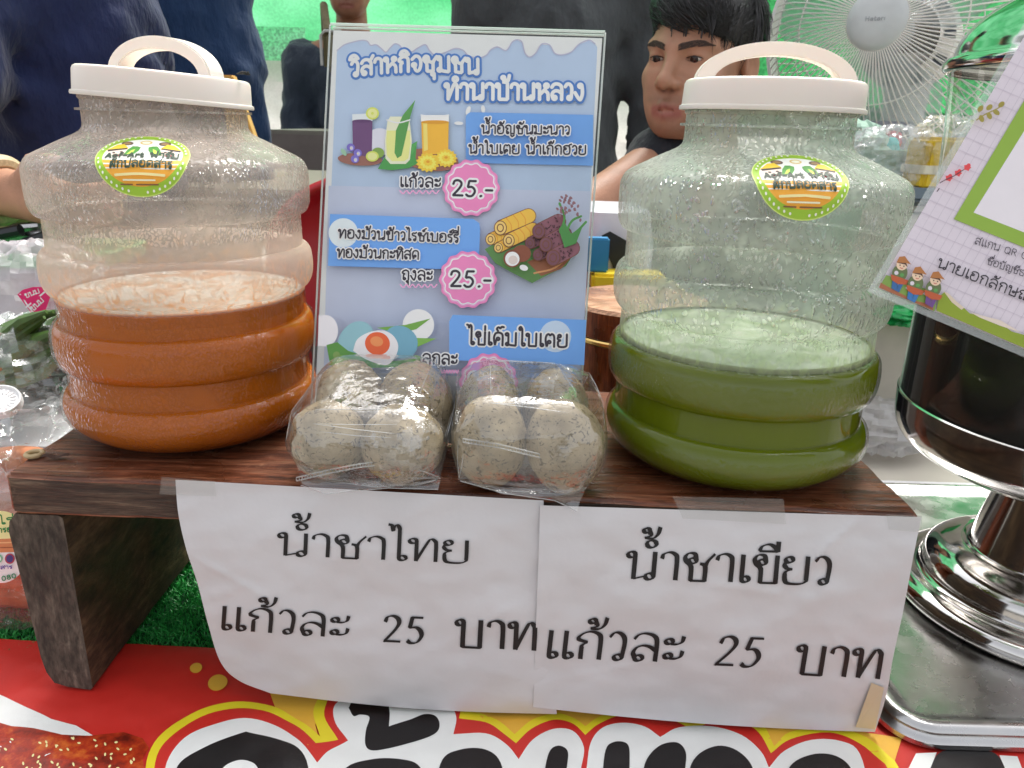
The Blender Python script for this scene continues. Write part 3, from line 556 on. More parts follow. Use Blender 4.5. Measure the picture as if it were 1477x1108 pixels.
t1, d1 = sign(1.0, 0.0042, [(253, 692), (257, 740), (268, 790), (285, 842), (300, 900), (318, 955), (345, 982), (390, 1000)], [(784, 722), (786, 780), (790, 860), (796, 940), (803, 1030)],
     'white paper sign lettered for Thai tea, left one, with a curled lower corner',
     [('น้ำชาไทย', 401, 801, 679, 813, 33), ('แก้วละ', 316, 908, 505, 921, 34), ('25', 551, 926, 614, 929, 38), ('บาท', 657, 933, 776, 939, 40)], sag=lambda u, v: 7 * math.sin(PI * u) * v * v)
t2, d2 = sign(2.0, 0.0070, [(779, 729), (777, 800), (774, 880), (771, 960), (769, 1020)], [(1329, 746), (1318, 800), (1303, 880), (1288, 950), (1278, 1005), (1262, 1056)],
     'white paper sign lettered for green tea, right one, taped over the other sheet',
     [('น้ำชาเขียว', 903, 835, 1201, 844, 40, 0.06), ('แก้วละ', 785, 949, 987, 956, 40, 0.08), ('25', 1028, 960, 1098, 963, 42, 0.2), ('บาท', 1146, 972, 1272, 980, 42, 0.1)], sag=lambda u, v: 6 * math.sin(PI * u) * v)
def tape(poly, d, m, t, lift=0.0012):
    A = Art(lambda x, y, l: at_y(x, y, d(x, y) - lift - l), [m]); A.poly(poly, m); link('tape', A.mb.mesh('tape', False), [m], t)
tape([(1257, 985), (1275, 992), (1262, 1052), (1234, 1049)], d2, M_TAPE, t2)
tape([(970, 716), (1130, 720), (1134, 756), (985, 748)], d2, M_CLEARTAPE, t2)
tape([(1278, 742), (1330, 744), (1329, 768), (1282, 764)], d2, M_CLEARTAPE, t2)
tape([(233, 688), (310, 694), (312, 716), (230, 713)], d1, M_CLEARTAPE, t1)

# ------------------------------------------------------------------ menu poster in a slanted acrylic stand
PT = at_y(675, 44, 0.662); PB = at_y(655, 536, 0.587)
_ux = (at_y(872, 45, 0.662) - at_y(478, 43, 0.662)); _ux.z = 0; _ux.normalize()
_uy = (PT - PB).normalized(); PN = _ux.cross(_uy).normalized()      # towards the reader
if PN.y > 0: PN = -PN
def poster_map(x, y, l): return on_plane(x, y, PT, PN) + PN * l
def menu():
    def pc(x, y): P = poster_map(x, y, 0) - PT; return (P.dot(_ux), P.dot(_uy))
    base = PB - _uy * ((PB.z - PZ - 0.0015) / _uy.z)
    t = thing('menu_stand', 'blue printed drinks menu in a clear slanted acrylic stand between the jars', 'menu stand', (base.x, base.y + 0.03, PZ))
    def q(u, v, k): return PT + _ux * u + _uy * v + PN * k
    (u0, v0), (u1, _) = pc(478, 43), pc(872, 45); u0b, _ = pc(461, 534); u1b, vb = pc(846, 540)
    L = (PT - base).length; k = L / abs(vb); u0b = u0 + (u0b - u0) * k; u1b = u1 + (u1b - u1) * k
    M_ACR = film_mat('acrylic_clear', tint=(0.985, 0.99, 0.985), haze=0.0, rough=0.03, gl=0.8, base=0.02)
    def slab(z0, z1, m, name, inset=0.0, vt=0.0, vbot=0.0):
        mb = MB(); c = [(u0 + inset, vt), (u1 - inset, vt), (u1b - inset, -L + vbot), (u0b + inset, -L + vbot)]
        mb.add([q(a, b, z0) for a, b in c] + [q(a, b, z1) for a, b in c], [(3, 2, 1, 0), (4, 5, 6, 7)] + [(i, (i + 1) % 4, (i + 1) % 4 + 4, i + 4) for i in range(4)])
        return mb.build(name, m, t, smooth=False, bevel=0.0006)
    slab(0.0016, 0.0034, M_ACR, 'front_panel'); slab(-0.0034, -0.0016, M_ACR, 'back_panel')
    M_EDGE = film_mat('acrylic_edge', tint=(0.8, 0.86, 0.83), haze=0.45, hcol=(0.82, 0.86, 0.84), rough=0.05, gl=1.0, base=0.25)
    mb = MB(); mb.tube([q(u0, 0.0004, 0.0036), q(u1, 0.0004, 0.0036)], 0.0011, 8); mb.tube([q(u0, 0.0006, -0.0036), q(u1, 0.0006, -0.0036)], 0.0009, 8); mb.tube([q(u1 + .0003, 0, 0.0030), q(u1b + .0003, -L, 0.0030)], 0.0008, 8); mb.tube([q(u0 - .0003, 0, 0.0030), q(u0b - .0003, -L, 0.0030)], 0.0008, 8)
    mb.build('edge', M_EDGE, t)
    bz = PZ + 0.0035
    MB().box((base.x, base.y + 0.045, bz), (0.225, 0.085, 0.003)).build('foot', M_ACR, t, bevel=0.0006)
    # the print
    W = ink(236, 226, 238, 1.22); BG = ink(176, 194, 240, 1.25); BG2 = ink(196, 206, 240, 1.4); BAR = ink(104, 154, 226, 1.3); TTL = ink(70, 122, 196); DK = ink(52, 46, 58, 1.0); PINK = ink(230, 130, 180); PINK2 = ink(236, 160, 200)
    mats = [W]; A = Art(poster_map, mats); A.step = 4.5e-5
    A.mb.add([q(u0 + .0016, -.003, -1e-4), q(u1 - .0016, -.003, -1e-4), q(u1b - .0016, -L + .001, -1e-4), q(u0b + .0016, -L + .001, -1e-4)], [(3, 2, 1, 0)], 0)
    def X(px, py, org, s=3.517): return (org[0] + px / s, org[1] + py / s)
    def O1(pts): return [X(a, b, (460, 30)) for a, b in pts]
    def O2(pts): return [X(a, b, (460, 290)) for a, b in pts]
    A.poly(O1([(92, 158), (100, 145), (130, 122), (175, 108), (215, 100), (245, 104), (262, 125), (290, 122), (315, 140), (340, 160), (360, 140), (385, 118), (410, 126), (430, 150), (470, 158), (500, 140), (540, 122), (560, 150), (590, 175), (640, 162), (690, 142), (730, 150), (760, 178), (810, 190), (850, 175), (870, 150), (905, 134), (950, 152), (980, 110), (1005, 98), (1030, 110), (1045, 165), (1070, 185), (1100, 165), (1130, 120), (1170, 125), (1195, 165), (1230, 175), (1280, 160), (1320, 120), (1370, 100), (1400, 118), (1412, 135)]) + [(839, 548), (467, 536)], BG)
    A.poly([(474, 268), (852, 276), (839, 548), (467, 536)], ink(190, 197, 240, 1.25))
    A.line(O1([(92, 152), (100, 145), (130, 122), (175, 108), (215, 100), (245, 104), (262, 125), (290, 122), (315, 140), (340, 160), (360, 140), (385, 118), (410, 126), (430, 150), (470, 158), (500, 140), (540, 122), (560, 150), (590, 175), (640, 162), (690, 142), (730, 150), (760, 178), (810, 190), (850, 175), (870, 150), (905, 134), (950, 152), (980, 110), (1005, 98), (1030, 110), (1045, 165), (1070, 185), (1100, 165), (1130, 120), (1170, 125), (1195, 165), (1230, 175), (1280, 160), (1320, 120), (1370, 100), (1400, 118)]), 0.8, ink(186, 182, 206))
    A.text('วิสาหกิจชุมชน', 507, 111, 692, 108, 21.5, W, hw=0.115, outline=(TTL, 3.2), bend=6)
    A.text('ทำนาบ้านหลวง', 642, 144, 843, 145, 22.5, W, hw=0.115, outline=(TTL, 3.2))
    for e in ((675.5, 160.5, 3.2, 6.5, 0.35), (697, 158.5, 3, 5.5, -0.1), (662, 179, 6.5, 2.6, 0.05), (690, 171, 2, 2, 0)): A.ell(*e[:4], W, e[4])
    def rr(x0, y0, x1, y1, m, r=9, sl=0.028, lr=True, rr_=True):
        n = 6; pts = []
        for cx, cy, a0, on in ((x0, y0, PI, lr), (x1, y0, 1.5 * PI, rr_), (x1, y1, 0, rr_), (x0, y1, .5 * PI, lr)):
            if not on: pts.append((cx, cy)); continue
            ccx = cx + (r if cx == x0 else -r); ccy = cy + (r if cy == y0 else -r)
            pts += [(ccx + r * math.cos(a0 + k / n * PI / 2), ccy + r * math.sin(a0 + k / n * PI / 2)) for k in range(n + 1)]
        A.poly([(x, y + (x - x0) * sl) for x, y in pts], m)
    rr(672, 163, 855, 236, BAR, rr_=False, sl=0.022)
    A.ell(548, 206, 20, 20, ink(214, 214, 238))
    # dishes, glasses, fruit
    BR = ink(150, 98, 84); PUR = ink(104, 66, 112); YG = ink(226, 230, 140); LF = ink(70, 150, 70); AMB = ink(232, 172, 56); LIME = ink(206, 214, 96); OR = ink(240, 190, 60)
    A.ell(520, 231, 32, 9, BR, 0.05); A.poly([(509, 175), (538, 175), (537, 228), (510, 224)], PUR); A.poly([(509, 166), (538, 165), (538, 176), (509, 176)], ink(216, 222, 240)); A.ell(523, 176, 14, 2.4, ink(90, 54, 100))
    A.ell(538, 165, 9.5, 9, LIME); A.ell(538, 165, 7, 6.6, ink(230, 232, 150)); A.ell(538, 165, 2, 2, LIME)
    for x, y in ((507, 214), (517, 222), (513, 231)): A.ell(x, y, 6, 5.6, ink(118, 104, 190), 0.5); A.ell(x + 1, y + 1, 2.5, 3, ink(196, 188, 236)); A.ell(x, y + 1, 1, 1, ink(240, 226, 120))
    A.ell(497, 221, 3, 6, ink(150, 190, 160), -0.6); A.ell(546, 222, 9, 7.6, ink(126, 160, 70)); A.ell(538, 227, 9.3, 7.6, LIME); A.ell(538, 227, 7, 5.4, ink(224, 230, 150))
    A.ell(622, 232, 40, 16, ink(150, 92, 76), 0.1); A.poly([(546, 245), (556, 228), (580, 220), (602, 208), (600, 230), (606, 236), (590, 244), (566, 247)], LF); A.poly([(594, 210), (603, 205), (598, 220), (592, 228)], ink(80, 160, 80))
    A.poly([(560, 176), (564, 170), (586, 170), (592, 178), (595, 205), (592, 232), (586, 238), (564, 238), (557, 230), (556, 205)], ink(232, 238, 196)); A.poly([(559, 190), (592, 190), (593, 208), (590, 230), (584, 234), (566, 234), (559, 226), (558, 206)], YG)
    A.poly([(570, 222), (572, 190), (582, 168), (600, 146), (592, 172), (586, 200), (580, 226), (574, 230)], ink(84, 150, 72)); A.line([(559, 175), (575, 179), (592, 175)], 1.0, ink(246, 246, 226))
    A.poly([(608, 168), (648, 168), (647, 222), (610, 226)], AMB); A.poly([(608, 168), (648, 168), (648, 178), (608, 178)], ink(236, 232, 220)); A.ell(628, 178, 20, 2.6, ink(206, 146, 44)); A.poly([(611, 180), (617, 180), (618, 218), (612, 220)], ink(246, 206, 110)); A.line([(608, 168), (628, 170), (648, 168)], 0.8, W)
    for x, y, r in ((618, 236, 16), (644, 230, 15)):
        A.ell(x, y, r, r * .82, OR, 0, 60, 0.10, 15); A.ell(x, y, r * .72, r * .58, ink(250, 214, 90), .3, 60, 0.12, 13); A.ell(x, y, r * .4, r * .3, OR, .1, 40, .14, 9); A.ell(x, y - 1, r * .16, r * .12, ink(214, 150, 40))
    def badge(cx, cy, r):
        A.ell(cx, cy, r, r, PINK, 0, 96, 0.035, 14); A.ell(cx, cy, r * .93, r * .93, PINK2, 0, 96, 0.035, 14); A.ell(cx, cy, r * .88, r * .88, W, 0, 96, 0.04, 14); A.ell(cx, cy, r * .835, r * .835, PINK, 0, 96, 0.04, 14)
    badge(680, 272.5, 40); A.text('25.-', 652, 284, 712, 286, 22.5, DK, hw=0.075, outline=(W, 3))
    A.text('แก้วละ', 578, 271, 637, 272, 13.5, DK, hw=0.085, outline=(W, 1.8))
    def squig(x0, x1, y): A.line([(x0 + (x1 - x0) * k / 12, y + (2.2 if k % 2 else -2.2)) for k in range(13)], 0.9, PINK2)
    squig(578, 634, 279)
    A.text('น้ำอัญชันมะนาว', 695, 195, 822, 197, 12, DK, hw=0.085, outline=(W, 1.9)); A.text('น้ำใบเตย น้ำเก๊กฮวย', 677, 224, 845, 226, 12.5, DK, hw=0.085, outline=(W, 1.9))
    A.poly([(479, 311), (683, 318), (692, 324), (693, 332), (691, 391), (476, 385)], BAR); A.ell(498, 338, 21, 21, ink(196, 206, 240))
    A.text('ทองม้วนข้าวไรซ์เบอร์รี่', 491, 345, 663, 352, 12, DK, hw=0.085, outline=(W, 1.9)); A.text('ทองม้วนกะทิสด', 490, 373, 607, 376, 12, DK, hw=0.085, outline=(W, 1.9))
    A.text('ถุงละ', 582, 405, 626, 406, 13.5, DK, hw=0.085, outline=(W, 1.8)); squig(580, 632, 414)
    badge(676, 405, 40); A.text('25.-', 650, 415, 710, 416, 22.5, DK, hw=0.075, outline=(W, 3))
    # basket of rolled wafers
    A.poly([(700, 362), (720, 350), (830, 340), (830, 362), (815, 386), (790, 398), (767, 410), (740, 396), (715, 382)], ink(86, 130, 70)); A.poly([(760, 380), (828, 352), (826, 370), (808, 390), (780, 400)], ink(146, 90, 60)); A.line([(770, 396), (800, 388), (824, 366)], 1.2, ink(210, 150, 100))
    def roll(x0, y0, x1, y1, r, c, ce, spots=False):
        a = math.atan2(y1 - y0, x1 - x0); nx, ny = -math.sin(a) * r, math.cos(a) * r; OL = ink(110, 66, 50)
        for g, m in ((1.0, OL), (0, c)):
            k = (r + g) / r; A.poly([(x0 + nx * k, y0 + ny * k), (x1 + nx * k, y1 + ny * k)] + [(x1 + (r + g) * math.cos(a + PI / 2 - PI * j / 8), y1 + (r + g) * math.sin(a + PI / 2 - PI * j / 8)) for j in range(1, 8)] + [(x1 - nx * k, y1 - ny * k), (x0 - nx * k, y0 - ny * k)], m)
        if not spots:
            for f in (.3, .55, .8): A.line([(x0 + (x1 - x0) * f + nx * .95, y0 + (y1 - y0) * f + ny * .95), (x0 + (x1 - x0) * f + 3, y0 + (y1 - y0) * f), (x0 + (x1 - x0) * f - nx * .95, y0 + (y1 - y0) * f - ny * .95)], 0.5, ink(214, 140, 50))
        else:
            rn = random.Random(int(x0)); 
            for _ in range(26): f, g = rn.random(), rn.uniform(-.8, .8); A.ell(x0 + (x1 - x0) * f + nx * g, y0 + (y1 - y0) * f + ny * g, 1.7, .8, ink(72, 40, 46), rn.uniform(0, 3), 7)
        A.ell(x0, y0, r * .92, r * 1.05, OL); A.ell(x0, y0, r * .8, r * .93, ce); A.ell(x0, y0, r * .5, r * .6, OL); A.ell(x0, y0, r * .36, r * .45, ce)
    YR, YE, PR, PE = ink(244, 180, 70), ink(236, 190, 110), ink(132, 84, 96), ink(112, 70, 82)
    roll(708, 348, 730, 338, 8, YR, YE); roll(719, 360, 740, 350, 7, YR, YE); roll(722, 332, 762, 315, 10, YR, YE); roll(734, 350, 768, 334, 9, YR, YE)
    roll(764, 354, 780, 346, 8, PR, PE, True); roll(775, 371, 790, 364, 8, PR, PE, True); roll(776, 338, 804, 324, 10, PR, PE, True); roll(786, 357, 812, 342, 10, PR, PE, True); roll(796, 376, 822, 362, 11, PR, PE, True)
    A.ell(752, 370, 13, 12, ink(128, 72, 50)); A.ell(739, 377, 12.5, 12.5, ink(120, 66, 44)); A.ell(739, 377.5, 10, 10, W); A.ell(740, 379, 6.5, 6, ink(210, 196, 190)); A.ell(755, 390, 6, 4, W, .3)
    for q in ([(806, 340), (812, 320), (805, 300)], [(812, 345), (822, 325), (835, 318)], [(810, 350), (828, 340), (842, 326)]): A.line(q, 1.6, ink(76, 140, 66))
    A.poly([(804, 336), (812, 326), (822, 344), (838, 330), (828, 356), (812, 362)], ink(70, 132, 66))
    for sx, sy, ex, ey, n_ in ((806, 296, 832, 304, 8), (802, 308, 822, 312, 7), (818, 300, 834, 326, 8), (800, 318, 818, 314, 5), (808, 292, 824, 296, 5)):
        for k in range(n_): f = k / n_; A.ell(sx + (ex - sx) * f + (k % 2) * 2, sy + (ey - sy) * f - 4 * math.sin(PI * f) + (k % 2) * 2.5, 2.6, 1.7, ink(134, 96, 104), 0.8 + (k % 2), 8)
    # eggs
    A.poly([(469, 456)] + [(478 + 18 * math.cos(a), 478 + 22 * math.sin(a)) for a in np.linspace(-1.9, 1.9, 20)] + [(468, 500)], ink(208, 206, 238, 1.4)); A.ell(608, 470, 22, 22, ink(212, 212, 238, 1.4)); A.ell(521, 493, 24, 30, ink(140, 178, 190), .6); A.ell(582, 494, 26, 22, ink(120, 168, 188), .5)
    A.poly([(550, 474), (590, 470), (625, 461), (605, 476), (580, 482)], ink(110, 160, 70)); A.poly([(600, 488), (633, 489), (608, 500), (580, 506)], ink(120, 170, 76))
    A.ell(521, 491, 22, 27, ink(138, 182, 192), .5); A.ell(584, 492, 24, 20, ink(112, 164, 186), .5); A.poly([(480, 498), (495, 494), (510, 506), (560, 522), (612, 516), (606, 528), (540, 530), (490, 530), (484, 520)], ink(86, 140, 62)); A.poly([(482, 526), (500, 512), (545, 530)], ink(120, 166, 80))
    A.poly([(517, 506), (523, 490), (540, 480), (560, 478), (574, 486), (580, 500), (575, 516), (562, 526), (535, 518)], ink(228, 222, 224), True); A.ell(551, 496, 17.5, 16, ink(220, 96, 52), .2); A.ell(550, 493, 9, 7, ink(238, 140, 84), .2)
    A.ell(608, 524, 5, 1.6, ink(190, 160, 80)); A.ell(494, 512, 5, 5, ink(120, 150, 80))
    A.poly([(656, 456), (842, 463), (839, 526), (651, 519), (651, 465)], BAR); A.ell(799, 486, 22, 22, ink(186, 204, 240))
    A.text('ไข่เค็มใบเตย', 677, 497, 817, 501, 17.5, DK, hw=0.085, outline=(W, 2.3)); A.text('ลูกละ', 614, 524, 663, 525, 14, DK, hw=0.085, outline=(W, 1.8)); squig(640, 664, 535)
    badge(706, 550, 40); A.text('25.-', 678, 560, 738, 562, 22.5, DK, hw=0.075, outline=(W, 3))
    A.build('printed_sheet', t)
menu()
# ------------------------------------------------------------------ the two big plastic jars
def cr(prof, seg=4): return smooth_path(prof, seg)
_K = lambda r, z: [(r, z), (r, z)]
JAR = [(0.0, 0.004), (0.066, 0.003), (0.074, 0.0), (0.084, 0.0015), (0.095, 0.0075), (0.1035, 0.0150), (0.1078, 0.0235), (0.1080, 0.0300), (0.1062, 0.0360), (0.1028, 0.0395)] + _K(0.1000, 0.0405) + _K(0.0996, 0.0600) + [
       (0.1040, 0.0620), (0.1068, 0.0670), (0.1080, 0.074), (0.1080, 0.082), (0.1066, 0.0895), (0.1032, 0.0935)] + _K(0.1002, 0.0945) + _K(0.0996, 0.1165) + [(0.1036, 0.1185), (0.1064, 0.1235), (0.1076, 0.1300), (0.1076, 0.1380), (0.1062, 0.1455), (0.1030, 0.1495)] + _K(0.1000, 0.1505) + _K(0.0996, 0.1745) + [
       (0.1042, 0.1762), (0.1070, 0.1805), (0.1081, 0.1870), (0.1081, 0.2050), (0.1068, 0.2110), (0.1028, 0.2165), (0.0915, 0.2222), (0.0775, 0.2285), (0.0672, 0.2330), (0.0630, 0.2362), (0.0618, 0.2400), (0.0616, 0.2480)]
NECK = [(0.0616, 0.2480), (0.0616, 0.2484), (0.0655, 0.2486), (0.0655, 0.2502), (0.0616, 0.2505), (0.0614, 0.2560), (0.0628, 0.2575), (0.0628, 0.2587), (0.0614, 0.2600), (0.0614, 0.2640)]
JP = cr(JAR[2:], 5)
def jar_r(z):
    for (r0, z0), (r1, z1) in zip(JP[:-1], JP[1:]):
        if z0 <= z <= z1 and z1 > z0: return r0 + (r1 - r0) * (z - z0) / (z1 - z0)
    return 0.06
def jar_mat(name, haze, hcol, tint, drops, film=None, level=0.1):
    """clear PET: transparent + gloss; milky haze, pebbled condensation and a dried film of drink near the level (both in the jar's own coordinates)"""
    m, N, L, P = new_mat(name); N.remove(P); out = N['Material Output']
    tc = N.new('ShaderNodeTexCoord'); sp = N.new('ShaderNodeSeparateXYZ'); L.new(tc.outputs['Object'], sp.inputs[0])
    def math_(op, a, b=None, c=None, clamp=False):
        n = N.new('ShaderNodeMath'); n.operation = op; n.use_clamp = clamp
        for i, k in enumerate((a, b, c)):
            if k is None: continue
            if isinstance(k, (int, float)): n.inputs[i].default_value = k
            else: L.new(k, n.inputs[i])
        return n.outputs[0]
    def rng(v, a, b, c=0.0, d=1.0):
        n = N.new('ShaderNodeMapRange'); n.interpolation_type = 'SMOOTHSTEP'
        for k, q in zip(('From Min', 'From Max', 'To Min', 'To Max'), (a, b, c, d)): n.inputs[k].default_value = q
        L.new(v, n.inputs['Value']); return n.outputs['Result']
    def nz(scale, det=4, st=None, dist=0.0):
        n = N.new('ShaderNodeTexNoise'); n.inputs['Scale'].default_value = scale; n.inputs['Detail'].default_value = det; n.inputs['Distortion'].default_value = dist
        if st: mp = N.new('ShaderNodeMapping'); mp.inputs['Scale'].default_value = st; L.new(tc.outputs['Object'], mp.inputs['Vector']); L.new(mp.outputs['Vector'], n.inputs['Vector'])
        else: L.new(tc.outputs['Object'], n.inputs['Vector'])
        return n.outputs['Fac']
    z = sp.outputs['Z']
    # where the plastic is pebbled: drops all over above the drink (right jar), the lower halves of the hoops (both)
    ring = N.new('ShaderNodeMath'); ring.operation = 'SINE'; L.new(math_('MULTIPLY_ADD', z, 2 * PI / 0.0555, -0.9), ring.inputs[0])
    band = rng(ring.outputs[0], -0.1, 0.8)
    vor = N.new('ShaderNodeTexVoronoi'); vor.inputs['Scale'].default_value = 290 if drops else 420; vor.inputs['Randomness'].default_value = 1.0
    mp = N.new('ShaderNodeMapping'); mp.inputs['Scale'].default_value = (1, 1, 0.62); L.new(tc.outputs['Object'], mp.inputs['Vector'])
    wv = N.new('ShaderNodeVectorMath'); wv.operation = 'MULTIPLY_ADD'; nn = N.new('ShaderNodeTexNoise'); nn.inputs['Scale'].default_value = 60; L.new(tc.outputs['Object'], nn.inputs['Vector'])
    L.new(nn.outputs['Color'], wv.inputs[0]); wv.inputs[1].default_value = (0.012, 0.012, 0.012); L.new(mp.outputs['Vector'], wv.inputs[2]); L.new(wv.outputs[0], vor.inputs['Vector'])
    dome = rng(vor.outputs['Distance'], 0.12, 0.62, 1.0, 0.0)
    amount = math_('MULTIPLY', rng(nz(26, 3), 0.33, 0.52), rng(z, level, level + 0.075, 0.25, 1.0), clamp=True)
    if drops: amount = math_('MULTIPLY', amount, rng(z, level - 0.002, level + 0.01)) if drops else math_('MULTIPLY', band, 0.0)
    peel = math_('MULTIPLY', math_('MULTIPLY', math_('MULTIPLY', band, rng(z, 0.198, 0.207, 1.0, 0.12)), nz(420, 3, (1, 1, .6))), 0.45 if drops else 0.24)
    hgt = math_('ADD', math_('MULTIPLY', dome, amount), peel)
    edge = math_('MULTIPLY', math_('MULTIPLY', rng(vor.outputs['Distance'], 0.36, 0.52), rng(vor.outputs['Distance'], 0.58, 0.74, 1.0, 0.0)), amount)  # dark drop outlines, refraction at their rims put into the tint
    bp = N.new('ShaderNodeBump'); bp.inputs['Strength'].default_value = 1.0 if drops else 0.7; bp.inputs['Distance'].default_value = 0.0026; L.new(hgt, bp.inputs['Height'])
    tr = N.new('ShaderNodeBsdfTransparent'); tr.inputs['Color'].default_value = (*tint, 1)
    tcx = N.new('ShaderNodeMix'); tcx.data_type = 'RGBA'; tcx.inputs[6].default_value = (*tint, 1); tcx.inputs[7].default_value = (0.46, 0.49, 0.47, 1); L.new(edge, tcx.inputs[0]); L.new(tcx.outputs[2], tr.inputs['Color'])
    gs = N.new('ShaderNodeBsdfGlossy'); gs.inputs['Roughness'].default_value = 0.05; L.new(bp.outputs['Normal'], gs.inputs['Normal'])
    lw = N.new('ShaderNodeLayerWeight'); lw.inputs['Blend'].default_value = 0.5; L.new(bp.outputs['Normal'], lw.inputs['Normal'])
    fr = math_('MULTIPLY_ADD', math_('POWER', lw.outputs['Facing'], 3.6), 0.75, 0.042)
    fr = math_('ADD', fr, math_('MULTIPLY', hgt, 0.16 if drops else 0.06), clamp=True)
    m1 = N.new('ShaderNodeMixShader'); L.new(fr, m1.inputs[0]); L.new(tr.outputs[0], m1.inputs[1]); L.new(gs.outputs[0], m1.inputs[2])
    df = N.new('ShaderNodeBsdfDiffuse'); tl = N.new('ShaderNodeBsdfTranslucent'); hm = N.new('ShaderNodeMixShader'); hm.inputs[0].default_value = 0.55
    hz = math_('MULTIPLY_ADD', rng(nz(18, 5), 0.35, 0.7), haze * 0.7, haze * 0.65)
    hz = math_('ADD', hz, math_('MULTIPLY', math_('MULTIPLY', rng(vor.outputs['Distance'], 0.30, 0.55), amount), 0.26 if drops else 0.08), clamp=True)
    hz = math_('MULTIPLY', hz, rng(z, level - 0.002, level + 0.012, 0.05, 1.0))
    col = N.new('ShaderNodeMix'); col.data_type = 'RGBA'; col.inputs[6].default_value = (*hcol, 1); col.inputs[7].default_value = (*hcol, 1)
    if film:
        fcol, fz0, fz1, famt = film
        spots = rng(nz(150, 8, (1, 1, 0.7), 0.8), 0.44, 0.66); near = math_('MULTIPLY', rng(z, fz0, fz0 + 0.004), rng(z, fz1 - 0.045, fz1, 1.0, 0.0)); low_ = rng(z, fz0 + 0.004, fz0 + 0.038, 1.0, 0.12)
        wash = math_('MULTIPLY', near, math_('MULTIPLY_ADD', math_('MULTIPLY', spots, low_), 0.35, famt))
        hz = math_('MAXIMUM', hz, wash); L.new(math_('MULTIPLY', near, math_('MULTIPLY_ADD', math_('MULTIPLY', spots, low_), 0.8, 0.14)), col.inputs[0]); col.inputs[7].default_value = (*fcol, 1)
    L.new(col.outputs[2], df.inputs['Color']); L.new(col.outputs[2], tl.inputs['Color'])
    L.new(df.outputs[0], hm.inputs[1]); L.new(tl.outputs[0], hm.inputs[2])
    m3 = N.new('ShaderNodeMixShader'); L.new(hz, m3.inputs[0]); L.new(m1.outputs[0], m3.inputs[1]); L.new(hm.outputs[0], m3.inputs[2]); L.new(m3.outputs[0], out.inputs['Surface'])
    return m
def drink_mat(name, c, rough=0.25):
    m = mat(name, c, rough, var=0.05, scale=25, spec=0.0)
    P = m.node_tree.nodes['Principled BSDF']; P.inputs['Subsurface Weight'].default_value = 0.25; P.inputs['Subsurface Radius'].default_value = (0.006, 0.004, 0.002); P.inputs['Subsurface Scale'].default_value = 1.0
    return m
def foam_mat(name, c0, c1, c2, scale=70):
    m, N, L, P = new_mat(name); tc = N.new('ShaderNodeTexCoord')
    n = N.new('ShaderNodeTexNoise'); n.inputs['Scale'].default_value = scale; n.inputs['Detail'].default_value = 8; n.inputs['Distortion'].default_value = 1.2; L.new(tc.outputs['Object'], n.inputs['Vector'])
    r = N.new('ShaderNodeValToRGB'); e = r.color_ramp.elements; e[0].position = 0.38; e[0].color = (*c0, 1); e[1].position = 0.66; e[1].color = (*c2, 1); x = e.new(0.52); x.color = (*c1, 1)
    L.new(n.outputs['Fac'], r.inputs['Fac']); L.new(r.outputs['Color'], P.inputs['Base Color']); P.inputs['Roughness'].default_value = 0.3
    return m
M_LID = mat('lid_ivory', S(236, 226, 216, 0.95), 0.38, var=0.03, scale=12, bump=0.04, bscale=40, sss=0.12)
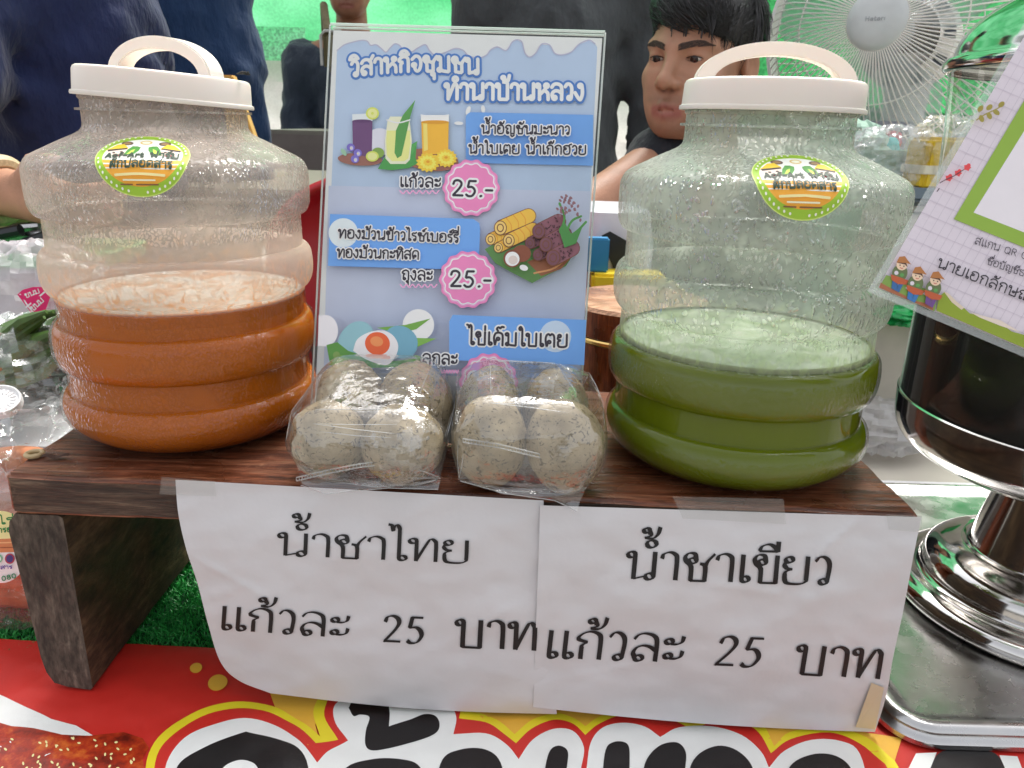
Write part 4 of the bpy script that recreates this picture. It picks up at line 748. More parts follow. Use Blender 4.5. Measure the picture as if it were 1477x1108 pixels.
def jar(name, lab, C, sr, sz, lid_z, level, drink, foam, jm, lid_tilt, lid_az, handle_az, sticker_az, liquid_label, seed):
    t = thing(name, lab, 'drink jar', (C.x, C.y, PZ + 0.001), 'big drink jars on the wooden stand')
    def J(prof): return [(r * sr, z * sz) for r, z in prof]
    sc_ = sr
    B = Vector(t.location)
    MB().lathe(J(cr(JAR[2:], 3)), 128, c=B).build('body', jm, t, angle=26)
    MB().lathe(J(NECK), 96, c=B).build('threaded_neck', jm, t, angle=30)
    # the drink: follows the inside of the wall up to its level
    zs = [z for z in np.linspace(0.0035, level, 170)]
    prof = [(0.0, 0.0032), (0.07, 0.0032)] + [(max(0.01, jar_r(z) - 0.0024 + 0.0017 * max(0.0, 1 - (level - z) / 0.008)), z) for z in zs if z > 0.0036] + [(jar_r(level) - 0.0006, level + 0.0006), (jar_r(level) - 0.0005, level + 0.0029), (jar_r(level) - 0.0030, level + 0.0032)]
    liq = MB().lathe(J(prof), 128, c=B).build('liquid', drink, t, angle=26); liq['label'] = liquid_label
    R0 = (jar_r(level) - 0.0007) * sc_; mb = MB(); nr, na = 40, 128
    def fp(u, v):
        r = R0 * u; a = 2 * PI * v; x, y = r * math.cos(a), r * math.sin(a)
        h = 0.0014 * max(0, fbm((x * 60, y * 60, seed), 4)) * (1 - u ** 6) + 0.0022 * math.exp(-((1 - u) / 0.03) ** 2)
        return B + Vector((x, y, level * sz + 0.0006 + h))
    mb.grid(fp, nr, na); mb.build('foam', foam, t, angle=80)
    # a ring of bubbles clinging to the wall
    mb = MB(); rnd = random.Random(seed)
    for k in range(150):
        a = rnd.uniform(0, 2 * PI); r = rnd.uniform(0.0005, 0.0016); d = R0 * (1 - abs(rnd.gauss(0, 0.05))) - r; zc = level * sz + 0.0008
        mb.lathe([(r * math.cos(e), r * math.sin(e)) for e in np.linspace(0, PI / 2, 4)], 8, c=B + Vector((d * math.cos(a), d * math.sin(a), zc)))
    mb.build('bubbles', foam, t)['kind'] = 'stuff'
    # lid, tilted on its thread
    tilt = Matrix.Rotation(lid_az, 3, 'Z') @ Matrix.Rotation(lid_tilt, 3, 'Y') @ Matrix.Rotation(-lid_az, 3, 'Z'); c = B + Vector((0, 0, lid_z))
    lp = [(0.0632, 0.0), (0.0672, 0.0), (0.0676, 0.0012), (0.0672, 0.0030), (0.0658, 0.0036), (0.0650, 0.0185), (0.0640, 0.0206), (0.0622, 0.0216), (0.0590, 0.0216), (0.0575, 0.0204), (0.0, 0.0204)]
    M3 = tilt
    lid = MB().lathe([(r * sc_, z * sc_) for r, z in lp], 96, c=c, M=M3).build('lid', M_LID, t, angle=35)
    mb = MB(); n = 28; prev = None; vs = []; Hm = M3 @ Matrix.Rotation(handle_az, 3, 'Z')
    for k in range(n + 1):
        th = PI * k / n; ct, st = math.cos(th), math.sin(th)
        for (rr, y) in ((1, -0.0075), (1, 0.0075), (0, 0.0075), (0, -0.0075)):
            ax, az = (0.0585, 0.0280) if rr else (0.0455, 0.0185)
            vs.append(Hm @ (Vector((ax * ct, y, 0.0205 + az * st)) * sc_) + c)
    fs = [(4 * k + i, 4 * k + (i + 1) % 4, 4 * k + 4 + (i + 1) % 4, 4 * k + 4 + i) for k in range(n) for i in range(4)] + [(3, 2, 1, 0), (4 * n, 4 * n + 1, 4 * n + 2, 4 * n + 3)]
    mb.add(vs, fs); h = mb.build('handle', M_LID, None, angle=35, bevel=0.0012)
    h.parent = lid; h.data.transform(Matrix.Translation(-B))
    # sticker on the shoulder
    mats = [ink(148, 190, 60)]
    arc = [(0.0, r, z) for r, z in JP[:1]]
    for r, z in JP[1:]: arc.append((arc[-1][0] + math.hypot((r - arc[-1][1]) * sr, (z - arc[-1][2]) * sz), r, z))
    s_mid = [a_ for a_ in arc if a_[2] >= 0.2185][0][0] + 0.0025
    def fmap(x, y, l):     # x, y in sticker units, laid along the shoulder of the jar
        s_ = s_mid - (y + 1) / 62.0 * 0.0285; k = max(1, next((i for i, a_ in enumerate(arc) if a_[0] >= s_), len(arc) - 1)); a0, a1 = arc[k - 1], arc[k]; f = (s_ - a0[0]) / max(1e-9, a1[0] - a0[0])
        r = (a0[1] + (a1[1] - a0[1]) * f) * sr; z = (a0[2] + (a1[2] - a0[2]) * f) * sz; n_ = Vector(((a1[2] - a0[2]) * sz, -(a1[1] - a0[1]) * sr)).normalized()
        a = sticker_az + x / 100.0 * 0.0295 / r; nl = l + 0.0006; r += n_.x * nl; return B + Vector((r * math.cos(a), r * math.sin(a), z + n_.y * nl))
    A = Art(fmap, mats, cell=3.6); A.step = 1.6e-5
    A.ell(0, 0, 100, 62.5, ink(196, 214, 120), n=48); A.ell(0, 0, 98, 61, ink(146, 184, 48), n=48); A.ell(0, -2, 84, 50, ink(240, 232, 214), n=48)
    A.poly([(84 * math.cos(t_), -2 + 50 * math.sin(t_)) for t_ in np.linspace(0.22, PI - 0.22, 24)], ink(236, 160, 50))
    for x in (-40, 0, 40): A.ell(x, -42 + abs(x) * .08, 13, 6, ink(90, 74, 60) if x else ink(206, 180, 110), n=16); A.ell(x, -42 + abs(x) * .08, 9, 3.6, ink(150, 120, 80) if x else ink(240, 230, 200), n=12)
    for sx in (-1, 1):
        A.poly([(sx * 82, -16), (sx * 74, -22), (sx * 60, -34), (sx * 46, -36), (sx * 36, -27), (sx * 34, -22)], ink(240, 190, 40))
        A.poly([(sx * 78, -15), (sx * 36, -22), (sx * 38, -4), (sx * 70, -2)], ink(244, 206, 190)); A.poly([(sx * 78, -18), (sx * 36, -25), (sx * 36, -21), (sx * 76, -13)], ink(52, 34, 30))
        A.ell(sx * 62, -10, 3.4, 2.2, ink(60, 34, 30), n=10); A.ell(sx * 46, -13, 3.4, 2.2, ink(60, 34, 30), n=10); A.ell(sx * 54, -3, 7, 2, ink(190, 50, 80), n=10)
        A.poly([(sx * 40, -4), (sx * 34, -20), (sx * 26, -30), (sx * 16, -30), (sx * 8, -27), (sx * 10, -18), (sx * 18, -8)], ink(70, 140, 50)); A.poly([(sx * 34, -6), (sx * 26, -18), (sx * 18, -22), (sx * 22, -10)], ink(190, 214, 80))
    DKG = ink(40, 66, 44, 0.9)
    A.lift += 1e-4
    A.text('Aof-Art ฟาร์ม', -76, 5, 78, 5, 11.5, DKG, hw=0.17, bend=4); A.text('ผักปลอดสาร', -64, 24, 66, 24, 10.5, DKG, hw=0.15, bend=3)
    A.line([(-50, 33), (0, 31), (50, 33)], 1.6, ink(250, 214, 150)); A.line([(-34, 39), (30, 39)], 1.2, ink(250, 230, 190), False); A.line([(-40, 45), (-16, 45)], 1.0, ink(120, 84, 50), False); A.line([(-8, 45), (36, 45)], 1.0, ink(120, 84, 50), False)
    for k in range(44):
        th = 2 * PI * k / 44
        A.lift = min(A.lift, 8e-4)
        if k % 11 in (0, 1): continue
        A.ell(91 * math.cos(th), 56 * math.sin(th), 2.2, 2.6, ink(236, 240, 210), th, 6)
    link('sticker', A.mb.mesh('sticker', smooth=True, angle=80), mats, t)
    return t
C_L = Vector((-0.2660, 0.612, 0)); C_Rt = Vector((0.1765, 0.577, 0))
TEA = drink_mat('thai_tea', S(186, 96, 0, 0.95)); GTEA = drink_mat('green_tea', S(104, 116, 0, 0.9))
F_ORA = foam_mat('tea_foam', S(234, 184, 146), S(250, 232, 218), S(255, 246, 240), 34); F_GRN = foam_mat('green_foam', S(176, 196, 150), S(208, 220, 192), S(234, 238, 222), 34)  # tea foam paled towards white, surface glare put into its colour
M_JARL = jar_mat('jar_plastic_warm', 0.25, S(240, 228, 218), (0.975, 0.965, 0.95), False, film=(S(238, 176, 122), 0.110, 0.185, 0.52), level=0.110)
M_JARR = jar_mat('jar_plastic_wet', 0.23, S(228, 234, 224), (0.965, 0.98, 0.965), True, film=(S(206, 220, 176), 0.092, 0.140, 0.40), level=0.094)
def az_of(C): return math.atan2(-C.y, -C.x)
jar('thai_tea_jar', 'clear ribbed plastic jar of orange Thai tea with a crooked ivory lid', C_L, 0.935, 0.995, 0.2545, 0.1105, TEA, F_ORA, M_JARL, math.radians(3.6), 0.25, math.radians(-27), az_of(C_L) - 0.20, 'orange milky Thai tea', 11)
jar('green_tea_jar', 'clear ribbed plastic jar of green tea beaded with condensation, straight ivory lid', C_Rt, 0.938, 1.0, 0.2590, 0.0945, GTEA, F_GRN, M_JARR, math.radians(0.4), 0.0, math.radians(-4), az_of(C_Rt) + 0.26, 'thick green tea', 12)

# ------------------------------------------------------------------ salted eggs in clear bags
def egg_mat():
    m, N, L, P = new_mat('egg_clay'); tc = N.new('ShaderNodeTexCoord')
    n = N.new('ShaderNodeTexNoise'); n.inputs['Scale'].default_value = 55; n.inputs['Detail'].default_value = 8; L.new(tc.outputs['Object'], n.inputs['Vector'])
    r = N.new('ShaderNodeValToRGB'); e = r.color_ramp.elements; e[0].position = 0.3; e[0].color = (*S(126, 112, 86), 1); e[1].position = 0.7; e[1].color = (*S(178, 161, 128), 1); L.new(n.outputs['Fac'], r.inputs['Fac'])
    mp = N.new('ShaderNodeMapping'); mp.inputs['Scale'].default_value = (1.0, 1.3, 1.3); mp.inputs['Rotation'].default_value = (0.5, 0.4, 0.3); L.new(tc.outputs['Object'], mp.inputs['Vector'])
    n2 = N.new('ShaderNodeTexNoise'); n2.inputs['Scale'].default_value = 210; n2.inputs['Detail'].default_value = 5; n2.inputs['Distortion'].default_value = 1.5; L.new(mp.outputs['Vector'], n2.inputs['Vector'])
    r2 = N.new('ShaderNodeValToRGB'); r2.color_ramp.elements[0].position = 0.345; r2.color_ramp.elements[0].color = (*S(124, 118, 100), 1); r2.color_ramp.elements[1].position = 0.445; r2.color_ramp.elements[1].color = (1, 1, 1, 1); L.new(n2.outputs['Fac'], r2.inputs['Fac'])
    mx = N.new('ShaderNodeMix'); mx.data_type = 'RGBA'; mx.blend_type = 'MULTIPLY'; mx.inputs[0].default_value = 0.9; L.new(r.outputs['Color'], mx.inputs[6]); L.new(r2.outputs['Color'], mx.inputs[7]); L.new(mx.outputs[2], P.inputs['Base Color'])
    P.inputs['Roughness'].default_value = 0.85
    bp = N.new('ShaderNodeBump'); bp.inputs['Strength'].default_value = 0.5; bp.inputs['Distance'].default_value = 0.003; L.new(n.outputs['Fac'], bp.inputs['Height']); L.new(bp.outputs['Normal'], P.inputs['Normal'])
    return m
M_EGG = egg_mat(); M_WRAP = film_mat('cling_film', haze=0.06, rough=0.12, bump=0.9, bscale=90, base=0.09, hnoise=0.10, hscale=50)
M_BAG = film_mat('bag_film', tint=(0.985, 0.985, 0.98), haze=0.045, rough=0.05, bump=0.6, bscale=60, base=0.14, hnoise=0.07, hscale=26)
M_SEAM = film_mat('bag_seam', haze=0.30, rough=0.1, base=0.12)
def egg(px, py, w_, h_, Y, lab, seed, tilt=0.0):
    c = at_y(px, py, Y); k = (Y * math.cos(PITCH) + (ZC - c.z) * math.sin(PITCH)) / FPX; rx = w_ * k / 2; rz = max(rx * 1.08, h_ * k / 2)
    rz = min(.0345, max(.0265, c.z - PZ - .002)) if Y < .53 else .0365
    c.z = PZ + 0.003 + rz
    o = bpy.data.objects.new('salted_egg', None)
    mb = MB(); n, m_ = 40, 26; Rm = Matrix.Rotation(tilt, 3, 'Y')
    def f(u, v):
        th = PI * v; a = 2 * PI * u; d = Vector((math.sin(th) * math.cos(a), math.sin(th) * math.sin(a), math.cos(th)))
        kk = 1 + 0.06 * fbm(d * 1.3 + Vector((seed, 0, 0)), 3) + 0.022 * fbm(d * 8 + Vector((seed, 0, 0)), 2)
        return Rm @ Vector((d.x * rx * kk, d.y * rx * kk, d.z * rz * (1 - 0.06 * d.z) * kk)) + c
    mb.grid(f, n, m_); me = mb.mesh('salted_egg', angle=180); me.transform(Matrix.Translation(-c))
    bm = bmesh.new(); bm.from_mesh(me); bmesh.ops.remove_doubles(bm, verts=bm.verts[:], dist=1e-5); bm.to_mesh(me); bm.free()
    o = link('salted_egg', me, M_EGG); o.location = c
    tag(o, lab, 'egg', 'clay coated salted eggs in clear bags')
    return o, c, rx, rz
def clear_bag(eggs, lab, extra, seed, zip_pts, tail):
    """taut film over the eggs: a hull of points just off them, faceted like stretched plastic, with a zip seam and a hanging tail"""
    rnd = random.Random(seed); pts = []
    for (_, c, rx, rz) in eggs:
        for k in range(190):
            th = math.acos(rnd.uniform(-1, 1)); a = rnd.uniform(0, 2 * PI); g = 1.085
            p = c + Vector((math.sin(th) * math.cos(a) * rx * g, math.sin(th) * math.sin(a) * rx * g, math.cos(th) * rz * g)); p.z = max(p.z, PZ + 0.0022); pts.append(p)
    pts += [at_y(x, y, Y) for x, y, Y in extra]
    for p in pts: p.z = max(p.z, PZ + 0.0022)
    bm = bmesh.new()
    for p in pts: bm.verts.new(p)
    r = bmesh.ops.convex_hull(bm, input=bm.verts[:]); bmesh.ops.delete(bm, geom=list(set(r['geom_interior'] + r['geom_unused'])), context='VERTS')
    bmesh.ops.subdivide_edges(bm, edges=bm.edges[:], cuts=2, use_grid_fill=True)
    for v in bm.verts:
        q = v.co; d = 0.0016 * fbm((q.x * 60, q.y * 60, q.z * 60 + seed), 3); v.co = q + Vector((d, d * .7, d * .6 if q.z > PZ + .005 else 0))
    me = bpy.data.meshes.new('clear_bag'); bm.to_mesh(me); bm.free()
    me.polygons.foreach_set('use_smooth', [True] * len(me.polygons)); me.set_sharp_from_angle(angle=math.radians(14))
    cen = sum((e[1] for e in eggs), Vector()) / len(eggs); cen.z = PZ
    t = thing('clear_bag', lab, 'plastic bag', cen, 'clear plastic bags of salted eggs')
    ed = sorted(((me.vertices[e.vertices[0]].co - me.vertices[e.vertices[1]].co).length, e.index) for e in me.edges); mb = MB(); rnd2 = random.Random(seed + 9)
    bmh = bmesh.new(); [bmh.verts.new(p) for p in pts]; bmesh.ops.convex_hull(bmh, input=bmh.verts[:]); es = [e for e in bmh.edges if len(e.link_faces) == 2 and e.calc_length() > .018 and e.calc_face_angle(0) > .10]
    rnd2.shuffle(es)
    for e in es[:26]:
        a_, b_ = e.verts[0].co.copy(), e.verts[1].co.copy(); rr_ = rnd2.uniform(.00018, .00042); mid = a_.lerp(b_, .5) + Vector((rnd2.uniform(-1, 1), -.6, rnd2.uniform(-1, 1))) * .0008
        mb.tube([a_, a_.lerp(mid, .5), mid, mid.lerp(b_, .5), b_], [rr_ * .3, rr_, rr_, rr_, rr_ * .3], 5)
    bmh.free()
    link('film', me, M_BAG, t)
    cr_ = mb.build('crease_glints', M_SEAM, t); cr_['kind'] = 'stuff'  # pale tubes laid on hull edges as painted glints along the folds
    A_ = [at_y(*p) for p in zip_pts]; mb = MB()
    for off in (0.0, 0.0026):
        mb.tube([p + Vector((0, -0.001, -off)) for p in A_], 0.00055, 6)
    n = 40
    for k in range(n):
        f = k / n * (len(A_) - 1); i = int(f); p = A_[i].lerp(A_[i + 1], f - i); mb.box(p + Vector((0, -0.001, -0.0013)), (0.0005, 0.0006, 0.0024))
    mb.build('zip_seal', M_SEAM, t)
    T = [[at_y(*q) for q in row] for row in tail]; mb = MB()
    def f(u, v):
        a = u * (len(T[0]) - 1); i = min(int(a), len(T[0]) - 2); fr = a - i; p = T[0][i].lerp(T[0][i + 1], fr); q = T[1][i].lerp(T[1][i + 1], fr)
        w_ = p.lerp(q, v); return w_ + Vector((0, 0.0020 * fbm((w_.x * 70, w_.z * 70, seed + 3), 3) - 0.0012 * math.sin(v * 5 + u * 8), 0))
    mb.grid(f, 24, 8); mb.build('bag_flap', M_BAG, t, angle=25)
    mb = MB(); rn = random.Random(seed + 1)
    mb.tube([T[1][i].lerp(T[1][i + 1], k / 4) for i in range(len(T[1]) - 1) for k in range(4)] + [T[1][-1]], 0.0004, 6)
    mb.build('hem', M_SEAM, t)
    return t
def torn_film(e, seed, a0, thr):
    o, c, rx, rz = e; mb = MB(); n, m_ = 44, 26
    def P(u, v):
        th = PI * .62 * v; a = 2 * PI * u; d = Vector((math.sin(th) * math.cos(a), math.sin(th) * math.sin(a), math.cos(th)))
        k = 1.052 + .022 * fbm(d * 5 + Vector((seed, 0, 0)), 4) + .012 * abs(fbm(d * 9, 2)); return Vector((d.x * rx * k, d.y * rx * k, d.z * rz * k)) + c, d
    V = [P(i / n, j / m_) for j in range(m_ + 1) for i in range(n + 1)]; fs = []
    for j in range(m_):
        for i in range(n):
            d = V[j * (n + 1) + i][1]; g = fbm(d * 2.2 + Vector((seed * 3, 1, 0)), 4) + .5 * (d.x * math.cos(a0) + d.y * math.sin(a0)) + .25 * d.z
            if g > thr: fs.append((j * (n + 1) + i, j * (n + 1) + i + 1, (j + 1) * (n + 1) + i + 1, (j + 1) * (n + 1) + i))
    mb.add([p for p, _ in V], fs); me = mb.mesh('torn_film', angle=30); me.transform(Matrix.Translation(-Vector(o.location))); f = link('torn_film', me, M_TORN, None); f.parent = o
M_TORN = film_mat('torn_film', haze=0.20, hcol=(.9, .87, .8), rough=.12, bump=.9, bscale=140, base=.12, hnoise=.22, hscale=70)
E1 = [egg(472, 634, 106, 136, 0.506, 'speckled clay egg at the front left of the left bag', 1), egg(581, 640, 118, 128, 0.501, 'speckled clay egg at the front right of the left bag, with torn film on top', 2, 0.2),
      egg(506, 575, 100, 112, 0.556, 'speckled clay egg behind in the left bag, nearer the orange jar', 3), egg(598, 577, 108, 112, 0.554, 'speckled clay egg behind in the left bag, nearer the middle of the stand', 4)]
E2 = [egg(708, 636, 104, 138, 0.500, 'tall speckled clay egg at the front left of the right bag', 5), egg(815, 642, 114, 126, 0.495, 'round speckled clay egg at the front right of the right bag', 6, -0.15),
      egg(706, 566, 92, 108, 0.552, 'speckled clay egg behind in the right bag, nearer the middle of the stand', 7), egg(802, 570, 96, 100, 0.548, 'speckled clay egg behind in the right bag, nearer the green jar', 8)]
torn_film(E1[1], 2, -1.2, .62); torn_film(E2[3], 8, -1.6, .50); torn_film(E2[2], 9, -.8, .55)
clear_bag(E1, 'clear zip bag holding four clay coated eggs, left one, beside the orange jar', [(421, 592, .50), (457, 540, .575), (560, 532, .578), (642, 530, .578), (654, 572, .56), (424, 668, .488), (636, 690, .486), (520, 700, .482)], 21,
          [(428, 688, .4845), (470, 678, .481), (520, 668, .4805), (560, 664, .480), (610, 658, .482)], [[(428, 668, .4845), (500, 690, .481), (560, 696, .480), (636, 692, .4815)], [(434, 700, .4835), (470, 712, .479), (560, 704, .478), (632, 706, .480)]])
clear_bag(E2, 'clear zip bag holding four clay coated eggs, right one, beside the green jar', [(656, 592, .50), (662, 532, .572), (700, 517, .577), (770, 526, .574), (850, 538, .568), (870, 580, .53), (868, 650, .49), (662, 690, .480), (832, 712, .474)], 22,
          [(668, 632, .479), (720, 640, .4755), (770, 652, .475), (848, 674, .477)], [[(660, 690, .4795), (730, 702, .476), (800, 708, .474), (846, 700, .4745)], [(664, 694, .478), (730, 712, .474), (800, 722, .4715), (832, 737, .471)]])
# ------------------------------------------------------------------ steel drink dispenser on the right
M_CHROME = mat('polished_steel', (0.62, 0.60, 0.58), 0.10, metal=1.0, var=0.04, scale=14, rvar=0.04)
M_SATIN = mat('satin_steel', (0.55, 0.54, 0.53), 0.28, metal=1.0, var=0.06, scale=40, bump=0.05, bscale=300, rvar=0.08)
M_GLASS = film_mat('clear_tank', tint=(0.93, 0.96, 0.95), haze=0.04, hcol=(0.8, 0.84, 0.82), rough=0.03, base=0.035)
def rrect(w_, h_, r, n=10):
    pts = []
    for cx, cy, a0 in ((w_ / 2 - r, h_ / 2 - r, 0), (-w_ / 2 + r, h_ / 2 - r, PI / 2), (-w_ / 2 + r, -h_ / 2 + r, PI), (w_ / 2 - r, -h_ / 2 + r, 1.5 * PI)):
        pts += [(cx + r * math.cos(a0 + PI / 2 * k / n), cy + r * math.sin(a0 + PI / 2 * k / n)) for k in range(n + 1)]
    return pts
AX, AY = 0.5035, 0.64; ZT = TZ + 0.0125
def loft_rrect(mb, c, w_, h_, r, prof, cap=True):
    base = None
    for ins, z in prof:
        pts = rrect(w_ - 2 * ins, h_ - 2 * ins, max(0.004, r - ins)); n = len(pts); k = len(mb.v); mb.v += [(c[0] + x, c[1] + y, c[2] + z) for x, y in pts]
        if base is not None:
            for i in range(n): j = (i + 1) % n; mb.f.append((base + i, base + j, k + j, k + i)); mb.mi.append(0)
        base = k
    if cap: mb.f.append(tuple(range(base, base + n))); mb.mi.append(0)
t = thing('drink_dispenser', 'steel drink dispenser with a tank of black coffee on a polished pedestal and square tray', 'drink dispenser', (AX, AY, ZT))
mb = MB(); cx0 = at_z(1264, 1040, ZT).x; fy = at_z(1400, 1084, ZT).y; W_ = 2 * (AX - cx0 + 0.004); loft_rrect(mb, (cx0 + W_ / 2, fy + W_ / 2, ZT), W_, W_, 0.035, [(0.006, 0), (0.0, 0.001), (0.0, 0.005), (0.0035, 0.0075), (0.0045, 0.010), (0.0025, 0.0135), (0.0045, 0.0175), (0.009, 0.019), (0.014, 0.0172), (0.020, 0.0125), (0.028, 0.0105), (0.06, 0.0100)])
mb.build('tray', M_SATIN, t, angle=50)
c = (AX, AY, ZT + 0.0106)
MB().lathe(cr([(0.112, 0.0), (0.119, 0.002), (0.1225, 0.009), (0.119, 0.0165), (0.111, 0.021), (0.103, 0.0225), (0.0985, 0.0255), (0.0975, 0.031), (0.0945, 0.0405), (0.086, 0.048), (0.074, 0.0525), (0.066, 0.054), (0.066, 0.054), (0.0615, 0.056), (0.0600, 0.062), (0.0560, 0.080), (0.0505, 0.105), (0.0465, 0.128), (0.0455, 0.1375)], 4), 128, c=c).build('pedestal', M_CHROME, t, angle=50)
zc = ZC - 0.434 + 0.0231 + 0.1380   # underside of the cup
zc = ZC - 0.2860
MB().lathe(cr([(0.030, 0.0), (0.080, 0.001), (0.112, 0.006), (0.132, 0.014), (0.1425, 0.025), (0.1465, 0.037), (0.1475, 0.050), (0.148, 0.0600), (0.148, 0.0600), (0.1465, 0.0612), (0.142, 0.0612)], 4), 128, c=(AX, AY, zc)).build('cup', M_CHROME, t, angle=50)
zt = zc + 0.0615; htank = ZC + 0.050 - zt
tank = [(0.1462, 0.0), (0.1462, 0.02), (0.1465, 0.10), (0.1480, 0.18), (0.1510, 0.23), (0.1545, htank - 0.006), (0.1555, htank)]
MB().lathe(tank, 128, c=(AX, AY, zt)).build('tank', M_GLASS, t, angle=60)
M_COFFEE = mat('black_coffee', (0.006, 0.004, 0.003), 0.12, var=0.05, spec=0.35)
lv = 0.128
MB().lathe([(0.0, 0.001), (0.1445, 0.001), (0.1445, 0.02), (0.1448, 0.10), (0.1452, lv), (0.0, lv)], 128, c=(AX, AY, zt)).build('coffee', M_COFFEE, t, angle=40)
MB().lathe(cr([(0.1555, 0.0), (0.1600, 0.0015), (0.1615, 0.006), (0.1600, 0.0105), (0.1560, 0.012), (0.1545, 0.013), (0.1510, 0.026), (0.140, 0.041), (0.118, 0.056), (0.085, 0.069), (0.04, 0.077), (0.022, 0.079), (0.018, 0.084), (0.022, 0.094), (0.014, 0.104), (0.0, 0.106)], 4), 128, c=(AX, AY, ZC + 0.050)).build('domed_lid', M_CHROME, t, angle=50)
mb = MB(); fa = math.radians(-78)
for k in range(1): mb.tube([(AX + .146 * math.cos(fa), AY + .146 * math.sin(fa), zc + .03), (AX + .19 * math.cos(fa), AY + .19 * math.sin(fa), zc + .03), (AX + .2 * math.cos(fa), AY + .2 * math.sin(fa), zc - .0)], 0.009, 12)
mb.build('tap', M_CHROME, t)

# ------------------------------------------------------------------ laminated payment sign hung askew on the dispenser
def pay_sign():
    PC = at_y(1400, 300, 0.452); Nn = Vector((-0.10, -0.97, 0.22)).normalized()
    fm = lambda x, y, l: on_plane(x, y, PC, Nn) + Nn * l
    e1 = (211.0, -361.0); e2 = (212.0, 89.0); bl = (1265.5, 415.0)
    def B(a, b): return (bl[0] + e1[0] * a + e2[0] * b, bl[1] + e1[1] * a + e2[1] * b)
    t = thing('payment_sign', 'laminated payment sign with a green frame and three small farmers, hung askew on the dispenser', 'sign', fm(1400, 430, 0))
    W = ink(226, 216, 226, 1.0); A = Art(fm, [W]); A.step = 5e-5; A.lift = 3e-4
    def quad(a0, b0, a1, b1, m): return A.poly([B(a0, b0), B(a0, b1), B(a1, b1), B(a1, b0)], m)
    quad(0, 0, 1.5, 1.5, W)
    GRD = ink(206, 196, 208, 1.0)
    for k in range(1, 30): A.line([B(0.0, k * .055), B(1.5, k * .055)], 0.35, GRD, False)
    for k in range(1, 30): A.line([B(k * .05, 0), B(k * .05, 1.5)], 0.35, GRD, False)
    GRN = ink(136, 168, 62); OLV = ink(132, 150, 40); OL2 = ink(150, 138, 60)
    A.poly([(1374.7, 316.4), (1477 + 70, 145 - 119), (1700, 120), (1640, 423)], GRN)
    A.poly([(1403, 307), (1477 + 50, 193 - 86), (1700, 180), (1640, 400)], ink(238, 232, 238, 1.0))
    A.text('สแกน QR Code', 1404, 352, 1500, 381, 9.5, ink(60, 54, 66), hw=0.055); A.text('ชื่อบัญชีธนาคาร', 1421, 381, 1510, 411, 8.5, ink(60, 54, 66), hw=0.065); A.text('นายเอกลักษณ', 1349, 385, 1481, 436, 13, ink(34, 28, 38), hw=0.07)
    A.poly([(1348, 448), (1352, 428), (1360, 421), (1372, 432), (1384, 441), (1396, 452), (1410, 455), (1424, 462), (1440, 466), (1456, 478), (1478, 484), (1520, 500), (1580, 540), (1700, 600), B(0, 1.5)], OLV)
    A.poly([(1358, 420), (1366, 424), (1378, 436), (1388, 444), (1384, 447), (1370, 436)], ink(206, 190, 168)); A.poly([(1396, 450), (1420, 457), (1440, 462), (1470, 480), (1440, 470), (1410, 458)], ink(214, 200, 186))
    A.poly([B(0, 0), (1276, 397), (1300, 404), (1325, 414), (1350, 424), (1345, 449)], ink(120, 150, 70)); A.poly([B(0, 0), (1268, 408), (1290, 420), (1318, 434), (1344, 440), (1343, 448)], ink(158, 96, 66))
    for x, y in ((1293, 411), (1306, 416), (1314, 413), (1331, 424), (1286, 402)): A.ell(x, y, 2.6, 1.8, W, .4, 9)
    for x, y, lg in ((1296, 388, (52, 96, 150)), (1318, 403, (52, 110, 170)), (1343, 410, (104, 70, 130))):
        A.poly([(x - 11, y + 14), (x - 3, y + 17), (x - 6, y + 32), (x - 13, y + 28)], ink(*lg)); A.poly([(x - 2, y + 17), (x + 5, y + 20), (x - 2, y + 34), (x - 6, y + 32)], ink(*lg))
        A.ell(x - 1, y + 6, 11, 12, ink(96, 110, 70), .4); A.poly([(x - 14, y + 8), (x + 12, y + 17), (x + 8, y + 23), (x - 4, y + 22), (x - 13, y + 16)], ink(178, 86, 50)); A.ell(x - 6, y + 6, 3, 3, W); A.ell(x + 2, y + 9, 3, 2.5, ink(90, 150, 80))
        A.ell(x + 2, y - 6, 8, 8.5, ink(240, 196, 168), .4); A.poly([(x - 6, y - 9), (x - 2, y - 17), (x + 6, y - 18), (x + 11, y - 11), (x + 15, y - 6), (x + 8, y - 8)], ink(170, 110, 60)); A.poly([(x - 6, y - 9), (x + 8, y - 8), (x + 10, y - 2), (x + 6, y - 6), (x - 3, y - 8)], ink(80, 50, 40))
        A.ell(x - 1, y - 5, .9, 1.1, ink(50, 34, 34), n=8); A.ell(x + 4.5, y - 3.5, .9, 1.1, ink(50, 34, 34), n=8); A.line([(x - 1, y - 1.5), (x + 1, y - .5), (x + 3, y - .6)], .5, ink(190, 80, 80))
    A.line([(1403, 176), (1415, 168), (1432, 160), (1440, 154)], 0.8, OL2)
    for x, y, a in ((1410, 174, 1.2), (1421, 170, 1.1), (1431, 165, .6), (1421, 158, -.7), (1438, 154, -.7), (1408, 160, -.9)): A.ell(x, y, 5.4, 3.6, OL2, a, 12)
    RD = ink(214, 70, 74)
    for x, y in ((1363, 259), (1376, 252), (1389, 244)):
        A.ell(x, y, 5, 4.6, RD, n=10, wob=.18, wn=5); A.ell(x + 2, y - 3, 3, 3, RD, n=8)
    A.line([(1350, 266), (1357, 262), (1370, 256), (1384, 247)], .6, ink(80, 60, 70)); A.line([(1349, 274), (1346, 278)], .7, ink(80, 60, 70), False)
    A.build('print', t)
    M_LAM = film_mat('laminate', tint=(0.97, 0.98, 0.98), haze=0.12, hcol=(0.85, 0.88, 0.88), rough=0.12, base=0.08)
    mb = MB(); o_ = 0.042
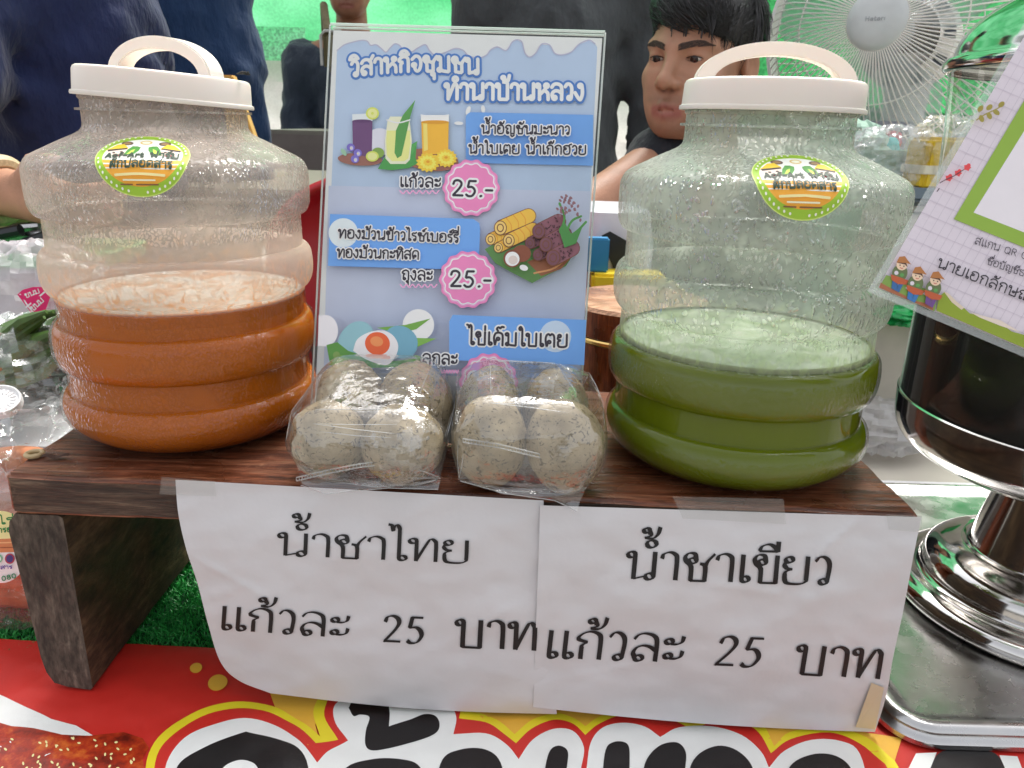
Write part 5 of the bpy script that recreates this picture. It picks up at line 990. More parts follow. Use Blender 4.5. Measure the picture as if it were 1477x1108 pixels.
    q = [fm(*B(a, b), 0) for a, b in ((-o_ * .6, -o_), (-o_ * .6, 1.5 + o_), (1.5 + o_, 1.5 + o_), (1.5 + o_, -o_))]
    for k in (-4e-4, 2e-4): mb.add([p + Nn * k for p in q], [(0, 1, 2, 3)])
    mb.add([p + Nn * k for k in (-4e-4, 2e-4) for p in q], [(i, (i + 1) % 4, (i + 1) % 4 + 4, i + 4) for i in range(4)])
    mb.build('laminate', M_LAM, t, smooth=False)
    top = fm(*B(1.45, .75), 0); mb = MB(); mb.tube([top, top.lerp(Vector((AX - .05, AY - .16, ZC + .09)), .6) + Vector((0, 0, .012)), Vector((AX - .02, AY - .03, ZC + .142))], 0.0009, 6); mb.build('string', mat('string_white', S(220, 214, 204), 0.8), t)
pay_sign()

# ------------------------------------------------------------------ white pedestal fan
def fan():
    yaw = math.radians(-50 + 12); HC = at_y(1287, 44, 1.40)
    F = Vector((math.sin(yaw), -math.cos(yaw), 0.06)).normalized(); Rr = Vector((math.cos(yaw), math.sin(yaw), 0)); Uu = Rr.cross(F) * -1
    if Uu.z < 0: Uu = -Uu
    def P(r, a, d): return HC + Rr * (r * math.cos(a)) + Uu * (r * math.sin(a)) + F * d
    t = thing('pedestal_fan', 'white pedestal fan with a round wire guard standing behind the green tea jar', 'fan', (HC.x, HC.y + 0.1, TZ - 0.0))
    MW = mat('fan_white', S(232, 228, 224), 0.4, var=0.03); MWire = mat('fan_wire', S(230, 226, 220), 0.35, var=0.02); MG = mat('fan_grey', S(150, 156, 160), 0.35); 
    R0 = 0.200
    mb = MB(); n = 96
    for k in range(n):
        a = 2 * PI * k / n; mb.tube([P(0.044 + (R0 - 0.044) * f, a + 0.10 * f, 0.098 - 0.075 * f ** 3.2 - 0.008 * f) for f in (0, .25, .5, .7, .85, .95, 1)], 0.00125, 5)
    for f in (0.52, 0.86): mb.tube([P(0.044 + (R0 - 0.044) * f, a, 0.0965 - 0.075 * f ** 3.2 - 0.008 * f) for a in np.linspace(0, 2 * PI, 73)[:-1]], 0.0012, 5, closed=True)
    mb.build('front_guard', MWire, t)
    mb = MB(); n = 72
    for k in range(n):
        a = 2 * PI * k / n; mb.tube([P(0.06 + (R0 - 0.06) * f, a - 0.12 * f, -0.075 + 0.07 * f ** 3) for f in (0, .35, .6, .8, .93, 1)], 0.0010, 5)
    for f in (0.45, 0.8): mb.tube([P(0.06 + (R0 - 0.06) * f, a, -0.075 + 0.07 * f ** 3) for a in np.linspace(0, 2 * PI, 73)[:-1]], 0.0012, 5, closed=True)
    mb.build('rear_guard', MWire, t)
    mb = MB(); K = 72; pr = [(R0 - .002, -0.014), (R0 + .004, -0.014), (R0 + .005, 0.018), (R0 - .001, 0.019)]
    vs = [P(r, 2 * PI * k / K, d) for k in range(K) for r, d in pr]; mb.add(vs, [(4 * k + i, 4 * k + (i + 1) % 4, 4 * ((k + 1) % K) + (i + 1) % 4, 4 * ((k + 1) % K) + i) for k in range(K) for i in range(4)])
    mb.build('rim_band', MW, t, angle=50)
    mb = MB(); pr = [(0.0, 0.108), (0.020, 0.1075), (0.036, 0.105), (0.044, 0.101), (0.047, 0.096), (0.045, 0.092)]; K = 40
    vs = [P(r, 2 * PI * k / K, d) for r, d in pr for k in range(K)]; mb.add(vs, [(i * K + k, i * K + (k + 1) % K, (i + 1) * K + (k + 1) % K, (i + 1) * K + k) for i in range(len(pr) - 1) for k in range(K)])
    hub = mb.build('guard_badge', mat('fan_badge', S(206, 210, 210), 0.35), t)
    MBL = film_mat('fan_blade', tint=(0.86, 0.9, 0.9), haze=0.42, hcol=(0.40, 0.44, 0.47), rough=0.15, base=0.08)
    for b in range(3):
        mb = MB()
        def f(u, v):
            r = 0.03 + 0.150 * u; w_ = (0.35 + 0.75 * math.sin(PI * min(1, u * .85 + .1))) ; a = 2 * PI * b / 3 + 0.5 + (v - .5) * 1.35 * w_ + 0.25 * u
            return P(r, a, 0.045 - (v - .5) * 0.06 * (1 - .3 * u))
        mb.grid(f, 10, 8); mb.build('blade', MBL, t)
    mb = MB(); pr = [(0.0, 0.07), (0.028, 0.068), (0.034, 0.05), (0.034, 0.0), (0.03, -0.02)]
    vs = [P(r, 2 * PI * k / K, d) for r, d in pr for k in range(K)]; mb.add(vs, [(i * K + k, i * K + (k + 1) % K, (i + 1) * K + (k + 1) % K, (i + 1) * K + k) for i in range(len(pr) - 1) for k in range(K)]); mb.build('spinner', MG, t)
    mb = MB(); pr = [(0.058, -0.074), (0.062, -0.085), (0.078, -0.10), (0.082, -0.14), (0.074, -0.185), (0.05, -0.205), (0.0, -0.208)]
    vs = [P(r, 2 * PI * k / K, d) for r, d in pr for k in range(K)]; mb.add(vs, [(i * K + k, i * K + (k + 1) % K, (i + 1) * K + (k + 1) % K, (i + 1) * K + k) for i in range(len(pr) - 1) for k in range(K)])
    for k in range(20):
        if k % 2: continue
        a = 2 * PI * k / 20; mb.add([P(0.0635, a, -0.0835), P(0.0635, a + .26, -0.0835), P(0.0785, a + .26, -0.0975), P(0.0785, a, -0.0975)], [(0, 1, 2, 3)], 1)
    mb.build('motor_housing', [MW, mat('vent_dark', S(52, 60, 72), .5)], t)
    C = HC - F * 0.13; foot = at_y(1322, 250, 1.47); 
    cx, cy = C.x + 0.01, C.y
    mb = MB(); secs = [(C.z - 0.02, 0.045, 0.05), (C.z - 0.08, 0.034, 0.04), (C.z - 0.16, 0.030, 0.034), (C.z - .34, 0.034, 0.038), (C.z - .62, 0.042, 0.046), (0.16, 0.05, 0.055), (0.045, 0.055, 0.06)]
    K2 = 28; vs = [(cx + a_ * math.copysign(abs(math.cos(2 * PI * k / K2)) ** .7, math.cos(2 * PI * k / K2)), cy + b_ * math.copysign(abs(math.sin(2 * PI * k / K2)) ** .7, math.sin(2 * PI * k / K2)), z) for z, a_, b_ in secs for k in range(K2)]
    mb.add(vs, [(i * K2 + k, i * K2 + (k + 1) % K2, (i + 1) * K2 + (k + 1) % K2, (i + 1) * K2 + k) for i in range(len(secs) - 1) for k in range(K2)]); mb.build('column', MW, t)
    MB().lathe([(0.0, 0.05), (0.06, 0.048), (0.15, 0.036), (0.185, 0.02), (0.19, 0.002)], 48, c=(cx, cy, 0)).build('base', MW, t)
    t2_ = Art(lambda x, y, l: HC + Rr * x + Uu * y + F * (0.1087 - (x * x + y * y) * 1.1 + l), [MG]); t2_.step = 2e-5
    t2_.text('Hatari', -0.015, -0.003, 0.015, -0.003, -0.006, mat('badge_grey', S(160, 164, 168), .5), hw=-0.09)
    o = link('lettering', t2_.mb.mesh('lettering', False), t2_.mats, None); o.parent = hub; o.data.transform(Matrix.Translation(-Vector(t.location)))
fan()

# ------------------------------------------------------------------ green shade nets, white sheet, far table
def net_mat(name, c0, c1, scale=1.6, wc=1.0):
    m, N, L, P = new_mat(name); N.remove(P); out = N['Material Output']; tc = N.new('ShaderNodeTexCoord')
    n = N.new('ShaderNodeTexNoise'); n.inputs['Scale'].default_value = scale; n.inputs['Detail'].default_value = 5; mp = N.new('ShaderNodeMapping'); mp.inputs['Scale'].default_value = (0.6, 1, 2.2); L.new(tc.outputs['Object'], mp.inputs['Vector']); L.new(mp.outputs['Vector'], n.inputs['Vector'])
    r = N.new('ShaderNodeValToRGB'); r.color_ramp.elements[0].position = .35; r.color_ramp.elements[0].color = (*c0, 1); r.color_ramp.elements[1].position = .68; r.color_ramp.elements[1].color = (*c1, 1); L.new(n.outputs['Fac'], r.inputs['Fac'])
    br = N.new('ShaderNodeTexBrick'); br.inputs['Scale'].default_value = 160; br.inputs['Mortar Size'].default_value = .03; L.new(tc.outputs['Object'], br.inputs['Vector'])
    wv = N.new('ShaderNodeTexNoise'); wv.inputs['Scale'].default_value = 90; wv.inputs['Detail'].default_value = 2; L.new(tc.outputs['Object'], wv.inputs['Vector'])
    mr = N.new('ShaderNodeMapRange'); mr.inputs['To Min'].default_value = 1 - .38 * wc; mr.inputs['To Max'].default_value = 1 + .3 * wc; mr.inputs['From Min'].default_value = .3; mr.inputs['From Max'].default_value = .7; L.new(wv.outputs['Fac'], mr.inputs['Value'])
    mx = N.new('ShaderNodeMix'); mx.data_type = 'RGBA'; mx.blend_type = 'MULTIPLY'; mx.inputs[0].default_value = 1; L.new(r.outputs['Color'], mx.inputs[6]); L.new(mr.outputs['Result'], mx.inputs[7])
    d = N.new('ShaderNodeBsdfDiffuse'); tl = N.new('ShaderNodeBsdfTranslucent'); ms = N.new('ShaderNodeMixShader'); ms.inputs[0].default_value = .6
    L.new(mx.outputs[2], d.inputs['Color']); L.new(mx.outputs[2], tl.inputs['Color']); L.new(d.outputs[0], ms.inputs[1]); L.new(tl.outputs[0], ms.inputs[2]); L.new(ms.outputs[0], out.inputs['Surface'])
    return m
M_NET = net_mat('shade_net_bright', S(74, 176, 112), S(128, 216, 162), 1.6, .35); M_NET2 = net_mat('shade_net_deep', S(50, 138, 80), S(90, 182, 116), 3.0)
M_PATCH = net_mat('shade_net_patch', S(170, 240, 200), S(205, 250, 224), 4.0)
def net(name, lab, xa, xb, Y, zb, zt_, m, seed, fold=0.14, patch=None):
    mb = MB(); mats = [m]
    mb.grid(lambda u, v: Vector((xa + (xb - xa) * u, Y + fold * fbm((u * 9, v * 2, seed), 3) + 0.03 * math.sin(u * 40 + 3 * v), zb + (zt_ - zb) * v + 0.012 * math.sin(u * 17))), 160, 30)
    mb.tube([(xa + (xb - xa) * k / 40, Y - .03 + fold * .6 * fbm((k / 40 * 9, 0, seed), 3), zb + .03 + 0.012 * math.sin(k / 40 * 17)) for k in range(41)], 0.035, 8)
    o = mb.build(name, mats, None); tag(o, lab, 'shade net'); return o
z_b = at_y(390, 92, 4.6).z
n1 = net('shade_net', 'bright sunlit green shade net hanging across the back of the stall', -4.5, 1.25, 4.6, z_b, 5.5, M_NET, 1.0)
q0, q1 = at_y(340, 86, 4.45), at_y(425, 40, 4.45)
def patch(px0, py0, px1, py1, Y, lab):
    a, b = at_y(px0, py1, Y), at_y(px1, py0, Y); mb = MB(); mb.grid(lambda u, v: Vector((a.x + (b.x - a.x) * u, Y + .02 * fbm((u * 3, v * 2, px0), 2), a.z + (b.z - a.z) * v)), 16, 10)
    tag(mb.build('net_patch', M_PATCH, None), lab, 'net panel')
patch(344, 40, 440, 88, 4.45, 'paler green panel sewn on the bright net beside the seated hooded person')
n2 = net('side_shade_net', 'deeper green shade net behind the white fan and the seated man', 0.72, 4.4, 2.9, at_y(1300, 188, 2.9).z, 4.2, M_NET2, 5.0, 0.15)
a, b = at_y(250, 160, 4.3), at_y(720, 97, 4.3)
mb = MB(); mb.grid(lambda u, v: Vector((-4.2 + 5.2 * u, 4.35 + 0.05 * fbm((u * 14, v * 5, 2), 4), z_b * v + (0.75) * (1 - v))), 90, 14)
tag(mb.build('white_sheet', net_mat('white_sheet', S(226, 220, 214), S(246, 242, 238), 3.0, .15), None), 'white plastic sheet hanging under the bright green net', 'sheet')
def simple_table(name, lab, cx, cy, w_, d_, zt_, m_top, m_skirt, cat='table', rz=0.0, skirt=True):
    t = thing(name, lab, cat, (cx, cy, 0)); R = rotz(rz)
    MB().box((cx, cy, zt_ - .015), (w_, d_, .03), R).build('tabletop', m_top, t, bevel=0.004)
    if skirt:
        mb = MB(); n = 120; c = [(-w_ / 2, d_ / 2), (-w_ / 2, -d_ / 2), (w_ / 2, -d_ / 2), (w_ / 2, d_ / 2)]
        def f(u, v):
            k = u * 3; i = min(int(k), 2); fr = k - i; x = c[i][0] * (1 - fr) + c[i + 1][0] * fr; y = c[i][1] * (1 - fr) + c[i + 1][1] * fr
            o_ = (0.006 + 0.012 * (1 - v)) * (1 + math.sin(u * 75)); return R @ Vector((x + (math.copysign(o_, x) if i != 1 else 0), y - (o_ if i == 1 else 0), 0)) + Vector((cx, cy, 0.02 + (zt_ - .032) * v))
        mb.grid(f, n, 6); mb.build('skirt', m_skirt, t)
    else:
        for sx in (-1, 1):
            for sy in (-1, 1): MB().box(R @ Vector((sx * (w_ / 2 - .03), sy * (d_ / 2 - .03), 0)) + Vector((cx, cy, (zt_ - .03) / 2)), (.035, .035, zt_ - .03), R).build('leg', m_skirt, t)
    return t
pt = at_y(430, 188, 2.35); 
simple_table('grey_counter', 'grey stone topped counter with a pleated skirt in front of the hooded person', pt.x + .38, 2.62, 0.95, 0.55, pt.z, mat('counter_stone', S(120, 116, 106), 0.6, var=0.2, scale=12), mat('skirt_grey', S(112, 104, 100), 0.9, var=0.1))
a = at_y(352, 205, 1.55); b = at_y(352, 112, 1.62); c_ = at_y(372, 196, 1.55)
mb = MB(); mb.prism([(0, 0), (0.055, 0), (0.02, (b.z - a.z)), (0, (b.z - a.z))], -0.012, 0.012, Matrix(((1, 0, 0), (0, 0, 1), (0, 1, 0))), (a.x - .028, a.y, a.z))
tag(mb.build('yellow_board', mat('yellow_wood', S(226, 178, 96), 0.6, var=0.1), None, bevel=0.002), 'yellow wooden board standing up behind the rim of the orange jar', 'board')
# a support under the board
P_ = Vector((a.x - .1, a.y + .1, 0)); 
simple_table('back_bench', 'low plain work bench behind the orange jar carrying the yellow board', P_.x - .25, P_.y + .12, 1.0, 0.6, a.z - 0.081, mat('bench_grey', S(128, 120, 108), .7), mat('bench_leg', S(90, 84, 76), .7), 'bench', skirt=False)

# ------------------------------------------------------------------ red chair back
a = at_y(450, 455, 1.0); b = at_y(470, 272, 1.03)
t = thing('red_chair', 'red plastic chair with a rounded back between the orange jar and the menu', 'chair', (b.x + .1, 1.2, 0)); MR = mat('red_plastic', S(168, 24, 34), 0.35, var=0.05, scale=8)
def f(u, v):
    x = (u - .5) * 0.40; zz = a.z - .05 + (b.z - a.z + .07) * v; w_ = 1 - .35 * max(0, v - .55) ** 1.5 / .3
    k = min(1.0, max(0, (v - .6) / .4)); edge = math.sqrt(max(0, 1 - k * k * .9)); return Vector((b.x + .125 + x * edge, 1.03 + .06 * v + .10 * (2 * (u - .5)) ** 2 * -1 + .05, zz))
mb = MB(); mb.grid(f, 24, 20); me = mb.mesh('backrest'); o = link('backrest', me, MR, t); md = o.modifiers.new('thick', 'SOLIDIFY'); md.thickness = 0.010
MB().box((b.x + .12, 1.28, 0.44), (0.42, 0.42, 0.02)).build('seat', MR, t, bevel=0.008)
for sx in (-1, 1):
    for sy in (-1, 1): MB().tube([(b.x + .12 + sx * .17, 1.28 + sy * .17, 0.43), (b.x + .12 + sx * .20, 1.28 + sy * .21, 0.0)], [.02, .015], 10).build('leg', MR, t)
for sx in (-1, 1): MB().tube([(b.x + .125 + sx * .17, 1.10, 0.45), (b.x + .125 + sx * .185, 1.07, a.z - .02)], 0.015, 8).build('back_post', MR, t)

# ------------------------------------------------------------------ wooden lidded box behind the menu
bc = at_y(898, 500, 0.83); zb_ = TZ; zt_ = at_y(900, 432, 0.83).z; r = 0.078
bc = Vector((at_y(898, 432, 0.83).x + .02, 0.845, 0))
M_BOXW = wood_mat('box_wood', S(84, 36, 18), S(140, 68, 36), S(182, 104, 62), 0.28, (10, 10, 1.2), bump=0.1); M_BOXL = wood_mat('box_lid_wood', S(190, 134, 100), S(222, 172, 140), S(238, 200, 172), 0.3, (1.2, 12, 10), bump=0.1); M_BRASS = mat('brass', (0.8, 0.55, 0.2), 0.25, metal=1.0)
t = thing('wooden_canister', 'round varnished wooden canister with brass trim behind the menu stand', 'canister', (bc.x, bc.y, TZ))
H = zt_ - TZ
MB().lathe([(r - .002, 0.0005), (r, .003), (r, H - .042)], 64, c=(bc.x, bc.y, TZ), closed=True).build('body', M_BOXW, t, angle=30)
MB().lathe([(r + .0005, H - .0415), (r + .002, H - .040), (r + .002, H - .037), (r + .0005, H - .0355)], 64, c=(bc.x, bc.y, TZ)).build('brass_band', M_BRASS, t)
l_ = MB().lathe([(r - .001, H - .0352), (r, H - .034), (r + .001, H - .006), (r - .002, H - .002), (r - .010, H), (0, H + .0005)], 64, c=(bc.x, bc.y, TZ)).build('lid', [M_BOXL], t, angle=30)
l_.data.materials.append(M_BOXW)
for p in l_.data.polygons:
    if abs(p.normal.z) < .5: p.material_index = 1
hx = bc + Vector((0.018, -0.02, TZ + H)); mb = MB(); mb.tube([hx + Vector((0, 0, .001)), hx + Vector((0.0, 0, .012)), hx + Vector((.012, 0, .022)), hx + Vector((.026, 0, .012)), hx + Vector((.026, 0, .001))], 0.003, 8)
hh = mb.build('handle', M_BRASS, None); hh.parent = l_; hh.data.transform(Matrix.Translation(-Vector(t.location)))
# ------------------------------------------------------------------ people: smooth blended bodies meshed from distance fields
def smin(a, b, k): h = np.clip(0.5 + 0.5 * (b - a) / k, 0, 1); return b * (1 - h) + a * h - k * h * (1 - h)
def smax(a, b, k): return -smin(-a, -b, k)
def ell(p, c, r, R=None):
    q = p - np.array(c)
    if R is not None: q = q @ np.array(R)
    r = np.array(r); k0 = np.linalg.norm(q / r, axis=-1); k1 = np.linalg.norm(q / (r * r), axis=-1) + 1e-9; return k0 * (k0 - 1) / k1
def cap(p, a, b, ra, rb):
    a, b = np.array(a, float), np.array(b, float); d = b - a; h = np.clip(((p - a) @ d) / (d @ d), 0, 1); return np.linalg.norm(p - a - h[..., None] * d, axis=-1) - (ra + (rb - ra) * h)
def surface_net(f, lo, hi, res):
    lo, hi = np.array(lo, float), np.array(hi, float); n = np.ceil((hi - lo) / res).astype(int) + 1
    ax = [lo[i] + res * np.arange(n[i]) for i in range(3)]; P = np.stack(np.meshgrid(*ax, indexing='ij'), -1)
    D = np.empty(n, dtype=np.float32)
    for i in range(0, n[0], 16): D[i:i + 16] = f(P[i:i + 16].reshape(-1, 3)).reshape(P[i:i + 16].shape[:3])
    s = D < 0; c = [(i, j, k) for i in (0, 1) for j in (0, 1) for k in (0, 1)]
    sub = lambda A, o: A[o[0]:A.shape[0] - 1 + o[0], o[1]:A.shape[1] - 1 + o[1], o[2]:A.shape[2] - 1 + o[2]]
    cnt = sum(sub(s, o).astype(int) for o in c); act = (cnt > 0) & (cnt < 8)
    idx = -np.ones(act.shape, int); ids = np.argwhere(act); idx[act] = np.arange(len(ids))
    acc = np.zeros((len(ids), 3)); num = np.zeros(len(ids))
    for a in range(8):
        for b in range(a + 1, 8):
            oa, ob = np.array(c[a]), np.array(c[b])
            if np.abs(oa - ob).sum() != 1: continue
            da = sub(D, c[a])[act]; db = sub(D, c[b])[act]; m = (da < 0) != (db < 0); t_ = np.where(m, da / np.where(np.abs(da - db) < 1e-12, 1, da - db), 0)
            acc += np.where(m[:, None], oa + (ob - oa) * t_[:, None], 0); num += m
    V = lo + (ids + acc / num[:, None]) * res; F = []
    for d in range(3):
        e = [(1, 0, 0), (0, 1, 0), (0, 0, 1)][d]; u, v = (d + 1) % 3, (d + 2) % 3
        A = s[tuple(slice(0, s.shape[i] - e[i]) for i in range(3))]; B = s[tuple(slice(e[i], s.shape[i]) for i in range(3))]
        for g in np.argwhere(A != B):
            if g[u] == 0 or g[v] == 0 or g[u] >= act.shape[u] or g[v] >= act.shape[v] or g[d] >= act.shape[d]: continue
            o = []
            for du, dv in ((0, 0), (1, 0), (1, 1), (0, 1)):
                q = g.copy(); q[u] -= du; q[v] -= dv; o.append(idx[tuple(q)])
            if min(o) < 0: continue
            F.append(tuple(o) if not s[tuple(g)] else tuple(reversed(o)))
    return V, F
def wear(p, f): return f
def nzv(p, sc_, seed):      # cheap smooth noise for cloth folds
    return (np.sin(p[..., 0] * sc_ * 1.3 + 2.1 * np.sin(p[..., 2] * sc_ * .7 + seed) + seed) * np.sin(p[..., 1] * sc_ * 1.1 + 1.7 * np.sin(p[..., 2] * sc_ * .9 + seed * 2)) * np.cos(p[..., 2] * sc_ * 1.2 + 1.5 * np.sin(p[..., 0] * sc_ + seed)))

def head_parts(full):
    """field of a head; face looks along -y, eyes at z = 0, metres"""
    def f(p):
        sx = np.stack([np.abs(p[..., 0]), p[..., 1], p[..., 2]], -1)
        d = ell(p, (0, .012, .038), (.075, .095, .086))
        d = smin(d, ell(p, (0, -.030, -.025), (.0635, .066, .088)), .03)
        d = smin(d, ell(p, (0, -.040, -.078), (.048, .050, .036)), .03)
        d = smin(d, cap(sx, (.055, -.002, -.056), (.024, -.070, -.094), .018, .017), .028)
        d = smin(d, ell(p, (0, -.079, -.099), (.020, .016, .015)), .022)
        d = smin(d, ell(sx, (.043, -.064, -.030), (.022, .020, .018)), .028)
        d = smin(d, ell(sx, (.030, -.074, -.062), (.020, .016, .022)), .025)
        # brow and sockets
        d = smin(d, cap(sx, (.010, -.0905, .015), (.050, -.070, .018), .0085, .008), .016)
        d = smax(d, -ell(sx, (.033, -.106, -.001), (.021, .020, .0125)), .014)
        d = smin(d, ell(sx, (.0325, -.0735, -.0005), (.0178, .0150, .0130)), .007)
        # nose
        d = smin(d, cap(p, (0, -.089, .008), (0, -.1130, -.030), .0068, .0110), .016)
        d = smin(d, ell(p, (0, -.1130, -.0345), (.0120, .0105, .0098)), .008)
        d = smin(d, ell(sx, (.0140, -.1010, -.0370), (.0092, .0108, .0080)), .007)
        d = smax(d, -ell(sx, (.0075, -.1070, -.0450), (.0038, .0052, .0040)), .003)
        # mouth
        d = smin(d, ell(p, (0, -.086, -.073), (.031, .016, .024)), .016)
        d = smax(d, -cap(p, (0, -.1045, -.051), (0, -.1045, -.060), .0022, .0026), .006)
        up = smin(cap(sx, (.006, -.1020, -.0670), (.0270, -.0880, -.0740), .0062, .0030), cap(p, (-.006, -.1020, -.0672), (.006, -.1020, -.0672), .0056, .0056), .004)
        lo = cap(sx, (0, -.1008, -.0822), (.0225, -.0890, -.0780), .0080, .0036)
        d = smin(d, up, .005); d = smin(d, lo, .005)
        d = smax(d, -cap(sx, (0, -.1085, -.0755), (.0275, -.0920, -.0762), .0016, .0012), .0025)
        d = smin(d, ell(p, (0, -.0855, -.096), (.017, .012, .010)), .016)
        # ears
        e = ell(sx, (.0775, .016, -.014), (.0105, .019, .031)); e = smax(e, -ell(sx, (.086, .008, -.010), (.007, .010, .018)), .006); d = smin(d, e, .008)
        # eyelids parted
        d = smax(d, -ell(sx, (.0325, -.0905, -.0012), (.0138, .0120, .0031)), .0022)
        return d
    return f
HAIRM = mat('black_hair', S(22, 19, 19, 0.6), 0.42, var=0.3, scale=300, bump=0.2, bscale=500, stretch=(1, 1, .15))
BROWM = mat('brow_brown', S(74, 56, 48, .9), .6, var=.2)
HAIRM2 = mat('black_hair_sheen', S(46, 42, 44, 0.8), 0.30, var=0.3, scale=300, bump=0.2, bscale=500, stretch=(1, 1, .15))
def skin_mat(name, c, lip=None):
    m = mat(name, c, 0.50, var=0.16, scale=34, bump=0.30, bscale=420, sss=0.03)
    N, L = m.node_tree.nodes, m.node_tree.links; P = N['Principled BSDF']
    at = N.new('ShaderNodeAttribute'); at.attribute_name = 'tone'; src = P.inputs['Base Color'].links[0].from_socket
    mx = N.new('ShaderNodeMix'); mx.data_type = 'RGBA'; mx.inputs[7].default_value = (*(lip or c), 1); L.new(at.outputs['Fac'], mx.inputs[0]); L.new(src, mx.inputs[6])
    a2 = N.new('ShaderNodeAttribute'); a2.attribute_name = 'stubble_nostril_shade'; m2 = N.new('ShaderNodeMix'); m2.data_type = 'RGBA'; m2.inputs[7].default_value = (*S(70, 48, 40), 1); L.new(a2.outputs['Fac'], m2.inputs[0]); L.new(mx.outputs[2], m2.inputs[6]); L.new(m2.outputs[2], P.inputs['Base Color'])
    return m
def pose(loc, yaw, tilt=0.0, roll=0.0):
    return Matrix.Translation(loc) @ Matrix.Rotation(yaw, 4, 'Z') @ Matrix.Rotation(roll, 4, 'Y') @ Matrix.Rotation(tilt, 4, 'X')
def hand_field(p, wrist, d, up, s_=1.0):
    """palm, four bent fingers and a thumb, hanging from WRIST along D; UP is the back of the hand"""
    w_ = np.array(wrist, float); d = np.array(d, float); d /= np.linalg.norm(d); up = np.array(up, float); up -= d * (up @ d); up /= np.linalg.norm(up); sd = np.cross(d, up)
    f = smin(cap(p, w_, w_ + d * .045 * s_, .024 * s_, .026 * s_), cap(p, w_ + d * .075 * s_ - sd * .024 * s_, w_ + d * .075 * s_ + sd * .024 * s_, .015 * s_, .015 * s_), .02)
    for i, (o_, ln) in enumerate(((-.030, .068), (-.010, .078), (.010, .074), (.029, .058))):
        k0 = w_ + d * .082 * s_ + sd * o_ * s_; k1 = k0 + (d * .9 - up * .25) * ln * .5 * s_; k2 = k1 + (d * .65 - up * .65) * ln * .5 * s_
        f = smin(f, cap(p, k0, k1, .0092 * s_, .0084 * s_), .006); f = smin(f, cap(p, k1, k2, .0084 * s_, .0066 * s_), .003)
    t0 = w_ + d * .028 * s_ - sd * .024 * s_; t1 = t0 + (d * .6 - sd * .7 - up * .2) * .040 * s_; t2_ = t1 + (d * .9 - sd * .15 - up * .25) * .030 * s_
    f = smin(f, cap(p, t0, t1, .0125 * s_, .0105 * s_), .008); return smin(f, cap(p, t1, t2_, .0105 * s_, .008 * s_), .003)
def face_details(parent, M, prefix_eye=True, look=(-.5, -.85, -.15)):
    """eyes and brows in head space M (world), parented to the person"""
    hf = head_parts(True)
    def surf(x, z):
        ys = np.arange(-.135, -.02, .0008); v = hf(np.stack([np.full_like(ys, x), ys, np.full_like(ys, z)], -1)); i = np.argmax(v < 0); return ys[i]
    iv = Matrix.Translation(-Vector(parent.location)); EW = mat('eye_white', S(214, 204, 196), 0.2, var=0.03); EB = mat('iris_brown', S(44, 24, 16), 0.1, var=0.1)
    for sx in (-1, 1):
        mb = MB(); c = Vector((sx * .0325, -.0755, -.0012)); mb.lathe([(.0125 * math.sin(a), .0125 * math.cos(a)) for a in np.linspace(0, PI, 16)], 24, c=c)
        lk = Vector((look[0], look[1], look[2])).normalized(); Rm = lk.to_track_quat('Z', 'Y').to_matrix()
        mb.lathe([(0.0, .01275), (.003, .01270), (.0062, .0116), (.0072, .0108)], 20, c=c, M=Rm, mi=1)
        me = mb.mesh('eye'); me.transform(iv @ M); link('eye', me, [EW, EB], parent, world=False)
        mb = MB(); rnd = random.Random(4 + sx); tab = {}
        def sf(x, z):
            k = (round(x, 3), round(z, 3))
            if k not in tab: tab[k] = surf(*k)
            return tab[k]
        for k in range(300):
            u = rnd.random(); th = rnd.uniform(-1, 1) * (.0046 if u < .65 else .0046 * (1.05 - u) / .4)
            x = .011 + .042 * u; z = .0140 + .0062 * math.sin(u * 2.3) + th; dx = .0065; dz = .0030 * (1 - 1.6 * u)
            p = [(sx * (x + dx * f), sf(x + dx * f, z + dz * f) - .0004 - .0011 * math.sin(PI * f * .8), z + dz * f) for f in (0, .5, 1)]
            mb.tube(p, [.00042, .0004, .0001], 4)
        me = mb.mesh('eyebrow', False); me.transform(iv @ M); link('eyebrow', me, BROWM, parent, world=False); mb = MB()
        for top in (1, -1):                      # lashes along both lids
            pts = []
            for i in range(13):
                a_ = i / 12; x = .0325 + .0142 * (2 * a_ - 1); z = -.0012 + top * .0030 * math.sin(PI * a_) ** .8; pts.append((sx * x, sf(x, z + top * .0016) - .0003, z + top * .0005))
            mb.tube(pts, [.0001] + [.00075 if top > 0 else .0003] * 11 + [.0002], 5)
        me = mb.mesh('eyelashes', False); me.transform(iv @ M); link('eyelashes', me, HAIRM, parent, world=False)
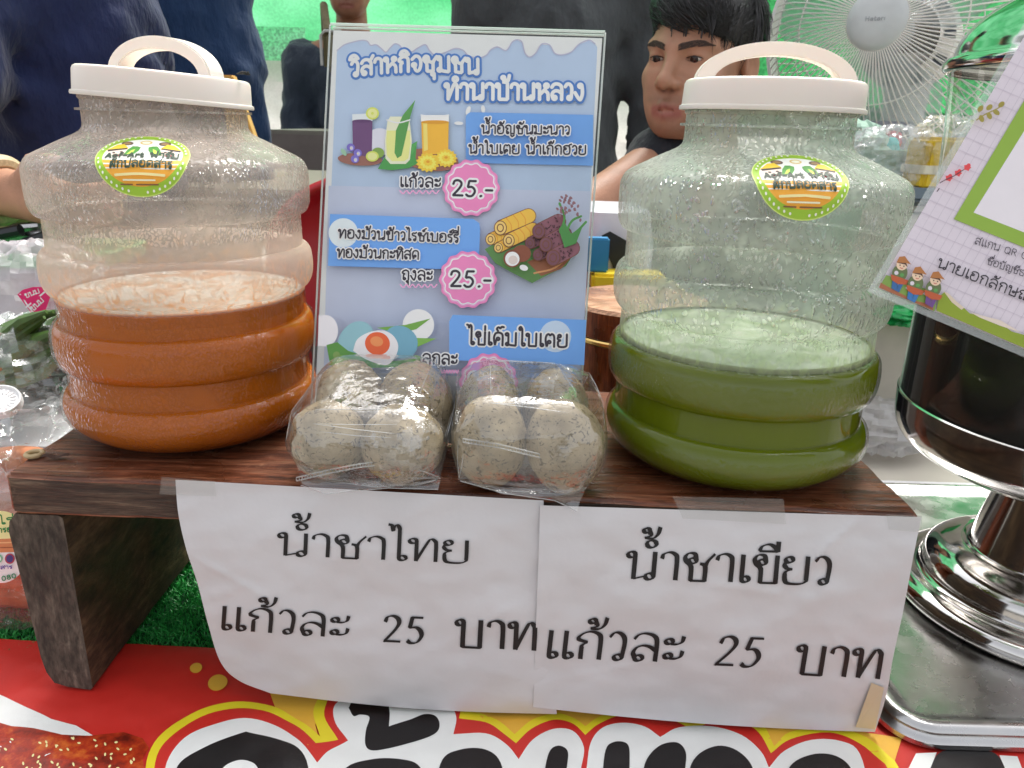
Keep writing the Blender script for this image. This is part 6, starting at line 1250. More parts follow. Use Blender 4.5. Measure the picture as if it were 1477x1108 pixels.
def hair_mesh(parent, M, fringe=True, strands=7000, seed=1):
    iv = Matrix.Translation(-Vector(parent.location)); base = head_parts(True)
    def f(p):
        q = ell(p, (0, .016, .046), (.083, .104, .090)); q = smin(q, ell(p, (0, -.045, .078), (.066, .052, .036)), .03)
        x, y, z = p[..., 0], p[..., 1], p[..., 2]
        line = np.where(y < -.02, .062 + .10 * np.abs(x) * 0 - .9 * np.maximum(0, np.abs(x) - .050), .0)          # where the hair ends on the face side
        low = np.interp(y, [-.12, -.075, -.055, -.035, -.018, .012, .045, .12], [.060, .056, .044, .020, -.012, -.014, -.050, -.066])
        low = low + (.007 * np.sin(x * 95) + .004 * np.sin(x * 260 + 1) - .006) * (y < -.05) - .012 * (x > 0) * (y < -.04)
        q = q + .0012 * np.sin(x * 160 + 40 * y + 4 * np.sin(z * 40)) * np.sin(z * 40 + y * 60)
        return smax(q, (low - z), .006)
    V, F = surface_net(f, (-.10, -.12, -.08), (.10, .135, .16), .0033)
    me = np_mesh('hair', V, F); bm = bmesh.new(); bm.from_mesh(me)
    rnd = random.Random(seed); vs = [v for v in V if v[2] > -.03]
    for k in range(strands):
        v = Vector(rnd.choice(vs)); c = Vector((0, .016, .046)); n = (v - c).normalized()
        flow = Vector((.35 + .3 * (v.x > 0), -.75, -.15)) if v.y < .02 else Vector((.1 * v.x, .2, -1)); flow = (flow - n * flow.dot(n)); flow = flow.normalized() if flow.length > .05 else Vector((0, 0, -1))
        ln = rnd.uniform(.018, .044); sd = flow.cross(n) * rnd.uniform(.0003, .0007); p0 = v - n * .001; p1 = v + flow * ln * .5 + n * rnd.uniform(.001, .0035); p2 = v + flow * ln - n * (ln * ln * 5.0) + n * .0008
        a = [bm.verts.new(p) for p in (p0 - sd, p0 + sd, p1 + sd * .8, p1 - sd * .8, p2)]
        bm.faces.new((a[0], a[1], a[2], a[3])); bm.faces.new((a[3], a[2], a[4]))
    def lock(p, flow, ln, wd, drop, mi):
        c = Vector((0, .016, .046)); prev = None; n_ = 6
        for i in range(n_ + 1):
            q = p + flow * ln * i / n_ + Vector((0, 0, -drop * (i / n_) ** 2)); n = (q - c).normalized(); sd = flow.cross(n).normalized() * wd * (1 - (i / n_) ** 1.6) + Vector((0, 0, .0))
            q = q + n * .0012 * math.sin(PI * i / n_); cur = (bm.verts.new(q - sd), bm.verts.new(q + n * wd * .6), bm.verts.new(q + sd))
            if prev:
                for a_, b_ in ((0, 1), (1, 2)): f_ = bm.faces.new((prev[a_], prev[b_], cur[b_], cur[a_])); f_.material_index = mi; f_.smooth = True
            prev = cur
    for v in (rnd.choice(vs) for _ in range(900)):           # locks over the crown and sides
        v = Vector(v); n = (v - Vector((0, .016, .046))).normalized()
        flow = Vector((.45, -.8, -.1)) if v.y < .0 and v.z > .05 else Vector((.1 * v.x, -.25, -1)); flow = flow - n * flow.dot(n)
        if flow.length > .1: lock(v - n * .0004, flow.normalized(), rnd.uniform(.022, .045), rnd.uniform(.0009, .0020), rnd.uniform(.002, .008), rnd.choice((0, 0, 1)))
    for k in range(34):                                       # fringe falling over the forehead
        x = rnd.uniform(-.058, .060); y = -.098 + 6.0 * x * x; p = Vector((x - .010, y + .018, rnd.uniform(.060, .074)))
        lock(p, Vector((.75 - 4 * x, -.45, -.60)).normalized(), rnd.uniform(.020, .036), rnd.uniform(.0009, .0018), .006, rnd.choice((0, 0, 1)))
    bm.to_mesh(me); bm.free(); me.transform(iv @ M); return link('hair', me, [HAIRM, HAIRM2], parent, world=False)
def tone_attr(me, M):
    """lip colour as a per-vertex amount, in head space"""
    Mi = np.array(M.inverted()); co = np.empty(len(me.vertices) * 3); me.vertices.foreach_get('co', co); co = co.reshape(-1, 3); q = co @ Mi[:3, :3].T + Mi[:3, 3]
    sx = np.abs(q[:, 0]); up = np.exp(-(((q[:, 2] + .0690 + .18 * sx) / .0058) ** 2)); lo = np.exp(-(((q[:, 2] + .0822 - .14 * sx) / .0076) ** 2))
    k = np.maximum(up, lo) * (q[:, 1] < -.083) * np.clip((.0300 - sx) / .006, 0, 1) * np.clip((q[:, 2] + .094) / .003, 0, 1) * np.clip((-.0600 - q[:, 2]) / .003, 0, 1)
    a = me.attributes.new('tone', 'FLOAT', 'POINT'); a.data.foreach_set('value', (np.clip(k, 0, 1) * .75).astype(np.float32))
    st = np.clip((.050 - sx) / .02, 0, 1) * (q[:, 1] < -.04) * (np.exp(-((q[:, 2] + .061) / .007) ** 2) + np.exp(-((q[:, 2] + .103) / .014) ** 2)) * .30
    nr = np.exp(-(((sx - .0075) / .005) ** 2 + ((q[:, 2] + .0465) / .0032) ** 2)) * (q[:, 1] < -.095) * .7  # nostril holes darkened in the skin colour, painted shade
    a = me.attributes.new('stubble_nostril_shade', 'FLOAT', 'POINT'); a.data.foreach_set('value', np.clip(st + nr, 0, 1).astype(np.float32))
def to_local(p, M): Mi = np.array(M.inverted()); return p @ Mi[:3, :3].T + Mi[:3, 3]
SK = skin_mat('skin_tan', S(186, 136, 108, 0.90), S(150, 78, 74)); SK2 = skin_mat('skin_brown', S(150, 100, 74, 0.9), S(130, 70, 64))
def cloth(name, c, rough=.85): return mat(name, c, rough, var=.16, scale=7, bump=.8, bscale=9, bdist=.03, stretch=(1.6, 1.6, .8), sheen=.1)
def person(lab, M, skin, shirt, trousers, J, res=.013, face=True, head_res=.0027, hair=True, cloth_label=None, extra=None, look=(-.5, -.85, -.15)):
    """J: joints in world space - neck, chest, hip, sh_l/el_l/wr_l, sh_r/el_r/wr_r, kn_*, an_* ; sleeve = share of the arm the shirt covers"""
    hd = head_parts(True); foot = Vector((J['hip'][0], J['hip'][1], 0)); t = thing('person', lab, 'person', foot)
    nk = np.array(J['neck']); Mi_sc = 1.0
    def body(p):
        h = hd(to_local(p, M)); d = smin(h, cap(p, np.array(M @ Vector((0, .022, -.070))), nk, .054, .058), .022)
        d = smin(d, cap(p, nk, J['chest'], .055, .10), .05); d = smin(d, cap(p, J['chest'], J['hip'], .115, .125), .06)
        for s_ in 'lr':
            sh, el, wr = J['sh_' + s_], J['el_' + s_], J['wr_' + s_]
            d = smin(d, cap(p, nk, sh, .05, .052), .03); d = smin(d, cap(p, sh, el, .050, .040), .02); d = smin(d, cap(p, el, wr, .041, .027), .015)
            dirn = np.array(wr) - np.array(el); d = smin(d, hand_field(p, wr, dirn, J.get('up_' + s_, (0, 0, 1))), .012)
            if 'kn_' + s_ in J: d = smin(d, cap(p, J['hip'], J['kn_' + s_], .085, .058), .04); d = smin(d, cap(p, J['kn_' + s_], J['an_' + s_], .056, .040), .02)
        return d
    pts = [np.array(v) for k, v in J.items() if isinstance(v, tuple) and len(v) == 3 and not k.startswith('up')] + [np.array(M.translation)]; lo, hi = np.min(pts, 0) - .22, np.max(pts, 0) + .22
    # head and neck fine, the rest coarser: one mesh, cut at the collar
    Vh, Fh = surface_net(lambda p: body(p), np.array(M.translation) - (.13, .15, .19), np.array(M.translation) + (.13, .15, .15), head_res if face else .006)
    zc_ = M.translation.z - .165
    V, F = surface_net(body, lo, (hi[0], hi[1], zc_ + .03), res * .75)
    n = len(V); me = np_mesh('person', np.vstack([V, Vh]), [tuple(i for i in f) for f in F] + [tuple(i + n for i in f) for f in Fh])
    tone_attr(me, M); me.transform(Matrix.Translation(-foot)); link('body', me, skin, t, world=False)
    if face: face_details(t, M, look=look)
    if hair: hair_mesh(t, M)
    sl = J.get('sleeve', .5); th = J.get('loose', .016)
    def sh_f(p):
        d = smin(cap(p, np.array(J['chest']) + (0, 0, .03), J['hip'], .135 + th, .140 + th), cap(p, np.array(J['sh_l']) - (0, 0, .03), np.array(J['sh_r']) - (0, 0, .03), .075, .075), .09)
        d = smin(d, cap(p, J['sh_l'], J['sh_r'], .058, .058), .05)
        for s_ in 'lr':
            a, b, c_ = (np.array(J[k + s_]) for k in ('sh_', 'el_', 'wr_'))
            if sl <= .5: d = smin(d, cap(p, a, a + (b - a) * sl * 2, .060 + th * .4, .062 + th * .6), .04)
            else: d = smin(smin(d, cap(p, a, b, .060 + th * .4, .054 + th * .4), .04), cap(p, b, b + (c_ - b) * (sl * 2 - 1), .054 + th * .4, .044 + th * .4), .02)
        d = d + .012 * (1 - 2 * np.abs(nzv(p, 15, 1.0))) * .6 + .008 * (1 - 2 * np.abs(nzv(p, 30, 2.0))) * .6 + .003 * nzv(p, 60, 3.0)
        d = np.maximum(d, -(cap(p, np.array(J['neck']) + (0, -.01, -.015), np.array(M.translation), .064, .075)))
        return np.maximum(d, (J['hip'][2] - .10) - p[..., 2])
    V, F = surface_net(sh_f, lo, hi, res); me = np_mesh('shirt', V, F); me.transform(Matrix.Translation(-foot)); o = link('shirt', me, shirt, t, world=False)
    if 'kn_l' in J:
        def tr(p):
            d = cap(p, np.array(J['hip']) + (0, 0, .04), np.array(J['hip']) - (0, 0, .03), .15, .15)
            for s_ in 'lr': d = smin(smin(d, cap(p, np.array(J['hip']) + (np.array(J['kn_' + s_]) - J['hip']) * .15, J['kn_' + s_], .105, .075), .06), cap(p, J['kn_' + s_], J['an_' + s_], .075, .065), .03)
            return d + .005 * nzv(p, 22, 3.0)
        V, F = surface_net(tr, lo, hi, res * 1.3); me = np_mesh('trousers', V, F); me.transform(Matrix.Translation(-foot)); link('trousers', me, trousers, t, world=False)
        for s_ in 'lr':
            a = np.array(J['an_' + s_]); V, F = surface_net(lambda p: np.maximum(smin(cap(p, a + (0, .02, -.04), a + (0, -.13, -.05), .045, .04), cap(p, a, a - (0, 0, .04), .05, .05), .03), -(p[..., 2] - .004)), a - (.12, .25, .12), a + (.12, .15, .08), .014)
            me = np_mesh('shoe', V, F); me.transform(Matrix.Translation(-foot)); link('shoe', me, mat('shoe_dark', S(40, 36, 34), .6), t, world=False)
    return t

# the seated man behind the green tea jar
HY = 1.34; hc = at_y(1013, 84, HY)
Mh = pose(hc, math.radians(-40), math.radians(4), math.radians(2))
def jn(x, y, Y): return tuple(at_y(x, y, Y))
nk = (hc.x + .025, hc.y + .035, hc.z - .195)
p = person('young man with short black hair and black T-shirt sitting behind the green tea jar', Mh, SK, cloth('black_tee', S(34, 38, 46, .8)), cloth('dark_jeans', S(40, 46, 60, .8)),
       dict(neck=nk, chest=(nk[0] + .02, nk[1] + .06, nk[2] - .17), hip=(nk[0] + .05, nk[1] + .10, nk[2] - .50), sh_r=jn(975, 226, 1.37), el_r=jn(846, 306, 1.24), wr_r=jn(730, 385, 1.06),
            sh_l=(nk[0] + .17, nk[1] + .09, nk[2] - .06), el_l=(nk[0] + .25, nk[1] + .05, nk[2] - .34), wr_l=(nk[0] + .14, nk[1] - .14, nk[2] - .40), sleeve=.09, loose=.006,
            kn_r=(nk[0] - .08, nk[1] - .30, nk[2] - .50), kn_l=(nk[0] + .16, nk[1] - .30, nk[2] - .50), an_r=(nk[0] - .06, nk[1] - .26, .09), an_l=(nk[0] + .18, nk[1] - .26, .09)), look=(-.02, -.98, -.16))
# dark grey standing person behind the menu
def standing(lab, px, Y, wpx, shirt, trousers, yaw, z_sh, dirx=0.0, res=.016, sleeve=.95, sk=SK2, arms=None, lean=(0, 0)):
    c = at_y(px, 100, Y); x = c.x; M = pose(Vector((x + lean[0], Y + lean[1], z_sh + .24)), yaw); h = wpx * (Y / FPX) / 2
    cs, sn = math.cos(yaw), math.sin(yaw)
    def q(a, b, z): return (x + a * cs - b * sn + lean[0] * (z - .9) / .6, Y + a * sn + b * cs + lean[1] * (z - .9) / .6, z)
    J = dict(neck=q(0, 0, z_sh + .05), chest=q(0, 0, z_sh - .15), hip=q(0, .0, z_sh - .50), sh_l=q(h, 0, z_sh), sh_r=q(-h, 0, z_sh), el_l=q(h + .05, .03, z_sh - .28), el_r=q(-h - .05, .03, z_sh - .28), wr_l=q(h + .06, -.02, z_sh - .52), wr_r=q(-h - .06, -.02, z_sh - .52),
             up_l=(1, 0, 0), up_r=(-1, 0, 0), sleeve=sleeve, kn_l=q(.09, -.01, .50), kn_r=q(-.09, -.01, .50), an_l=q(.10, .02, .09), an_r=q(-.10, .02, .09))
    if arms: J.update(arms)
    return person(lab, M, sk, shirt, trousers, J, res=res, face=False)
standing('person in dark grey shirt and black trousers standing behind the menu, cropped at the chest', 805, 1.95, 200, cloth('charcoal_shirt', S(70, 74, 76, .9)), cloth('black_trousers', S(24, 26, 32, .8)), PI, 1.50)
# navy shirted person on the far left, one bare forearm with a watch
a1 = at_y(-130, 240, .98); a2 = at_y(18, 280, .93)
standing('person in a navy blue shirt bending at the far left, wearing a beige watch', 100, 1.30, 235, cloth('navy_shirt', S(12, 30, 78, .8)), cloth('navy_trousers', S(26, 36, 60, .8)), PI + .25, 1.46, sleeve=.32, sk=SK, res=.014,
         arms=dict(el_r=tuple(a1), wr_r=tuple(a2), sh_r=(a1.x + .02, 1.20, 1.42)))
wd = (a2 - a1).normalized(); 
o = link('wrist_watch', MB().tube([a2 - wd * .02 + (wd.orthogonal().normalized() * math.cos(a) + wd.cross(wd.orthogonal().normalized()) * math.sin(a)) * .0335 for a in np.linspace(0, 2 * PI, 30)[:-1]], 0.0095, 8, closed=True).mesh('wrist_watch'), mat('watch_beige', S(196, 176, 140), .5, var=.3, scale=200))
tag(o, 'beige beaded watch band round the wrist at the left edge', 'watch')
standing('person in a teal blue shirt standing behind the lid of the orange jar', 262, 1.72, 90, cloth('blue_shirt', S(10, 52, 94, .8)), cloth('blue_trousers', S(24, 40, 66, .8)), PI, 1.56, sleeve=.95)
# hooded person sitting far behind
hy = 3.05; hh_ = at_y(503, -30, hy); Mq = pose(hh_, math.radians(4), math.radians(12)); nq = (hh_.x, hh_.y + .03, hh_.z - .21)
qs = .195
pq = person('person in a dark hooded jacket sitting far back at the grey counter', Mq, SK2, cloth('hoodie_navy', S(32, 46, 62, .8)), cloth('grey_trousers', S(52, 56, 64, .8)),
       dict(neck=nq, chest=(nq[0], nq[1] + .05, nq[2] - .18), hip=(nq[0], nq[1] + .10, nq[2] - .55), sh_r=(nq[0] - qs, nq[1] + .03, nq[2] - .06), sh_l=(nq[0] + qs, nq[1] + .03, nq[2] - .06), el_r=(nq[0] - qs - .03, nq[1] - .02, nq[2] - .34), el_l=(nq[0] + qs + .04, nq[1] - .02, nq[2] - .34),
            wr_r=(nq[0] - .06, nq[1] - .22, nq[2] - .42), wr_l=(nq[0] + .08, nq[1] - .22, nq[2] - .42), sleeve=.97, loose=.03, kn_r=(nq[0] - .1, nq[1] - .32, .5), kn_l=(nq[0] + .1, nq[1] - .32, .5), an_r=(nq[0] - .1, nq[1] - .28, .09), an_l=(nq[0] + .1, nq[1] - .28, .09)), res=.016, face=True, head_res=.005)
OLV_ = cloth('olive_canvas', S(104, 96, 66))
t = thing('shoulder_bag', 'olive canvas bag with a pale rim hanging on the chest of the hooded person', 'bag', (nq[0] - .05, nq[1] - .22, nq[2] - .4))
Y0 = nq[1] - .20; A0, A1 = at_y(465, 45, Y0), at_y(500, 105, Y0)
MB().box(((A0.x + A1.x) / 2, Y0 + .01, (A0.z + A1.z) / 2), (A1.x - A0.x, .05, A0.z - A1.z)).build('pouch', OLV_, t, bevel=.018, segs=3)
mb = MB(); mb.tube([(A0.x - .003, Y0 - .017, A1.z + .02), (A0.x - .003, Y0 - .017, A0.z - .015), (A0.x + .012, Y0 - .017, A0.z), (A1.x - .01, Y0 - .017, A0.z)], .005, 8); mb.build('rim', mat('rim_grey', S(176, 176, 172), .5), t)
mb = MB(); s0 = at_y(472, 45, Y0); s1 = at_y(467, 8, nq[1] - .13); s2 = (nq[0] - .10, nq[1] + .0, nq[2] + .01)
mb.tube([s0, s1, s2], .014, 8); mb.build('strap', OLV_, t)
# ------------------------------------------------------------------ goods and clutter round the stand
M_WBAG = film_mat('white_bag_film', tint=(.98, .98, .98), haze=.55, hcol=(.86, .85, .87), rough=.15, bump=.7, bscale=40, base=.10, hnoise=.2, hscale=16)
M_CBAG = film_mat('crinkled_clear_film', tint=(.98, .98, .98), haze=.16, hcol=(.84, .86, .86), rough=.06, bump=.8, bscale=50, base=.12, hnoise=.14, hscale=24)
def crumple(name, c, d, seed, m, parent=None, amp=.18, n=56, sq=2.6, flat=True, smooth=22):
    """crumpled plastic: a squarish blob with sharp ridged folds"""
    mb = MB(); c = Vector(c)
    def f(u, v):
        a = 2 * PI * u; th = PI * v; q = Vector((math.sin(th) * math.cos(a), math.sin(th) * math.sin(a), math.cos(th)))
        k = (abs(q.x) ** sq + abs(q.y) ** sq + abs(q.z) ** sq) ** (-1 / sq); q2 = q * k
        r = 1 - amp * abs(fbm(q * 2.2 + Vector((seed, 0, 0)), 4)) * 1.6 + amp * .25 * fbm(q * 7 + Vector((0, seed, 0)), 2)
        p = Vector((q2.x * d[0] / 2 * r, q2.y * d[1] / 2 * r, q2.z * d[2] / 2 * r)) + c
        if flat: p.z = max(p.z, c.z - d[2] / 2 * .86)
        return p
    mb.grid(f, n, n // 2); return mb.build(name, m, parent, angle=smooth)
def mid(x, y, Y): return at_y(x, y, Y)
def top_tag(o, lab, cat, group=None): return tag(o, lab, cat, group)

# left: box the bags lie on
MB().box((0, 0, 0), (1, 1, 1))
zb0 = at_y(20, 585, .74).z
o = MB().box((-.56, .76, (TZ + zb0) / 2 + .001), (.44, .26, zb0 - TZ - .004)).build('foam_box', mat('foam_white', S(214, 214, 216), .8, var=.05, bump=.15, bscale=200), None, bevel=.012)
tag(o, 'low white foam box at the left edge under the bags of greens', 'box')
# bag of green leaves: leaf rolls inside a clear bag
def leaf_bundle():
    c = mid(38, 508, .70); rnd = random.Random(4); mb = MB(); ax = (mid(82, 478, .70) - mid(0, 522, .70)).normalized()
    for k in range(26):
        o_ = Vector((rnd.uniform(-.01, .01), rnd.uniform(-.03, .03), rnd.uniform(-.022, .022))); L_ = rnd.uniform(.045, .06)
        mb.tube([c + o_ + ax * L_ * f + Vector((0, 0, .004 * math.sin(3 * f + k))) for f in (-1, -.5, 0, .5, 1)], [.003, .0058, .006, .0056, .002], 7)
    o = mb.build('leaf_bundle', mat('leaf_green', S(74, 104, 44, .9), .5, var=.3, scale=90, bump=.3), None); o.data.polygons
    return tag(o, 'bundle of rolled dark green leaves inside the clear bag at the left edge', 'leaf bundle')
leaf_bundle()
c = mid(40, 528, .70); o = crumple('greens_bag', (c.x - .01, .70, c.z), (.125, .13, .100), 3.0, M_CBAG, amp=.22)
tag(o, 'clear crumpled plastic bag wrapped round the green leaves', 'plastic bag')
c = mid(45, 556, .735); o = crumple('dark_greens', (c.x - .01, .775, zb0 + .028), (.16, .10, .052), 6.0, mat('dark_leaf', S(30, 52, 40, .9), .5, var=.3, scale=60), amp=.3)
tag(o, 'dark green leafy pack lying under the clear bag of leaves', 'leaf pack')
# white bag with a pink print
c = mid(30, 420, .80); o = crumple('printed_bag', (c.x, .83, c.z - .012), (.155, .12, .125), 9.0, film_mat('pinkish_bag', haze=.5, hcol=(.88, .82, .85), rough=.12, bump=.7, bscale=40, base=.1, hnoise=.2, hscale=16), amp=.16)
M_PK = ink(216, 30, 104); mats = [M_PK]; A = Art(lambda x, y, l: at_y(x, y, .7655 + .00012 * (x - 50) - l), mats)
A.poly([(25, 425), (33, 418), (48, 414), (66, 414), (78, 412), (70, 436), (64, 452), (53, 461), (44, 450)], M_PK); A.line([(29, 425), (40, 441), (53, 457)], 1.1, ink(250, 220, 232), False); A.line([(38, 443), (66, 420)], 1.2, ink(250, 220, 232), False)
A.text('ขนม', 37, 430, 58, 422, 6, ink(250, 224, 234), hw=.1); A.text('ขนม', 48, 449, 64, 434, 7, ink(250, 224, 234), hw=.1)
me = A.mb.mesh('print', False); t = thing('plastic_bag', 'whitish plastic bag with a pink printed badge behind the orange jar', 'plastic bag', (c.x, .83, c.z - .06)); link('print', me, mats, t)
o.name = 'film'; o.parent = t; o.data.transform(Matrix.Translation(-Vector(t.location)))
# round white lid
c = mid(2, 582, .62)
mb = MB(); R_ = Matrix.Rotation(.5, 3, 'X') @ Matrix.Rotation(.25, 3, 'Y'); mb.lathe([(0, .004), (.013, .004), (.0145, .0065), (.0155, .0065), (.0165, .003), (.0165, -.001), (.0145, -.001)], 40, c=c, M=R_)
for k in range(18): a = 2 * PI * k / 18; mb.box(R_ @ Vector((.0095 * math.cos(a), .0095 * math.sin(a), .0045)) + c, (.0045, .0012, .0012), R_ @ rotz(a))
tag(mb.build('cup_lid', mat('lid_white', S(232, 232, 232), .35), None), 'small ribbed white plastic cup lid at the left edge', 'cup lid')
# snack bag beside the leg of the stand
t = thing('snack_bag', 'clear bag of brown crispy snacks with a round white and green label', 'snack bag', (-.42, .575, TZ))
M_SN = mat('snack_brown', S(190, 120, 80), .6, var=.35, scale=60, bump=.5, bscale=160); zt0 = at_y(10, 690, .57).z; rnd = random.Random(8)
for k in range(15):
    z = TZ + .016 + (zt0 - TZ - .02) * k / 14; cc = Vector((-.435 + rnd.uniform(-.015, .02), .60 + rnd.uniform(-.012, .012), z)); mb = MB(); a = rnd.uniform(-.4, .4); ax = Vector((math.cos(a), math.sin(a) * .5, rnd.uniform(-.25, .25)))
    mb.tube([cc + ax * .055 * f + Vector((0, 0, .006 * math.cos(f * 2))) for f in np.linspace(-1, 1, 9)], [.006, .010, .012, .0125, .012, .0125, .012, .010, .006], 9); mb.build('wafer_roll', M_SN, t)
cz = (TZ + zt0) / 2; ob = crumple('film', (-.432, .60, cz + .004), (.150, .085, zt0 - TZ - .002), 14.0, M_CBAG, t, amp=.10, sq=4, flat=False)
mb = MB(); pts = [(0, 690, .565), (14, 688, .566), (60, 684, .60), (112, 640, .63)], [(-60, 585, .60), (20, 590, .61), (70, 592, .64), (98, 598, .67)]
def f(u, v):
    a_ = u * 3; i = min(int(a_), 2); fr = a_ - i; p = at_y(*pts[0][i]).lerp(at_y(*pts[0][i + 1]), fr); q = at_y(*pts[1][i]).lerp(at_y(*pts[1][i + 1]), fr); w_ = p.lerp(q, v)
    return w_ + Vector((0, .012 * fbm((u * 4, v * 3, 5), 4), .012 * abs(fbm((u * 5, v * 4, 2), 4))))
mb.grid(f, 40, 24); mb.build('bag_top', M_CBAG, t, angle=20)
mats = [ink(236, 238, 232)]; yl = at_y(15, 790, .548).y; A = Art(lambda x, y, l: at_y(x, y, .5475 - l), mats); A.step = 6e-5
A.ell(2, 789, 40, 52, mats[0], n=40); A.poly([(2 + 40 * math.cos(a), 789 + 52 * math.sin(a)) for a in np.linspace(PI * 1.04, PI * 1.96, 20)], ink(236, 226, 160)); A.poly([(-38, 779), (40, 776), (41, 796), (-38, 798)], ink(196, 130, 86)); A.line([(-38, 784), (40, 782)], .8, ink(230, 180, 130), False); A.line([(-38, 791), (40, 789)], .8, ink(150, 90, 60), False)
A.text('ไร่', -2, 757, 22, 754, 9, ink(30, 130, 70), hw=.1); A.text('อบกรอบ', -20, 770, 26, 766, 6, ink(30, 130, 70), hw=.12)
A.ell(14, 806, 7, 7.5, ink(160, 60, 80)); A.ell(14, 806, 5, 5.5, ink(60, 60, 120)); A.ell(-2, 806, 5.5, 6, ink(120, 190, 150)); A.ell(-2, 806, 3.5, 4, ink(220, 236, 226))
A.text('มหาสาร', -20, 822, 18, 820, 4, ink(60, 60, 150), hw=.12); A.text('080', 3, 838, 24, 833, 6, ink(30, 130, 90), hw=.13)
link('label', A.mb.mesh('label', False), mats, t)
# crate, boards and utensils at the far left
zc0 = at_y(20, 372, .93).z; cx = at_y(10, 340, .93).x - .06
t = thing('plastic_crate', 'grey plastic crate at the left edge holding the tray of utensils', 'crate', (cx, .93, TZ)); M_CR = mat('crate_grey', S(168, 164, 172), .5)
mb = MB()
for k in range(5): mb.box((cx, .9305 - .001 * k, TZ + .03 + (zc0 - TZ - .06) * k / 4 + .012), (.36, .10, .034))
mb.build('slatted_side', M_CR, t, bevel=.003); MB().box((cx, .932, (TZ + zc0) / 2), (.35, .085, zc0 - TZ - .02)).build('liner', mat('crate_dark', S(120, 116, 124), .6), t)
zt1 = at_y(20, 366, .90).z
t = thing('utensil_tray', 'green rimmed tray with steel tongs and black handles at the left edge', 'tray', (cx, .92, zc0)); M_GT = mat('tray_green', S(60, 170, 80), .4)
mb = MB(); loft_rrect(mb, (cx, .935, zc0 - .002), .40, .14, .02, [(.012, 0), (.002, .002), (0, .016), (.003, .018), (.006, .016), (.012, .005), (.03, .004)]); mb.build('tray_body', M_GT, t, angle=45)
mb = MB(); 
for x0, y0, x1, y1 in ((-20, 352, 64, 338), (-10, 342, 58, 326)): mb.tube([at_y(x0, y0, .92), at_y((x0 + x1) / 2, (y0 + y1) / 2 - 4, .92), at_y(x1, y1, .92)], [.004, .007, .005], 8)
mb.build('tongs', M_SATIN, t); mb = MB()
for x0, y0, x1, y1 in ((36, 352, 70, 340), (0, 338, 30, 332)): mb.tube([at_y(x0, y0, .905), at_y(x1, y1, .905)], .007, 8)
mb.build('handles', mat('handle_black', S(30, 32, 36), .4), t)
M_BD = mat('board_pale', S(204, 176, 134), .6, var=.15, scale=14, stretch=(1, 8, 8))
for k, (y0, nm) in enumerate(((312, 'lower pale wooden board of the pair stacked at the left edge'), (294, 'upper pale wooden board of the pair stacked at the left edge'))):
    p = at_y(10, y0 + 10, 1.02); o = MB().box((p.x - .04, 1.03, p.z), (.30, .16, .0142), rotz(.12 - .06 * k)).build('wooden_board', M_BD, None, bevel=.002); tag(o, nm, 'board', 'pale boards at the left edge')
p = at_y(8, 180, 1.45); t = thing('green_bowl', 'lime green plastic bowl at the left edge behind the forearm', 'bowl', (p.x, 1.45, p.z - .04))
MB().lathe(cr([(.03, -.035), (.045, -.034), (.07, -.01), (.082, .022), (.085, .024), (.083, .026), (.078, .022), (.064, -.008), (.03, -.03), (0, -.031)]), 48, c=(p.x - .035, 1.45, p.z)).build('bowl', mat('lime_plastic', S(150, 190, 60), .4), t)
p = at_y(20, 222, 1.42); o = MB().box((p.x - .05, 1.45, p.z - .012), (.36, .30, .035)).build('storage_tray', mat('tray_pale', S(206, 208, 204), .4), None, bevel=.006); tag(o, 'pale grey tray at the left edge under the lime green bowl', 'tray')
o2 = MB().box((p.x - .05, 1.47, (TZ + p.z - .03) / 2 - .3), (.5, .32, p.z - .03 - TZ + .59)).build('side_cabinet', mat('cabinet_grey', S(120, 120, 112), .6), None, bevel=.006); tag(o2, 'plain grey cabinet at the left edge carrying the pale tray', 'cabinet')

# right side, beyond the front table
simple_table('back_table', 'pale beige back table on the right behind the white edge strip', 1.0, 1.105, 1.36, 0.29, TZ - .004, mat('beige_top', S(206, 198, 184, .9), .6, var=.08, scale=10, bump=.1), M_STEEL, skirt=False)
c = mid(1285, 560, 1.06); o = crumple('white_bag', (c.x - .005, 1.08, TZ + .038), (.17, .15, .085), 31.0, M_WBAG, amp=.22); tag(o, 'white crumpled plastic bag behind the green tea jar near the coffee tank', 'plastic bag')
c = mid(1298, 475, 1.10); o = crumple('white_wrapper', (c.x + .02, 1.16, TZ + .095), (.16, .09, .19), 37.0, M_WBAG, amp=.22); tag(o, 'tall white plastic wrapping leaning behind the coffee tank', 'plastic bag')
c = mid(1315, 466, 1.02); o = crumple('green_pack', (c.x + .03, 1.06, c.z), (.13, .06, .03), 41.0, mat('pack_green', S(40, 170, 90), .35, var=.3, scale=60), amp=.25); tag(o, 'flat green and white packet on the white wrapping beside the coffee tank', 'packet')
MINT = mat('mint_plastic', S(150, 196, 168), .45, var=.05)
def crate(lab, px0, px1, py_top, Y, zb, m, dep=.2):
    a, b = at_y(px0, py_top, Y), at_y(px1, py_top, Y); cx = (a.x + b.x) / 2; w_ = b.x - a.x; h = a.z - zb; t = thing('open_crate', lab, 'crate', (cx, Y + dep / 2, zb))
    mb = MB(); cy = Y + dep / 2
    loft_rrect(mb, (cx, cy, zb), w_, dep, .02, [(.012, 0), (.006, h * .7), (0, h * .72), (0, h), (.006, h), (.008, h * .3), (.02, .006)]); mb.build('crate_body', m, t, angle=40)
    return t
zcr = TZ - .0035
crate('mint green open crate standing on the back table beside the fan column', 1192, 1345, 214, 1.17, zcr, MINT, .2)
zz = at_y(1260, 190, 1.24).z
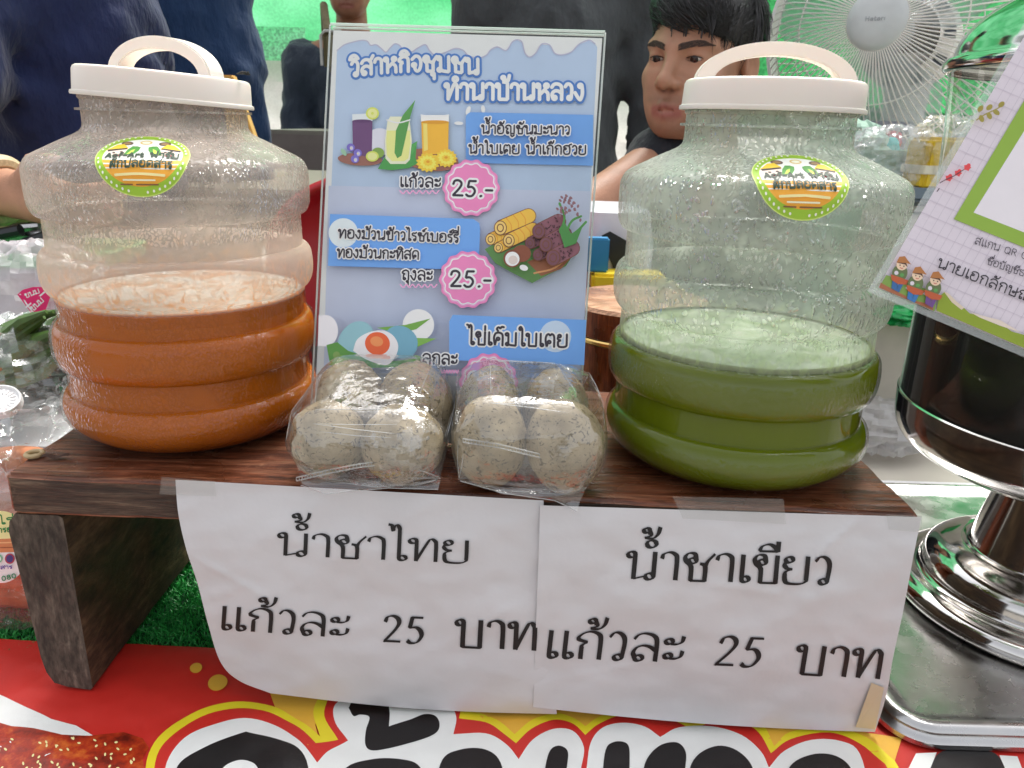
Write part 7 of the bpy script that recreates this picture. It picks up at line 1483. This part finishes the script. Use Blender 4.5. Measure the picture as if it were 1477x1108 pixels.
o = crumple('mint_towel', (mid(1225, 208, 1.22).x, 1.235, mid(1225, 220, 1.22).z), (.12, .13, .10), 51.0, mat('towel_mint', S(176, 206, 186), .9, var=.08, bump=.3), amp=.2); tag(o, 'pale green folded cloth bulging from the mint crate', 'cloth')
p = mid(1275, 198, 1.33); o = MB().box((p.x, 1.34, p.z), (.09, .02, .05)).build('grey_carton', mat('carton_grey', S(156, 158, 172), .5), None, bevel=.002); tag(o, 'small grey carton standing in the mint crate', 'carton')
p = mid(1290, 205, 1.29); o = crumple('red_pouch', (p.x, 1.30, p.z), (.03, .03, .035), 55.0, mat('pouch_red', S(190, 40, 50), .5), amp=.2); tag(o, 'tiny red pouch peeking out beside the fan column', 'pouch')
p = mid(1287, 222, 1.255); o = crumple('cyan_sponge', (p.x, 1.265, p.z), (.025, .03, .05), 57.0, mat('sponge_cyan', S(90, 220, 214), .7), amp=.12); tag(o, 'bright cyan sponge beside the fan column', 'sponge')
c = mid(1300, 235, 1.14); o = crumple('clear_carrier', (c.x - .01, 1.145, c.z + .005), (.14, .05, .095), 61.0, M_CBAG, amp=.3); tag(o, 'clear crumpled carrier bag hanging over the front of the mint crate', 'plastic bag')
t = thing('wrapped_packet', 'yellow packet wrapped in clear plastic to the right of the fan column', 'packet', mid(1348, 260, 1.13)); p = mid(1352, 236, 1.15)
MB().box(p, (.075, .05, .072), rotz(.2)).build('packet', mat('pack_yellow', S(222, 188, 40), .4, var=.08), t, bevel=.006, segs=3)
MB().box(p + Vector((-.002, -.002, -.008)), (.0765, .0505, .012), rotz(.2)).build('pale_band', mat('pack_band', S(226, 220, 196), .5), t, bevel=.001); crumple('wrapper', p + Vector((.004, 0, .010)), (.105, .075, .115), 63.0, M_CBAG, t, amp=.22, flat=False)
p = mid(1352, 285, 1.10); t = thing('weighing_scale', 'flat grey weighing scale under the yellow packet', 'scale', p); MB().box((p.x, 1.15, p.z - .004), (.13, .14, .03), rotz(-.1)).build('platform', mat('scale_body', S(206, 208, 204), .4), t, bevel=.006)
MB().box((p.x - .012, 1.073, p.z + .002), (.085, .02, .020), rotz(-.1) @ Matrix.Rotation(-.5, 3, 'X')).build('display', mat('scale_display', S(90, 104, 112), .25), t, bevel=.003)
o = MB().box((p.x + .01, 1.155, (TZ + p.z - .019) / 2 - .002), (.16, .15, p.z - .019 - TZ - .004)).build('cardboard_box', mat('carton_pale', S(196, 190, 176), .7), None, bevel=.003); tag(o, 'pale carton under the weighing scale behind the payment sign', 'box')
# white chair-like tub and blue and yellow goods between the menu and the green jar
p = mid(880, 345, 1.10); t = thing('white_tub', 'white rounded tub with a dark opening behind the menu and the green jar', 'tub', (p.x + .004, 1.12, TZ))
zt2 = at_y(880, 296, 1.12).z
z9 = at_y(880, 410, 1.10).z
mb = MB(); loft_rrect(mb, (p.x + .004, 1.13, TZ - .2), .115, .14, .04, [(.02, 0), (.01, .05), (0, (zt2 - TZ + .2) * .9), (.008, (zt2 - TZ + .2) * .99), (.02, zt2 - TZ + .2)]); mb.build('tub_body', mat('tub_white', S(214, 214, 222), .4), t, angle=40)
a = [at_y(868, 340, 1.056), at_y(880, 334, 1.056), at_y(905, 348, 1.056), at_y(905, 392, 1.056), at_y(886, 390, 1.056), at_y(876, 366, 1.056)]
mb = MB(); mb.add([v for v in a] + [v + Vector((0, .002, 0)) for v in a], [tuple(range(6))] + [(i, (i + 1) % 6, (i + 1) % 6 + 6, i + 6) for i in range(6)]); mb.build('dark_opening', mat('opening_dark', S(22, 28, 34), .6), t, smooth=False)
p = mid(868, 370, 1.03); o = MB().box((p.x - .006, 1.035, p.z + .002), (.030, .02, .045)).build('blue_box', mat('box_blue', S(40, 130, 180), .5), None, bevel=.002); tag(o, 'small blue box between the menu stand and the green jar', 'box')
p = mid(885, 402, 1.02); o = MB().box((p.x + .02, 1.035, p.z - .004), (.10, .05, .022)).build('yellow_tray', mat('tray_yellow', S(236, 206, 50), .4), None, bevel=.004); tag(o, 'bright yellow tray between the menu stand and the green jar', 'tray')
o = MB().box((p.x + .03, 1.04, (TZ + p.z - .0155) / 2 - .1), (.12, .06, p.z - .0155 - TZ + .198)).build('support_box', mat('support_grey', S(150, 146, 140), .7), None, bevel=.003); tag(o, 'plain grey box carrying the yellow tray behind the wooden canister', 'box')
o = MB().box((.62, .86, TZ + .0035), (.50, .13, .006)).build('white_board', mat('white_board', S(236, 234, 236), .35, var=.02), None, bevel=.0015); tag(o, 'flat white board lying on the table behind the dispenser pedestal', 'board')
# a dark clump caught on the crooked lid
p = mid(349, 107, .605); mb = MB(); rnd = random.Random(1)
for k in range(3): mb.tube([p + Vector((-.004 + .003 * k, 0, 0)), p + Vector((.001 + .002 * k, -.001, .0012)), p + Vector((.004 + .001 * k, 0, -.0006))], [.0004, .0012, .0004], 6)
tag(mb.build('thread_clump', mat('clump_black', S(30, 30, 30), .7), None), 'tiny dark clump on the right rim of the crooked lid', 'clump')
